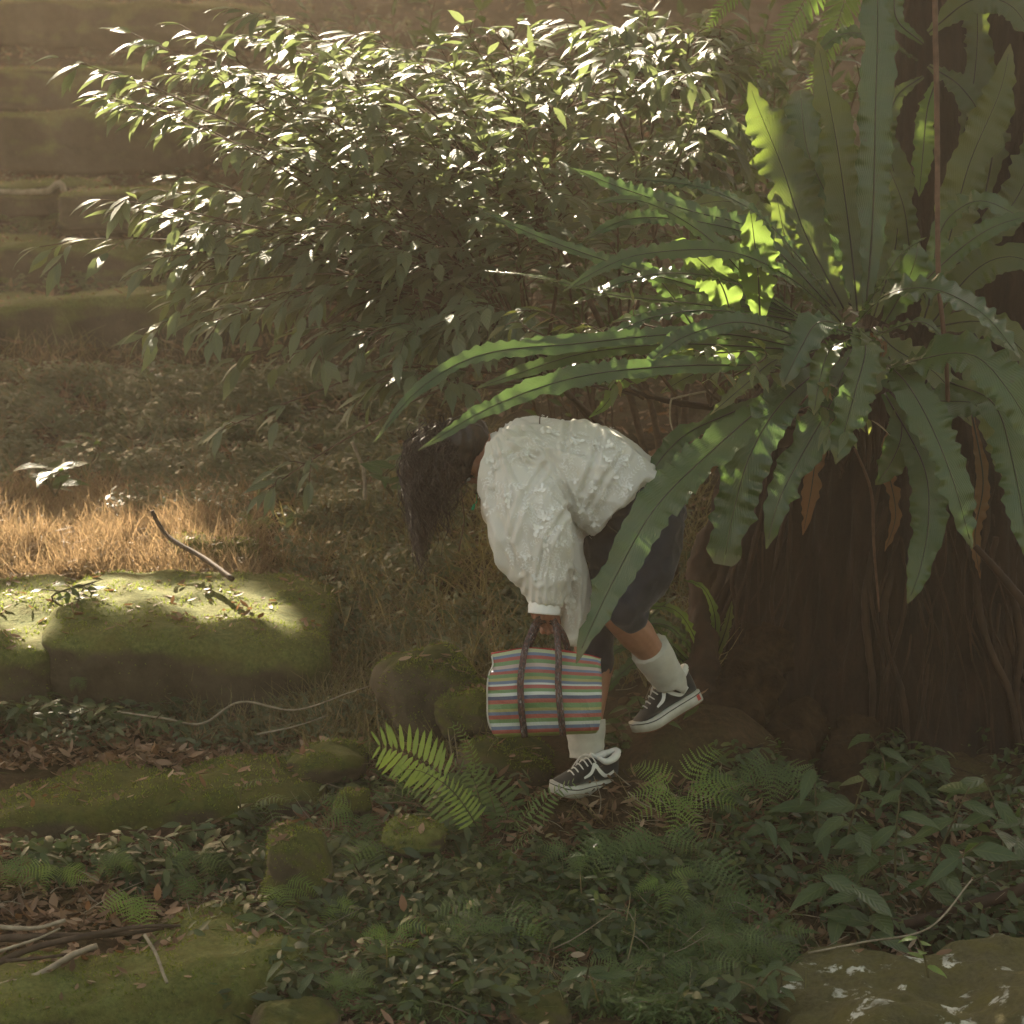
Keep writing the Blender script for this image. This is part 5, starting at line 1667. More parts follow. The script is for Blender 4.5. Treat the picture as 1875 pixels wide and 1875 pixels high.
def sneaker(heel, toe, up, toebend=0.0):
    X = (toe - heel); L = .285; X /= np.linalg.norm(X)
    Z = np.array(up, float); Z -= X * (Z @ X); Z /= np.linalg.norm(Z)
    Y = np.cross(Z, X)

    def place(V):
        V = np.asarray(V, float) * np.array([1, 1.08, 1.32])
        V = bend(V, .19, toebend) if toebend else V
        return heel + V[:, :1] * X + V[:, 1:2] * Y + V[:, 2:3] * Z

    xs_ = np.concatenate([[0, .003, .01], np.linspace(.02, .27, 22), [.277, .282, .285]])

    def outline(off=0.0, squeeze=1.0):
        top = [(x + (off if x > .2 else (-off if x < .02 else 0)), plan(x) * squeeze + off) for x in xs_]
        return top + [(x, -y) for x, y in top[::-1]]

    def slab(z0_, z1_, off, zf=None):
        o = outline(off)
        n = len(o)
        lo = [(x, y, z0_) for x, y in o]; hi = [(x, y, z1_) for x, y in o]
        V = np.array(lo + hi)
        V[:, 2] += np.clip((V[:, 0] - .2) / .085, 0, 1) ** 2 * .012
        F = [(i, (i + 1) % n, n + (i + 1) % n, n + i) for i in range(n)]
        F += [tuple(range(n))[::-1], tuple(range(n, 2 * n))]
        g = Geo(); g.add(place(V), F)
        return g

    # upper: cross sections along x
    def top_h(x):
        return np.interp(x, [0, .01, .05, .085, .11, .15, .19, .23, .26, .285], [.098, .102, .088, .084, .098, .092, .072, .056, .046, .028])
    g = Geo()
    k = 20
    rings = []
    V = []
    for x in xs_:
        hw = plan(x) * 1.0
        h = top_h(x)
        a = np.linspace(-math.pi * .5, math.pi * 1.5, k, endpoint=False)
        yy = np.cos(a) * hw
        zz = .030 + (h - .030) * (0.5 + 0.5 * np.sin(a))
        narrow = 1 - .30 * np.clip((zz - .04) / .06, 0, 1) ** 1.2
        V.append(np.stack([np.full(k, x), yy * narrow, zz], axis=1))
    n = len(V)
    ii = np.arange(n * k).reshape(n, k)
    F = [tuple(f) for f in np.stack([ii[:-1], np.roll(ii[:-1], -1, axis=1), np.roll(ii[1:], -1, axis=1), ii[1:]], axis=-1).reshape(-1, 4)]
    F.append(tuple(ii[0][::-1])); F.append(tuple(ii[-1]))
    UPV = np.concatenate(V)
    g.add(place(UPV), F)
    sh = g.build('sneaker', MAT['canvas_black'], person)
    slab(0.0, .008, -.001).build('outsole', MAT['gum'], sh)
    slab(.004, .034, .0035).build('sole', MAT['rubber_white'], sh)
    slab(.026, .0285, .0042).build('sole_line', MAT['canvas_black'], sh)

    def side_strip(pts, wdt, name, mat, both=True, lift=.0022):
        for sg in (-1, 1) if both else (-1,):
            C = cr([np.array([a, 0, b]) for a, b in pts], 36)
            T = tangents(C)
            VV, FF = [], []
            ws = np.interp(np.linspace(0, 1, 36), np.linspace(0, 1, len(wdt)), wdt) if hasattr(wdt, '__len__') else np.full(36, wdt)
            for i in range(36):
                for j in range(4):
                    q = C[i] + np.array([-T[i][2], 0, T[i][0]]) * (j / 3 - .5) * ws[i]
                    x, z = q[0], q[2]
                    hw = float(plan(x)); h = float(top_h(x))
                    sn = np.clip((z - .030) / max(h - .030, .01) * 2 - 1, -1, 1)
                    y = hw * math.sqrt(max(1 - sn * sn, .02)) * (1 - .30 * np.clip((z - .04) / .06, 0, 1) ** 1.2)
                    VV.append((x, sg * (y + lift), z))
            for i in range(35):
                for j in range(3):
                    a = i * 4 + j
                    FF.append((a, a + 1, a + 5, a + 4))
            gg = Geo(); gg.add(place(np.array(VV)), FF)
            gg.build(name, mat, sh)

    side_strip([(.040, .060), (.075, .050), (.105, .066), (.125, .082), (.150, .064), (.185, .056)][::-1], [.005, .010, .013, .012, .010, .008], 'side_stripe', MAT['leather_white'])
    # padded pale collar
    g = Geo()
    for sg in (-1, 1):
        tube(g, place(np.array([(.008, sg * .012, .100), (.035, sg * .024, .094), (.075, sg * .026, .088), (.105, sg * .020, .100)])), [.011, .014, .012, .007], 16, 10)
    tube(g, place(np.array([(.035, -.020, .096), (.006, -.010, .104), (.004, 0, .106), (.006, .010, .104), (.035, .020, .096)])), .011, 14, 10)
    g.build('collar', MAT['leather_white'], sh)
    # laces
    g = Geo()
    for q in range(6):
        x = .118 + q * .018
        z = top_h(x) + .003
        tube(g, place(np.array([(x, -.022, z - .012), (x + .004, -.008, z), (x + .006, .008, z), (x, .022, z - .012)])), .0026, 10, 5)
    tube(g, place(np.array([(.118, -.012, .100), (.125, -.034, .098), (.140, -.048, .075), (.150, -.046, .045), (.165, -.052, .02)])), .0024, 20, 5)
    tube(g, place(np.array([(.118, -.008, .102), (.135, -.036, .094), (.150, -.050, .07), (.170, -.052, .045), (.185, -.056, .02)])), .0024, 20, 5)
    g.build('laces', MAT['leather_white'], sh)
    # heel tab on the sole with its small pale mark
    VV = np.array([(-.0055, -.0135, .007), (-.0055, .0135, .007), (-.0055, .0135, .025), (-.0055, -.0135, .025)])
    g = Geo()
    def patch(y_, x0_, x1_, z0_, z1_, off):
        a = np.array([(x, -(float(plan(x)) + off), z) for z in (z0_, z1_) for x in np.linspace(x0_, x1_, 6)])
        FF = [(i, i + 1, i + 7, i + 6) for i in range(5)]
        return a, FF
    a, FF = patch(0, .004, .026, .010, .0255, .0044)
    g.add(place(a), FF)
    b = a * np.array([1, -1, 1]); g.add(place(b), [f[::-1] for f in FF])
    g.build('heel_tab', MAT['red_tab'], sh)
    g = Geo()
    for (xa, xb, za, zb) in ((.007, .023, .0205, .022), (.007, .010, .0135, .0205), (.012, .0145, .0135, .018), (.0165, .019, .0135, .018), (.021, .023, .0135, .0205)):
        a = np.array([(x, -(float(plan(x)) + .0048), z) for z in (za, zb) for x in (xa, xb)])
        g.add(place(a), [(0, 1, 3, 2)])
    g.build('tab_mark', MAT['leather_white'], sh)
    return sh


sneaker(Q(1124, 1443, 9.11), Q(1010, 1462, 8.93), (0.10, -0.05, 1.0))
sneaker(Q(1283, 1282, 9.24), Q(1150, 1362, 9.12), (-0.55, -0.12, 0.84), 0.04)
# ---------------------------------------------------------------- striped bag
BO = P(1000, 1350, 8.80)
bag = empty('tote_bag', BO)
tag(bag, 'plastic tote bag with red green blue and white stripes hanging from the walker\'s hand', 'bag')


def B(px, py, d):
    return np.array(P(px, py, d) - BO)


def mat_stripes():
    m, nt, out = new_mat('striped_plastic')
    uv = N(nt, 'ShaderNodeUVMap')
    sp = N(nt, 'ShaderNodeSeparateXYZ'); nt.links.new(uv.outputs[0], sp.inputs[0])
    red, grn, blu, wht, yel, nav, pnk = (0.44, 0.11, 0.085), (0.18, 0.31, 0.13), (0.17, 0.22, 0.34), (0.66, 0.68, 0.64), (0.44, 0.39, 0.16), (0.09, 0.11, 0.19), (0.56, 0.44, 0.40)
    seq = [(.06, (0.36, 0.42, 0.12)), (.04, red), (.035, blu), (.035, wht), (.04, grn), (.045, red), (.035, blu), (.035, yel), (.035, grn), (.02, grn), (.045, red), (.04, nav), (.04, wht), (.04, grn), (.045, red), (.025, wht), (.035, blu), (.035, yel), (.045, grn), (.045, red), (.035, blu), (.045, pnk), (.045, grn), (.04, red), (.04, blu), (.05, (0.5, 0.55, 0.35))]
    tot = sum(a for a, _ in seq)
    st, acc = [], 0
    for a, c in seq:
        st.append((acc / tot, c)); acc += a
    wob = noise_tex(nt, 6, 2)
    ad = N(nt, 'ShaderNodeMath', operation='MULTIPLY_ADD')
    nt.links.new(wob, ad.inputs[0]); ad.inputs[1].default_value = 0.012; nt.links.new(sp.outputs[1], ad.inputs[2])
    col = ramp(nt, ad.outputs[0], st, 'CONSTANT')
    # woven threads
    def wave(sock, sc):
        mu = N(nt, 'ShaderNodeMath', operation='MULTIPLY'); nt.links.new(sock, mu.inputs[0]); mu.inputs[1].default_value = sc
        s_ = N(nt, 'ShaderNodeMath', operation='SINE'); nt.links.new(mu.outputs[0], s_.inputs[0])
        return s_.outputs[0]
    wx, wy = wave(sp.outputs[0], 900), wave(sp.outputs[1], 700)
    mm = N(nt, 'ShaderNodeMath', operation='MULTIPLY'); nt.links.new(wx, mm.inputs[0]); nt.links.new(wy, mm.inputs[1])
    col = mixc(nt, ramp(nt, mm.outputs[0], [(0.45, (0, 0, 0)), (0.95, (.30,) * 3)]), col, (0.6, 0.60, 0.54))
    wr = noise_tex(nt, 13, 4, .6, dist=.5)
    pr = N(nt, 'ShaderNodeBsdfPrincipled', Roughness=0.32)
    nt.links.new(col, pr.inputs['Base Color'])
    nt.links.new(bump(nt, wr, 0.8, 0.02, bump(nt, mm.outputs[0], 0.2, 0.0008)), pr.inputs['Normal'])
    tr = N(nt, 'ShaderNodeBsdfTranslucent'); nt.links.new(col, tr.inputs['Color'])
    mx = N(nt, 'ShaderNodeMixShader'); mx.inputs[0].default_value = 0.28
    nt.links.new(pr.outputs[0], mx.inputs[1]); nt.links.new(tr.outputs[0], mx.inputs[2])
    nt.links.new(mx.outputs[0], out.inputs['Surface'])
    return m


MAT['stripes'] = mat_stripes()
# closed wall of the bag: rows from the bottom to the open rim
rows = [  # t, left px, right px, left y, right y, front depth, back depth
    (0.00, 912, 1090, 1351, 1343, 8.76, 8.90),
    (0.05, 902, 1096, 1345, 1338, 8.735, 8.92),
    (0.20, 893, 1101, 1318, 1312, 8.725, 8.925),
    (0.45, 892, 1102, 1275, 1272, 8.725, 8.925),
    (0.70, 893, 1102, 1236, 1240, 8.735, 8.915),
    (0.80, 903, 1101, 1224, 1228, 8.75, 8.90),
    (0.90, 902, 1100, 1208, 1216, 8.76, 8.89),
    (1.00, 900, 1100, 1196, 1206, 8.77, 8.88)]
A = np.array(rows)
ts = np.linspace(0, 1, 34)
R2 = np.stack([np.interp(ts, A[:, 0], A[:, j]) for j in range(7)], axis=1)
nf_, ns_ = 30, 6
V, UV = [], []
for r in R2:
    t, xl, xr, yl, yr, df, db = r
    ring = []
    for i in range(nf_):            # front, left to right
        s = i / nf_
        sag = -13 * math.sin(math.pi * s) ** 1.0 * t ** 3 + 4 * math.sin(s * 9 + t * 2) * t * .4
        bul = .012 * math.sin(math.pi * s) * math.sin(math.pi * min(1, t * 1.05)) + .016 * mnoise.noise(Vector((s * 5, t * 4, 1.2)))
        ring.append((xl + (xr - xl) * s, yl + (yr - yl) * s + sag, df - bul, s))
    for i in range(ns_):            # right side with a folded gusset
        s = i / ns_
        g_in = -6 * math.sin(math.pi * s) * t
        ring.append((xr + g_in, yr, df + (db - df) * s, 1 + s * .3))
    for i in range(nf_):            # back
        s = i / nf_
        sag = -13 * math.sin(math.pi * s) * t ** 3
        ring.append((xr - (xr - xl) * s, yr + (yl - yr) * s + sag, db + .012 * math.sin(math.pi * s) * math.sin(math.pi * t), 1.3 + s))
    for i in range(ns_):
        s = i / ns_
        g_in = 7 * math.sin(math.pi * s) * t
        ring.append((xl + g_in, yl, db + (df - db) * s, 2.3 + s * .3))
    for (x, y, d, u) in ring:
        V.append(B(x, y, d)); UV.append((u, t))
k = len(ring); n = len(R2)
ii = np.arange(n * k).reshape(n, k)
F = [tuple(f) for f in np.stack([ii[:-1], np.roll(ii[:-1], -1, axis=1), np.roll(ii[1:], -1, axis=1), ii[1:]], axis=-1).reshape(-1, 4)]
F.append(tuple(ii[0][::-1]))
g = Geo(); g.add(np.array(V), F, np.array(UV))
bb = g.build('bag_body', MAT['stripes'], bag)
md = bb.modifiers.new('thickness', 'SOLIDIFY'); md.thickness = 0.0012
# red piping on the rim and pale piping on the near left edge
rim = np.array(V[-k:])
g = Geo()
tube(g, np.vstack([rim, rim[:1]])[::3], .0022, 80, 5)
g.build('rim_piping', MAT['red_tab'], bb)
g = Geo()
tube(g, [np.array(V[j * k]) for j in range(0, n, 4)], .0028, 40, 6)
g.build('edge_piping', MAT['rubber_white'], bb)


def mat_strap():
    m, nt, out = new_mat('woven_strap')
    tc = N(nt, 'ShaderNodeUVMap')
    vo = N(nt, 'ShaderNodeTexVoronoi')
    vo.inputs['Scale'].default_value = 1.0
    mp = N(nt, 'ShaderNodeMapping'); mp.inputs['Scale'].default_value = (7, 110, 1)
    nt.links.new(tc.outputs[0], mp.inputs[0]); nt.links.new(mp.outputs[0], vo.inputs['Vector'])
    col = ramp(nt, vo.outputs['Color'], [(0, (0.025, 0.015, 0.015)), (.4, (0.09, 0.035, 0.028)), (.72, (0.13, 0.11, 0.11)), (.93, (0.28, 0.26, 0.26))], 'CONSTANT')
    pr = N(nt, 'ShaderNodeBsdfPrincipled', Roughness=0.6)
    nt.links.new(col, pr.inputs['Base Color'])
    nt.links.new(bump(nt, vo.outputs['Distance'], .5, .001), pr.inputs['Normal'])
    nt.links.new(pr.outputs[0], out.inputs['Surface'])
    return m


MAT['strap'] = mat_strap()


def strap(pts, wpx, name):
    C = cr([B(*p) for p in pts], 70)
    T = tangents(C)
    V, UV = [], []
    w_ = M(wpx, 8.75) / 2
    for i in range(70):
        nn = np.array([0.0, -1, 0]); nn = nn - T[i] * (nn @ T[i]); nn /= np.linalg.norm(nn)
        b = np.cross(nn, T[i])
        for s in (-1, -.33, .33, 1):
            V.append(C[i] + b * s * w_ + nn * (.001 * (1 - s * s)))
            UV.append((s * .5 + .5, i / 69))
    F = [(i * 4 + j, i * 4 + j + 1, i * 4 + j + 5, i * 4 + j + 4) for i in range(69) for j in range(3)]
    g = Geo(); g.add(np.array(V), F, np.array(UV))
    o = g.build(name, MAT['strap'], bag)
    md = o.modifiers.new('thickness', 'SOLIDIFY'); md.thickness = 0.0025


strap([(961, 1350, 8.742), (955, 1300, 8.70), (953, 1250, 8.698), (957, 1215, 8.71), (961, 1190, 8.745), (973, 1158, 8.79), (984, 1136, 8.845), (1000, 1132, 8.855), (1014, 1136, 8.845), (1020, 1160, 8.79), (1022, 1188, 8.745), (1023, 1215, 8.712), (1022, 1250, 8.700), (1026, 1300, 8.694), (1031, 1347, 8.725)], 12, 'handle')
strap([(961, 1340, 8.935), (955, 1290, 8.95), (957, 1230, 8.935), (964, 1195, 8.905), (978, 1160, 8.87), (986, 1140, 8.862), (1000, 1135, 8.862), (1014, 1140, 8.862), (1030, 1160, 8.87), (1040, 1192, 8.90), (1040, 1230, 8.935), (1036, 1290, 8.95), (1031, 1340, 8.935)], 12, 'handle')
# ---------------------------------------------------------------- small ferns and leafy plants
def pinna_template(wid=0.2, teeth=7, droop=0.15):
    """a toothed leaflet of length 1 along +x"""
    V, UV = [], []
    n = teeth
    for i in range(n + 1):
        s = i / n
        w_ = wid * (1 - s) ** 0.65 * (0.75 + .25 * math.sin(math.pi * min(1, s * 2.2)))
        z = -droop * s * s
        V += [(s, 0, z)]
        UV += [(0.5, s)]
    for sg in (-1, 1):
        for i in range(n):
            s = (i + .62) / n
            w_ = wid * .5 * (1 - (i / n)) ** 0.7
            V.append((s + .25 / n, sg * w_, -droop * s * s + .02)); UV.append((0.5 + sg * .5, s))
            V.append((s + .32 / n, sg * w_ * .55, -droop * s * s)); UV.append((0.5 + sg * .28, s))
    F = []
    for k, sg in enumerate((-1, 1)):
        b = n + 1 + k * 2 * n
        for i in range(n):
            a0, a1, tp_, nt_ = i, i + 1, b + 2 * i, b + 2 * i + 1
            f = [(a0, a1, nt_), (a0, nt_, tp_)]
            F += f if sg > 0 else [t[::-1] for t in f]
    return np.array(V, float), F, np.array(UV, float)


PIN = pinna_template(0.24, 7, 0.12)
PIN_LONG = leaf_template(0.17, 0.12, 0.12, (0.15, 0.5, 0.85), (0.85, 1.0, 0.55))


def fern_frond(g, ctrl, n, plen, up=(0, -.3, 1), tm=PIN, start=.15, seed=0, prof=None, lean=.35, dr=.15):
    """frond with a rachis along ctrl and n pairs of leaflets of length plen"""
    r = np.random.default_rng(seed)
    C = cr(ctrl, 40)
    T = tangents(C)
    tube(g, C[::4], [.0022, .0016, .0008], 14, 4, 0, mi=1)
    S_ = np.linspace(start, .985, n)
    upv = np.array(up, float)
    t_, n_, l_, s_ = [], [], [], []
    for s in S_:
        i = min(int(s * 39), 39)
        p = C[i] + (C[min(i + 1, 39)] - C[i]) * (s * 39 - i)
        nn = upv - T[i] * (upv @ T[i]); nn /= max(np.linalg.norm(nn), 1e-6)
        b = np.cross(nn, T[i])
        q = (s - start) / (1 - start)
        if prof is None:
            L = plen * (1 - q) ** .8 * min(1, .55 + q * 4) + plen * .03
        else:
            L = plen * np.interp(q, *prof)
        for sg in (-1, 1):
            d = b * sg + T[i] * (lean + .25 * q) + np.array([0, 0, -dr]) + r.normal(0, .06, 3)
            t_.append(d); n_.append(nn + r.normal(0, .12, 3)); l_.append(p); s_.append(L * r.uniform(.9, 1.08))
    scatter(g, tm, frames(np.array(t_), np.array(n_)), np.array(l_), np.array(s_))


MAT['fern_stem'] = simple_mat('fern_stem', (0.05, 0.045, 0.015), (0.10, 0.08, 0.03), 30, 0.6, 0)

# prototypes of small ferns: three shapes, fronds as parts
fern_meshes = []
for k in range(8):
    L = 1.0
    ang = 0
    g = Geo()
    h = [.55, .75, .4, .9, .3, .65, .5, .8][k]
    ctrl = [(0, 0, 0), (.25, 0, h * .55), (.6, 0.04 * (-1) ** k, h * .75), (1.0, 0.08 * (-1) ** k, h * .45)]
    fern_frond(g, ctrl, 15, .34, (-.3, 0, 1), PIN if k < 5 else PIN, .18, 40 + k)
    fern_meshes.append(g.mesh('fern_frond'))
for me_ in fern_meshes:
    me_.materials.append(MAT['fern']); me_.materials.append(MAT['fern_stem'])
    me_.polygons.foreach_set('use_smooth', np.ones(len(me_.polygons), bool))
fern_meshes_light = []
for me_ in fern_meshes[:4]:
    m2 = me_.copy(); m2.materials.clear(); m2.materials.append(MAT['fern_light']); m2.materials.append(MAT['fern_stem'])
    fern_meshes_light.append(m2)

rf = np.random.default_rng(31)


def small_fern(px, py, d, size, label, nf_=6, face=-90, spread=150, light=False, drop=0.0):
    """size = frond length (m); face = direction of the fan (deg), -90 = towards the viewer"""
    if d < 9.4:
        p = on_ground(px, py + 18) + Vector((0, -.06, .11))
        size *= 1.5
    else:
        p = P(px, py, d)
    root = empty('fern', p)
    tag(root, label, 'fern', 'small green ferns of the forest floor')
    root.rotation_euler = (R_(48 if d < 9.4 else 25), 0, 0)
    ms = fern_meshes_light if light else fern_meshes
    for k in range(nf_):
        o = bpy.data.objects.new('frond', ms[rf.integers(len(ms))])
        COL.objects.link(o); o.parent = root
        a = face + spread * ((k + .5) / nf_ - .5) * 1.0 + rf.normal(0, 8)
        s = size * rf.uniform(.75, 1.1)
        o.rotation_euler = (rf.normal(0, .15), rf.uniform(-.1, .3) + drop, R_(a))
        o.scale = (s, s, s)
    return root


FERNS = [
    (255, 1660, 8.25, .12, 'bright green fern among dead leaves above the pile of branches', 5, -110, 120, True, .5),
    (365, 1590, 8.5, .11, 'pale fern spreading flat below the long dark block', 6, -90, 160, False, .3),
    (345, 1625, 8.45, .10, 'drooping fern under the flat pale fern left of the upright boulder', 4, -80, 60, False, .8),
    (25, 1600, 8.5, .11, 'fern fan at the left edge below the long dark block', 6, -90, 150, False, .4),
    (115, 1615, 8.45, .09, 'small fern second from the left edge below the long dark block', 5, -90, 160, True, .3),
    (200, 1600, 8.5, .09, 'dull drooping fern between the small left fern and the bright green one', 5, -60, 120, False, .4),
    (520, 1660, 8.3, .10, 'bright fern touching the foot of the upright mossy boulder', 6, -60, 150, True, .2),
    (520, 1705, 8.2, .10, 'pair of hanging fern tips just below the upright boulder', 4, -90, 60, False, .9),
    (570, 1720, 8.2, .11, 'hanging fern right of the pair of fern tips below the boulder', 4, -80, 50, False, .9),
    (610, 1680, 8.25, .08, 'little light fern right of the upright boulder', 4, -60, 120, True, .6),
    (720, 1740, 8.1, .09, 'lacy fern low in the leafy bank, left of the big dark fern', 6, -90, 180, True, .3),
    (860, 1735, 8.1, .09, 'lacy fern beside the big dark fern at the bottom centre', 6, -90, 180, False, .3),
    (900, 1700, 8.15, .16, 'big dark fern at the bottom centre', 7, -100, 150, False, .4),
    (975, 1715, 8.1, .11, 'yellow green hanging fern right of the big dark fern', 4, -90, 50, True, .9),
    (1040, 1715, 8.1, .13, 'dark hanging fern with close leaflets below the rooty bank', 5, -90, 70, False, .8),
    (640, 1810, 7.95, .09, 'small fern near the bottom edge right of the leafy clump', 5, -90, 160, False, .3),
    (1240, 1490, 8.75, .15, 'star shaped bright fern topmost on the earth bank under the sneakers', 8, -90, 300, True, .25),
    (1200, 1560, 8.65, .17, 'long dark fern under the star shaped bright fern', 7, -90, 160, False, .65),
    (1135, 1570, 8.65, .16, 'fern hanging down the earth bank to the left of the long dark fern', 6, -110, 120, False, .7),
    (1270, 1590, 8.65, .15, 'fern hanging down the earth bank to the right of the long dark fern', 5, -70, 100, False, .8),
    (1050, 1590, 8.6, .10, 'small fern at the left foot of the earth bank', 5, -120, 140, False, .4),
    (1420, 1430, 9.0, .16, 'fern fan against the dark fig roots left of the broad leaved plants', 6, -100, 150, False, .4),
    (1340, 1455, 8.95, .10, 'small lobed fern at the foot of the fig roots', 5, -90, 180, False, .4),
    (1210, 1660, 8.4, .09, 'feathery fern sprig below the long hanging ferns', 5, -90, 200, True, .3),
    (1300, 1690, 8.3, .10, 'feathery fern sprig left of the thick bare root', 6, -90, 200, False, .3),
    (1410, 1750, 8.15, .12, 'feathery dark fern above the lichen slab\'s left end', 6, -90, 200, False, .3),
    (1340, 1760, 8.1, .10, 'feathery fern second left of the lichen slab', 6, -90, 180, False, .3),
    (1280, 1800, 8.0, .11, 'fern at the bottom edge left of the lichen slab', 6, -90, 180, False, .4),
    (1140, 1790, 8.0, .10, 'fern near the bottom edge between the brown rock and the lichen slab', 6, -90, 180, False, .4),
    (1545, 1610, 8.6, .09, 'small fern tuft behind the middle of the thick bare root', 5, -90, 180, False, .4),
    (660, 1520, 8.85, .12, 'fern left of the flat mossy boulder with the sun fleck', 6, -120, 150, False, .4),
    (700, 1560, 8.75, .13, 'dark fern below the flat mossy boulder', 6, -90, 150, False, .5),
    (490, 1480, 9.0, .13, 'fern at the right end of the long dark block under the white sunlit sprig', 6, -100, 160, False, .4),
    (560, 1400, 9.3, .12, 'fern on top of the right end of the long dark block', 6, -80, 160, False, .3),
    (640, 1390, 9.3, .10, 'fern on the low mossy boulder', 5, -80, 160, False, .3),
    (30, 410, 17.0, .26, 'hazy fern under the bent pale root at the left edge', 6, -90, 180, False, .2),
    (80, 400, 17.0, .24, 'hazy fern second from the left edge under the bent pale root', 5, -70, 120, False, .5),
    (470, 950, 11.6, .13, 'feathery fern beside the small mossy block behind the stick', 6, -90, 180, False, .3),
    (145, 1235, 10.25, .08, 'tiny fern hanging on the dark face of the large sunlit block', 4, -90, 60, False, .9),
]
for f in FERNS:
    small_fern(*f)

# palm like fronds hanging from above, top middle right
hf = empty('tree_fern_frond', P(1560, -250, 10.2))
tag(hf, 'dim feathery fronds hanging down at the top, left of the fig stem', 'fern')
ohf = np.array(P(1560, -250, 10.2))
for i, pts in enumerate([[(1560, -250, 10.2), (1500, -60, 10.1), (1440, 60, 10.0), (1375, 165, 9.95)], [(1560, -250, 10.2), (1450, -120, 10.2), (1350, -20, 10.2), (1290, 60, 10.2)], [(1570, -240, 10.3), (1560, -60, 10.3), (1520, 80, 10.3), (1470, 190, 10.3)], [(1560, -250, 10.2), (1480, -150, 10.0), (1330, -90, 10.0), (1230, -20, 10.0)]]):
    g = Geo()
    fern_frond(g, [np.array(P(*p)) - ohf for p in pts], 46, .17, (.4, -1, .3), PIN_LONG, .1, 60 + i, lean=.55)
    g.build('frond', [MAT['fern'], MAT['fern_stem']], hf)

# the sunlit fern by the bag: fronds traced
sf = empty('sunlit_fern', P(895, 1560, 8.85))
tag(sf, 'fern with one yellow green and one white glittering arched frond, left of the front sneaker', 'fern')
osf = np.array(P(895, 1560, 8.85))
LF = lambda pts: [np.array(P(*p)) - osf for p in pts]
W1 = ([0, .25, .6, .85, 1], [.75, 1, .95, .75, .45])
for pts, n_, pl, up, mt, start, pr_ in (
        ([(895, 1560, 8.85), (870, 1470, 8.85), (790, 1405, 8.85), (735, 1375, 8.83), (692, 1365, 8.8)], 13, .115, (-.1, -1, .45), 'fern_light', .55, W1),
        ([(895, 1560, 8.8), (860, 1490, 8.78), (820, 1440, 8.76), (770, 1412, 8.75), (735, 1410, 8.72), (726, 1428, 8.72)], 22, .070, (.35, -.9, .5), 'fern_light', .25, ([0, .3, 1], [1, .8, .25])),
        ([(895, 1560, 8.9), (885, 1500, 8.9), (872, 1440, 8.92), (850, 1390, 8.95)], 17, .115, (.3, -1, .3), 'fern', .12, None),
        ([(895, 1560, 8.9), (880, 1440, 9.0), (860, 1370, 9.0), (835, 1325, 9.0), (827, 1335, 9.0)], 18, .045, (.5, -.6, .6), 'fern', .5, ([0, .3, 1], [1, .9, .4])),
        ([(895, 1560, 8.85), (830, 1480, 8.85), (770, 1440, 8.85), (710, 1450, 8.85)], 14, .10, (0, -.9, .5), 'fern', .3, None),
        ([(895, 1560, 8.9), (930, 1500, 8.9), (905, 1450, 8.95), (860, 1415, 9.0), (800, 1390, 9.05)], 16, .11, (.2, -.9, .4), 'fern', .3, None)):
    g = Geo()
    fern_frond(g, LF(pts), n_, pl, up, PIN_LONG, start, 77, pr_, .25)
    g.build('frond', [MAT[mt], MAT['fern_stem']], sf)
s2 = empty('fern', P(940, 1560, 8.75))
tag(s2, 'thin fern whose pale sunlit frond crosses the toe of the front sneaker', 'fern', 'small green ferns of the forest floor')
o2_ = np.array(P(940, 1560, 8.75))
for pts, n_, pl in (([(940, 1560, 8.75), (975, 1500, 8.75), (1010, 1455, 8.74), (1050, 1432, 8.73)], 12, .055), ([(940, 1560, 8.75), (950, 1520, 8.72), (975, 1470, 8.7), (990, 1445, 8.7)], 8, .035), ([(940, 1560, 8.75), (930, 1555, 8.7), (955, 1540, 8.65), (985, 1518, 8.62)], 9, .03)):
    g = Geo()
    fern_frond(g, [np.array(P(*p)) - o2_ for p in pts], n_, pl, (-.2, -.6, .8), PIN_LONG, .4, 78, ([0, .3, 1], [1, 1, .4]), .25)
    g.build('frond', [MAT['fern'], MAT['fern_stem']], s2)
s3 = empty('fern', P(440, 1480, 9.05))
tag(s3, 'sprig with a flat white sunlit top at the right end of the long dark block', 'fern', 'small green ferns of the forest floor')
o3_ = np.array(P(440, 1480, 9.05))
for pts, n_, pl in (([(440, 1480, 9.05), (445, 1440, 9.05), (480, 1428, 9.0), (525, 1438, 8.95)], 10, .04), ([(440, 1480, 9.05), (425, 1440, 9.0), (430, 1412, 9.0)], 7, .035), ([(440, 1480, 9.05), (500, 1460, 9.0), (540, 1470, 8.95)], 10, .06)):
    g = Geo()
    fern_frond(g, [np.array(P(*p)) - o3_ for p in pts], n_, pl, (0, -.3, 1), PIN, .3, 79, None, .25)
    g.build('frond', [MAT['fern'], MAT['fern_stem']], s3)

# ---- leafy plants: stems with pointed leaves
BL = [leaf_template(w_, 0.14, dr, (0.12, 0.35, 0.62, 0.85), (0.55, 1.0, 0.80, 0.35)) for w_, dr in ((.42, .25), (.36, .4), (.46, .12))]


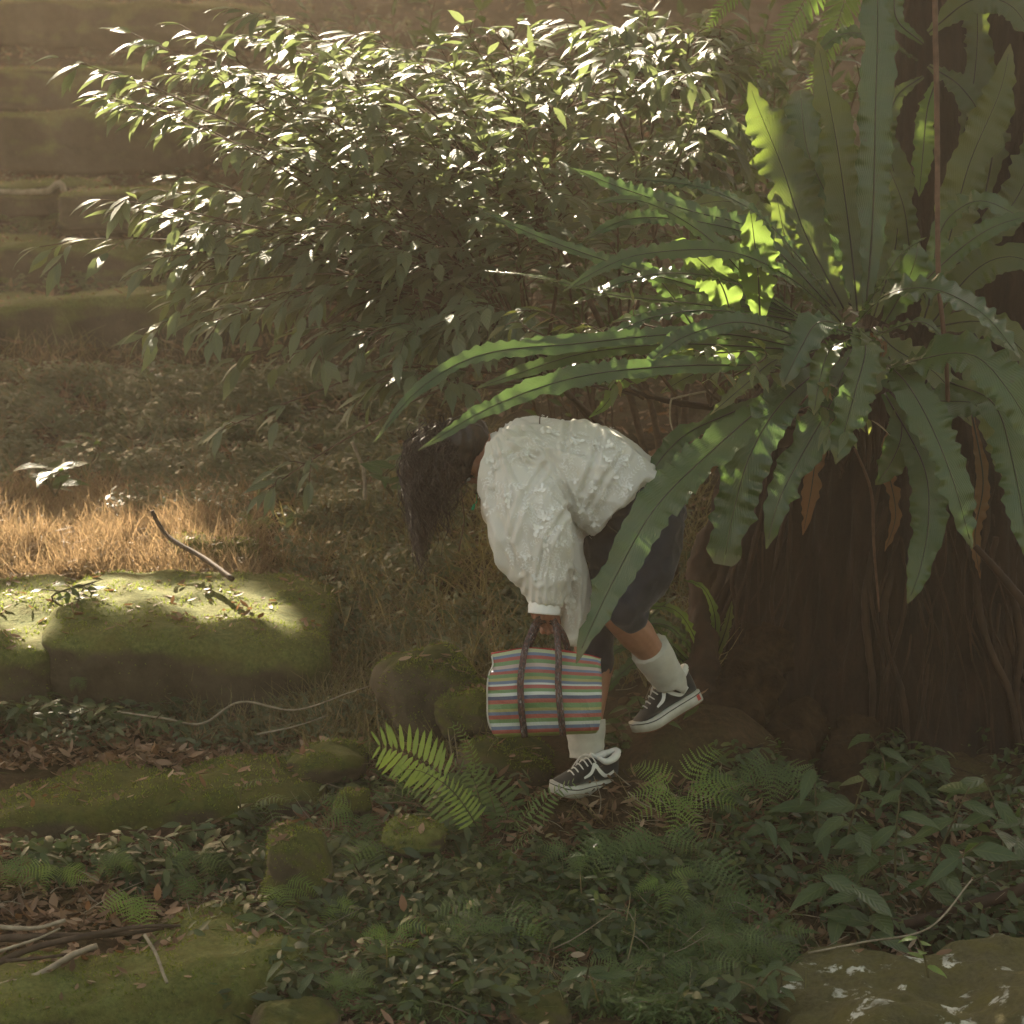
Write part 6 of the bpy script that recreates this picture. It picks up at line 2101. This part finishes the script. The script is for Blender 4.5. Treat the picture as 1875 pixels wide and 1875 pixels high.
def leafy(name, base, stems_, label, cat, group, leaflen, mat=None, seed=0, nper=6, drop=-.45):
    r = np.random.default_rng(seed)
    if base[2] < 9.4 and cat == 'plant' and 'slab' not in label and 'hair' not in label:
        q_ = on_ground(base[0], base[1] + 8)
        sh_ = to_px(q_.x, q_.y, q_.z)[2] - base[2] - .03
        base = (base[0], base[1], base[2] + sh_)
        stems_ = [[(a_, b_, c_ + sh_) for a_, b_, c_ in st] for st in stems_]
    o = P(*base)
    root = empty(name, o)
    tag(root, label, cat, group)
    for st in stems_:
        pts = [np.array(P(*p)) - np.array(o) for p in st]
        g = Geo()
        tube(g, pts, [.005, .004, .002], 18, 5, .15)
        sm = g.build('stem', MAT['fern_stem'], root)
        C = cr(pts, 30); T = tangents(C)
        for q in range(nper):
            i = int(29 * (.3 + .68 * q / max(nper - 1, 1)))
            a = q * 2.4 + r.uniform(-.5, .5)
            dv = np.array([math.cos(a), math.sin(a) * .8 - .15, drop + r.normal(0, .2)]) + T[i] * .4
            L = r.uniform(*leaflen)
            v, f, uv = xform(BL[r.integers(3)], dv, (r.normal(0, .2), -.45 + r.normal(0, .2), 1), C[i], L)
            g = Geo(); g.add(v, f, uv)
            g.build('leaf', mat or MAT['plant_leaf'], root)
    return root


GLP = 'broad leaved plants in the dark corner under the fig'
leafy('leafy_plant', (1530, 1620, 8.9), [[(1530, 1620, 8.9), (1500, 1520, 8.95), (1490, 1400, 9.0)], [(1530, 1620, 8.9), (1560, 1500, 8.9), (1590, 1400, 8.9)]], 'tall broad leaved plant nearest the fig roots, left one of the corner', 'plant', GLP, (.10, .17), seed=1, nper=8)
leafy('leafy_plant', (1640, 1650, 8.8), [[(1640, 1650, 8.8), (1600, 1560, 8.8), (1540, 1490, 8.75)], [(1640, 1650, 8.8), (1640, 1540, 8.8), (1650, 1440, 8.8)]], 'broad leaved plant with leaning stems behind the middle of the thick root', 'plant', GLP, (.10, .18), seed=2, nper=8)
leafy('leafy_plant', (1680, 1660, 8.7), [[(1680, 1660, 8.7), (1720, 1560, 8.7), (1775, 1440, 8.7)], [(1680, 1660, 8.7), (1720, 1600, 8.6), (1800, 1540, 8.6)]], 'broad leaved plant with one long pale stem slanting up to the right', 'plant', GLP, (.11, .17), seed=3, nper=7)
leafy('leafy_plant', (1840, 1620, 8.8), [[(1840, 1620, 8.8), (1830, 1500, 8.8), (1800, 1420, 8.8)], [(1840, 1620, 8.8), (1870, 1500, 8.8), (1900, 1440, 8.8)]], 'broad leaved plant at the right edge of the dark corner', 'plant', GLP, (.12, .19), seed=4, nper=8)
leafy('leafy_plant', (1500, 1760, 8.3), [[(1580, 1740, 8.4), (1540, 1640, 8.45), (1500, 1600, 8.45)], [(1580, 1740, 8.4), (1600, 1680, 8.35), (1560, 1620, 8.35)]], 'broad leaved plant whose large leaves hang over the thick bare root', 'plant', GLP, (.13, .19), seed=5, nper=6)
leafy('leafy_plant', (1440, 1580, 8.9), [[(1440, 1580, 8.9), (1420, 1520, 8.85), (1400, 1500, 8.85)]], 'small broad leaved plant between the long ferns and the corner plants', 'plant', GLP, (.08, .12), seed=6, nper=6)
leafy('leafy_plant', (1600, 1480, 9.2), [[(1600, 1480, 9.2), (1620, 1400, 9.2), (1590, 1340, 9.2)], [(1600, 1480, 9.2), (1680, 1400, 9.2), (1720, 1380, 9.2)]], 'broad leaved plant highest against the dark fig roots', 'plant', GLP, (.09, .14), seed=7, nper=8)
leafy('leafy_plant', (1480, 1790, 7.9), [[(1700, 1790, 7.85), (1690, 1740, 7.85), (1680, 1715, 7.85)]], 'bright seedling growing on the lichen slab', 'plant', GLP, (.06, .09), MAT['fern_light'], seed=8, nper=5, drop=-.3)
GLQ = 'leafy seedlings in the foreground bank'
for i, (x, y, d, lab, ll, nst) in enumerate([
        (480, 1800, 8.0, 'dense clump of dark pointed leaves right of the bottom left block', (.05, .075), 9),
        (440, 1850, 7.9, 'lowest clump of dark pointed leaves right of the bottom left block', (.045, .07), 7),
        (470, 1720, 8.15, 'leafy seedling with three big leaves above the dense clump', (.07, .09), 3),
        (560, 1830, 7.9, 'drooping seedling with two long leaves near the bare dark rock', (.07, .10), 3),
        (760, 1650, 8.35, 'seedling with round blades right of the upright boulder', (.05, .07), 5),
        (660, 1640, 8.45, 'tuft of pointed leaves just right of the upright boulder', (.05, .07), 5),
        (700, 1690, 8.25, 'seedling with dark paired leaves in the middle of the bank', (.05, .08), 4),
        (330, 1550, 8.75, 'bright pale seedling in front of the long dark block', (.06, .08), 3),
        (440, 1600, 8.6, 'seedling left of the upright boulder with long hanging leaves', (.07, .09), 4),
        (180, 1330, 10.0, 'low leafy clump at the foot of the large sunlit block, left side', (.06, .09), 7),
        (60, 1320, 10.0, 'low leafy clump at the foot of the large sunlit block, at the left edge', (.06, .09), 7),
        (270, 1350, 9.9, 'seedling on the fallen leaves under the large sunlit block', (.05, .08), 4),
        (1180, 1330, 9.35, 'climbing seedling with pale leaves between the two sneakers', (.05, .08), 5),
        (1130, 1370, 9.35, 'small seedling touching the front sneaker\'s heel', (.05, .075), 3),
        (1095, 1850, 7.85, 'bright two leaved seedling at the bottom edge under the ferns', (.09, .11), 2),
        (1390, 1840, 7.85, 'dark seedling with long upright leaves left of the lichen slab', (.07, .10), 4),
        (1560, 1450, 9.25, 'seedling low against the fig trunk left of the highest broad leaved plant', (.06, .09), 4),
        (100, 900, 12.2, 'sunlit plant with white glittering flat leaves above the dry grass', (.10, .16), 4),
        (160, 850, 12.6, 'single tall sunlit sprig behind the glittering plant', (.08, .10), 2),
        (130, 1110, 10.6, 'pale glittering weed growing on the sunlit block', (.05, .08), 5),
        (720, 900, 9.6, 'two big shaded leaves hanging left of the walker\'s hair', (.09, .12), 2)]):
    r = np.random.default_rng(700 + i)
    base = (x, y, d)
    hpx = 45 * 9 / d * (1 if ll[1] < .1 else 1.3)
    leafy('seedling', base, [[(x, y + 10, d), (x + r.normal(0, 16), y - hpx * .5, d + r.normal(0, .03)), (x + r.normal(0, 38), y - hpx * r.uniform(.7, 1.3), d + r.normal(0, .06))] for _ in range(nst)], lab, 'plant', GLQ, ll, seed=800 + i, nper=5, drop=-.3 if i < 17 else -.05)

# ---------------------------------------------------------------- dead branches and sticks
gst = 'dead sticks in the bottom left pile'
PS = MAT['pale_stick']; DS = MAT['dark_stick']
for i, (pts, r, m_, lab) in enumerate([
        ([(-40, 1815, 7.95), (60, 1790, 7.95), (130, 1750, 7.95), (178, 1732, 7.95)], [.013, .012, .009], PS, 'thick forked dead stick lowest in the pile on the corner block'),
        ([(-40, 1780, 8.0), (50, 1740, 8.05), (150, 1715, 8.05), (250, 1698, 8.1), (330, 1695, 8.15)], [.011, .010, .005], DS, 'long dark dead stick across the middle of the pile'),
        ([(-40, 1720, 8.1), (80, 1715, 8.1), (200, 1712, 8.1), (300, 1700, 8.15)], [.012, .012, .006], DS, 'nearly level dead stick at the back of the pile'),
        ([(-40, 1695, 8.15), (60, 1700, 8.12), (120, 1685, 8.12)], [.009, .006], PS, 'short pale dead stick at the top left of the pile'),
        ([(10, 1760, 8.0), (90, 1752, 8.0), (170, 1740, 8.0)], [.007, .004], DS, 'thin dark dead stick just above the thick forked one'),
        ([(-30, 1750, 8.02), (60, 1722, 8.04), (110, 1700, 8.1)], [.006, .003], PS, 'thin pale dead stick crossing the pile at the left edge')]):
    ob = cord('dead_stick', [P(*p) for p in pts], r, m_, lab, 'stick', 30, 7, .35, gst)
cord('dead_stick', [P(265, 1712, 8.0), P(285, 1745, 7.93), P(298, 1780, 7.88), P(306, 1800, 7.86)], [.006, .006, .005], PS, 'straight pale stick lying down the face of the bottom left mossy block', 'stick', 20, 6, .3)
cord('dead_stick', [P(425, 1060, 10.75), P(370, 1020, 10.95), P(310, 985, 11.1), P(288, 955, 11.15), P(278, 935, 11.15)], [.012, .012, .011, .010, .009], DS, 'bent dark stick leaning up from the large sunlit block', 'stick', 26, 8, .3)
cord('bent_root', [P(-30, 350, 16.9), P(40, 352, 16.9), P(85, 350, 16.8), P(110, 335, 16.8), P(122, 370, 16.8), P(130, 395, 16.8), P(160, 420, 16.9)], [.022, .02, .022, .022, .02, .014], PS, 'hazy pale root bent like a hook over a terrace at the left', 'root', 40, 7, .25)
cord('bare_twig', [P(215, 1303, 9.9), P(300, 1315, 9.85), P(370, 1325, 9.85), P(440, 1285, 9.9), P(540, 1300, 9.85), P(640, 1268, 9.8), P(680, 1255, 9.8)], [.004, .005, .004, .002], PS, 'long thin wavy twig in front of the large sunlit block', 'twig', 50, 5, .3)
cord('bare_twig', [P(470, 1345, 9.7), P(540, 1330, 9.7), P(600, 1310, 9.7)], [.004, .003, .002], PS, 'short thin twig under the wavy one', 'twig', 20, 5, .3)
cord('bare_twig', [P(668, 915, 10.3), P(665, 860, 10.3), P(645, 810, 10.3)], [.008, .007, .006], PS, 'pale dead branch stub standing left of the walker\'s hair', 'twig', 14, 6, .3)
cord('bare_twig', [P(700, 1470, 8.85), P(760, 1472, 8.85), P(820, 1505, 8.85)], [.003, .003, .0015], MAT['twig'], 'thin brown twig under the white arched frond', 'twig', 20, 5, .3)
cord('bare_twig', [P(1150, 1450, 8.85), P(1175, 1470, 8.83), P(1200, 1482, 8.8)], [.003, .002], PS, 'short pale twig on the earth bank right of the front sneaker', 'twig', 14, 5, .3)
cord('bare_twig', [P(1480, 1745, 8.2), P(1580, 1725, 8.2), P(1700, 1700, 8.25), P(1780, 1610, 8.4)], [.004, .004, .003], PS, 'thin pale twig rising from the thick bare root', 'twig', 24, 5, .3)
cord('bare_twig', [P(1040, 1790, 7.95), P(1080, 1830, 7.9), P(1200, 1850, 7.85), P(1280, 1880, 7.85)], [.006, .006, .005], DS, 'dark twig running along the bottom edge toward the slab', 'twig', 24, 5, .3)
cord('bare_twig', [P(990, 1800, 7.95), P(1040, 1820, 7.9), P(1075, 1880, 7.85)], [.008, .008, .009], DS, 'crooked dark twig at the bottom edge below the hanging ferns', 'twig', 24, 5, .3)
cord('bare_twig', [P(840, 1010, 9.7), P(850, 950, 9.7), P(845, 900, 9.7), P(855, 860, 9.7)], [.003, .003, .0015], MAT['twig'], 'upright thin stem between the hair and the blouse', 'twig', 20, 5, .3)

# ---------------------------------------------------------------- ground cover, grass and fallen leaves
rg = np.random.default_rng(99)


def sample(n, zones):
    """points on the ground chosen by zones of the photograph: (x0, y0, x1, y1, weight)"""
    W_ = np.array([z[4] for z in zones], float); W_ /= W_.sum()
    k = rg.choice(len(zones), n, p=W_)
    Z_ = np.array([z[:4] for z in zones], float)[k]
    px = rg.uniform(Z_[:, 0], Z_[:, 2]); py = rg.uniform(Z_[:, 1], Z_[:, 3])
    return world_at(px, py)


_D = np.linspace(6.3, 26, 420)


def world_at(px, py):
    out_ = np.zeros((len(px), 3))
    for c in range(0, len(px), 2000):
        a, b = px[c:c + 2000], py[c:c + 2000]
        u = ((a - 937.5) / F_PX)[:, None]; v = ((937.5 - b) / F_PX)[:, None]
        X = u * _D; Y = _D * (cT + v * sT); Z = CAM_H + _D * (v * cT - sT)
        G = ground_z(X.ravel(), Y.ravel()).reshape(X.shape)
        hit = Z <= G
        i = np.where(hit.any(axis=1), hit.argmax(axis=1), len(_D) - 1)
        k = np.arange(len(a))
        out_[c:c + 2000] = np.stack([X[k, i], Y[k, i] + rg.uniform(-.03, .03, len(a)), G[k, i]], axis=1)
    return out_


# leaf litter
lits = [leaf_template(.42, .35, -.25, (.2, .5, .8), (.8, 1, .6)), leaf_template(.5, -.4, .3, (.2, .5, .8), (.8, 1, .6)), leaf_template(.3, .7, -.5, (.2, .5, .8), (.8, 1, .6))]
pts = sample(19000, [(-60, 1310, 760, 1420, 10), (-60, 1560, 520, 1720, 6), (480, 1400, 1000, 1880, 8), (-60, -40, 1200, 620, 14), (0, 620, 1300, 1300, 12), (1000, 1440, 1400, 1700, 3), (1300, 1480, 1930, 1880, 7), (-60, 1700, 1100, 1900, 4), (380, 1440, 760, 1600, 4)])
dd = pts[:, 1]
n = len(pts)
dv = rg.normal(0, 1, (n, 3)); dv[:, 2] = rg.normal(0.05, .25, n)
nn = np.stack([rg.normal(0, .35, n), rg.normal(-.25, .35, n), np.ones(n)], axis=1)
pts[:, 2] += rg.uniform(.002, .03, n)
g = Geo(); k = rg.integers(0, 3, n)
for j in range(3):
    mk = k == j
    scatter(g, lits[j], frames(dv[mk], nn[mk]), pts[mk], rg.uniform(.025, .065, mk.sum()) * (1 + .4 * (dd[mk] > 12)))
tag(g.build('leaf_litter', MAT['dead_leaf']), 'brown and pinkish fallen leaves scattered over the slope', None, None, 'stuff')

# dry orange grass and olive grass
def blade(h_):
    """a thin arching blade, height 1"""
    st = [(0, 0, 1), (.10, .40, .9), (.26, .72, .6), (.48, .95, .12)]
    w_ = .016
    V = []
    for x, z, q in st:
        V += [(x * h_, -w_ * q, z), (x * h_, w_ * q, z)]
    return np.array(V, float), [(0, 1, 3, 2), (2, 3, 5, 4), (4, 5, 7, 6)], np.array([(k % 2, k // 2 / 3) for k in range(8)], float)


def grass(name, n, zones, mat, label, hr, wid=1.0, leanf=.35):
    pts = sample(n, zones)
    n = len(pts)
    up = np.stack([rg.normal(0, leanf, n), rg.normal(0, leanf, n), np.ones(n)], axis=1)
    side = rg.normal(0, 1, (n, 3)); side[:, 2] = 0
    # frames: x = blade bending side, z = up
    zc = up / np.linalg.norm(up, axis=1, keepdims=True)
    xc = side - zc * np.sum(side * zc, axis=1, keepdims=True); xc /= np.linalg.norm(xc, axis=1, keepdims=True)
    yc = np.cross(zc, xc)
    Rm = np.stack([xc, yc, zc], axis=2)
    g = Geo()
    S_ = rg.uniform(hr[0], hr[1], n)
    for j, h_ in enumerate((.3, 1.0, 2.0)):
        mk = (np.arange(n) % 3) == j
        tm = blade(h_)
        scatter(g, tm, Rm[mk], pts[mk] - np.array([0, 0, .01]), np.stack([S_[mk] * wid, S_[mk] * wid, S_[mk]], axis=1))
    tag(g.build(name, mat), label, None, None, 'stuff')


grass('dry_grass', 26000, [(-60, 900, 480, 1085, 12), (-60, 960, 430, 1075, 10), (-60, 620, 400, 900, 1.5), (420, 1000, 600, 1100, 1)], MAT['dry_grass'], 'thin dry orange grass behind the sunlit block', (.05, .17), 1.0, .6)
grass('olive_grass', 15000, [(520, 880, 1300, 1260, 12), (-60, 600, 900, 900, 2), (560, 1200, 900, 1420, 3), (330, 1300, 760, 1380, 2), (700, 1500, 1500, 1880, .5)], MAT['olive_grass'], 'matted olive and brown grass on the slope behind the walker', (.06, .20), 1.0, .6)

# leafy ground cover in two heights
def sprig_tm(seed, nl=8, h_=1.0, lw=.42):
    r = np.random.default_rng(seed)
    parts = []
    for q in range(nl):
        t = (q + 1) / nl
        a = q * 2.4 + r.uniform(-.4, .4)
        d = np.array([math.cos(a), math.sin(a), r.uniform(-.35, .35)])
        parts.append(xform(leaf_template(lw, .12, .2, (.25, .65), (.85, .8)), d, (r.normal(0, .3), r.normal(-.2, .3), 1), (r.normal(0, .05), r.normal(0, .05), h_ * t), r.uniform(.38, .6) * (1.15 - .4 * t)))
    return merge_templates(parts)


def cover(name, n, zones, mat, label, sz, seeds, nl=8, h_=.9, lw=.42):
    pts = sample(int(n * 1.5), zones)
    mk_ = np.array([mnoise.noise(Vector((p[0] * 3.2 + seeds[0], p[1] * 3.2, 0))) + .6 * mnoise.noise(Vector((p[0] * 8, p[1] * 8, seeds[0] * 1.0))) for p in pts])
    pts = pts[mk_ > -.14]
    g = Geo()
    tms = [sprig_tm(s, nl, h_, lw) for s in seeds]
    k = rg.integers(0, len(tms), len(pts))
    for j, tm in enumerate(tms):
        mk = k == j
        m_ = mk.sum()
        a = rg.uniform(0, 6.28, m_)
        t = np.stack([np.cos(a), np.sin(a), rg.normal(0, .12, m_)], axis=1)
        nrm_ = np.stack([rg.normal(0, .25, m_), rg.normal(-.6, .3, m_), np.ones(m_)], axis=1)
        scatter(g, tm, frames(t, nrm_), pts[mk], rg.uniform(sz[0], sz[1], m_))
    tag(g.build(name, mat), label, None, None, 'stuff')


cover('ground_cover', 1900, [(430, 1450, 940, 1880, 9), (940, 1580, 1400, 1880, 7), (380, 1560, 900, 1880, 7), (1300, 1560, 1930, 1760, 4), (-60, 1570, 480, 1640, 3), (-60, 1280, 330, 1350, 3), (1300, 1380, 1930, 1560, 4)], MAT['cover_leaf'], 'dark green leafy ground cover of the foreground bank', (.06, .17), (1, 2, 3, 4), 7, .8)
cover('low_weeds', 8500, [(-60, 690, 760, 900, 16), (200, 860, 700, 960, 4), (-60, -30, 800, 560, 5), (520, 880, 1250, 1230, 8), (-60, 1310, 700, 1380, 1)], MAT['weed_leaf'], 'low grey green weeds spreading over the slope and terraces', (.07, .14), (5, 6, 7), 7, .8)
cover('fine_weeds', 2400, [(600, 1500, 940, 1880, 5), (940, 1600, 1400, 1880, 5), (1100, 1700, 1450, 1880, 3), (480, 1440, 760, 1560, 2)], MAT['fern'], 'fine feathery weeds among the foreground ground cover', (.04, .10), (8, 9), 14, .7, .2)

# fine dead twigs lying about
pts = sample(520, [(380, 1440, 1450, 1880, 10), (520, 880, 1250, 1300, 6), (-60, 1560, 500, 1720, 3), (0, 650, 700, 900, 4), (1300, 1560, 1900, 1800, 3)])
g = Geo()
for p in pts:
    a = rg.uniform(0, 6.28); L = rg.uniform(.05, .22)
    d = np.array([math.cos(a), math.sin(a) * .6, rg.uniform(-.1, .7)])
    q = np.array(p) + np.array([0, 0, rg.uniform(.005, .04)])
    tube(g, [q, q + d * L * .5 + rg.normal(0, .012, 3), q + d * L + rg.normal(0, .02, 3)], [rg.uniform(.0012, .0028), .0008], 7, 4, .2)
tag(g.build('twig_litter', MAT['pale_stick']), 'fine dead twigs caught among the weeds', None, None, 'stuff')
# moss fuzz and bits on the stones are part of their material; a few large fallen leaves lie on top
gdl = 'large fallen leaves on the ground'
for i, (x, y, d, s, lab, up_) in enumerate([
        (345, 1385, 9.6, .09, 'large pink brown fallen leaf on the strip above the long dark block', False),
        (552, 1385, 9.45, .07, 'upright curled fallen leaf at the right end of the leaf strip', True),
        (165, 1385, 9.75, .06, 'upright tan fallen leaf in the left part of the leaf strip', True),
        (300, 1672, 8.3, .10, 'long reddish fallen leaf lying by the bright green fern', False),
        (288, 1650, 8.3, .09, 'upright long brown fallen leaf behind the bright green fern', True),
        (160, 1668, 8.3, .07, 'upright yellow green fallen leaf left of the bright green fern', True),
        (610, 1615, 8.5, .05, 'small curled tan fallen leaf right of the upright boulder', False),
        (740, 1670, 8.3, .09, 'dull red broad fallen leaf in the leafy bank', True),
        (700, 1850, 7.85, .07, 'brown fallen leaf at the bottom edge near the brown rock', False),
        (760, 1860, 7.8, .05, 'small reddish fallen leaf at the bottom edge', False),
        (1750, 1740, 8.15, .09, 'flat brown fallen leaf behind the lichen slab', False),
        (1560, 1745, 8.15, .05, 'small fallen leaf behind the lichen slab\'s left part', False),
        (710, 1490, 8.95, .07, 'pink brown fallen leaf under the sunlit fern', False),
        (590, 1560, 8.75, .06, 'brown fallen leaf leaning on the upright boulder', True)]):
    r = np.random.default_rng(1200 + i)
    dvv = (r.normal(0, .2), -.1, 1.0) if up_ else (r.choice([-1, 1]), r.normal(0, .4), .12)
    nrm_ = (0.3, -1, .2) if up_ else (.1, -.5, 1)
    v, f, uv = xform(lits[i % 3] if i % 3 != 2 else lits[0], dvv, nrm_, (0, 0, 0), s)
    v = v * (.62 if up_ else .8)
    g = Geo(); g.add(v, f, uv)
    o = g.build('fallen_leaf', MAT['dead_leaf'])
    o.location = P(x, y, d)
    tag(o, lab, 'leaf', gdl)

# ---------------------------------------------------------------- moss tufts and litter on the stones
dg = bpy.context.evaluated_depsgraph_get(); dg.update()
MAT['moss_tuft'] = leaf_mat('moss_tuft', [(0, (0.04, 0.065, 0.012)), (0.6, (0.085, 0.115, 0.02)), (0.92, (0.13, 0.16, 0.03)), (1, (0.16, 0.11, 0.04))], 0.8, 0.3, (0.45, 0.55, 0.08), 0.15, vein=False)
tt_, nn_, pp_, ss_ = [], [], [], []
lt_, ln_, lp_, ls_ = [], [], [], []
for o in [o for o in COL.objects if o.name.split('.')[0] in ('stone_block', 'boulder', 'terrace_stone') and o.type == 'MESH']:
    me = o.data
    mw = np.array(o.matrix_world)
    n = len(me.polygons)
    c = np.empty(n * 3); me.polygons.foreach_get('center', c); c = c.reshape(-1, 3)
    nm = np.empty(n * 3); me.polygons.foreach_get('normal', nm); nm = nm.reshape(-1, 3)
    ar = np.empty(n); me.polygons.foreach_get('area', ar)
    nw_ = nm @ mw[:3, :3].T
    wgt = ar * np.clip(nw_[:, 2] * .8 + .35, 0.02, 1) * (nw_[:, 1] < .5)
    cnt = int(min(9000, wgt.sum() * 15000)) if 'terrace' not in o.name else 2200
    k = rg.choice(n, cnt, p=wgt / wgt.sum())
    ext = np.sqrt(ar[k])[:, None]
    off = rg.uniform(-.7, .7, (cnt, 3)) * ext
    off -= nm[k] * np.sum(off * nm[k], axis=1, keepdims=True)
    q = (c[k] + off) @ mw[:3, :3].T + mw[:3, 3]
    keep_ = np.array([mnoise.noise(Vector(p_) * 6) for p_ in q]) > -.18
    q = q[keep_]; nk = nw_[k][keep_]
    pp_.append(q - nk * .003); tt_.append(nk + rg.normal(0, .55, nk.shape)); nn_.append(rg.normal(0, 1, nk.shape)); ss_.append(rg.uniform(.006, .017, len(q)))
    up_ = nk[:, 2] > .75
    m_ = up_ & (rg.random(len(q)) < (.035 if 'terrace' not in o.name else .09))
    lp_.append(q[m_] + np.array([0, 0, .004])); ls_.append(rg.uniform(.02, .055, m_.sum()))
tuft = (np.array([(0, -.22, 0), (0, .22, 0), (.6, .12, .05), (.6, -.12, .05), (1, 0, .15)], float), [(0, 1, 2, 3), (3, 2, 4)], np.zeros((5, 2)))
g = Geo()
pp_ = np.concatenate(pp_); tt_ = np.concatenate(tt_); nn_ = np.concatenate(nn_); ss_ = np.concatenate(ss_)
scatter(g, tuft, frames(tt_, nn_), pp_, ss_)
tag(g.build('moss', MAT['moss_tuft']), 'short green moss growing over the stone blocks and boulders', None, None, 'stuff')
lp_ = np.concatenate(lp_); ls_ = np.concatenate(ls_); n = len(lp_)
dv = rg.normal(0, 1, (n, 3)); dv[:, 2] *= .15
g = Geo()
scatter(g, lits[0], frames(dv, np.stack([rg.normal(0, .3, n), rg.normal(0, .3, n), np.ones(n)], axis=1)), lp_, ls_)
tag(g.build('leaf_bits', MAT['dead_leaf']), 'small dry leaf bits lying on the mossy stones', None, None, 'stuff')
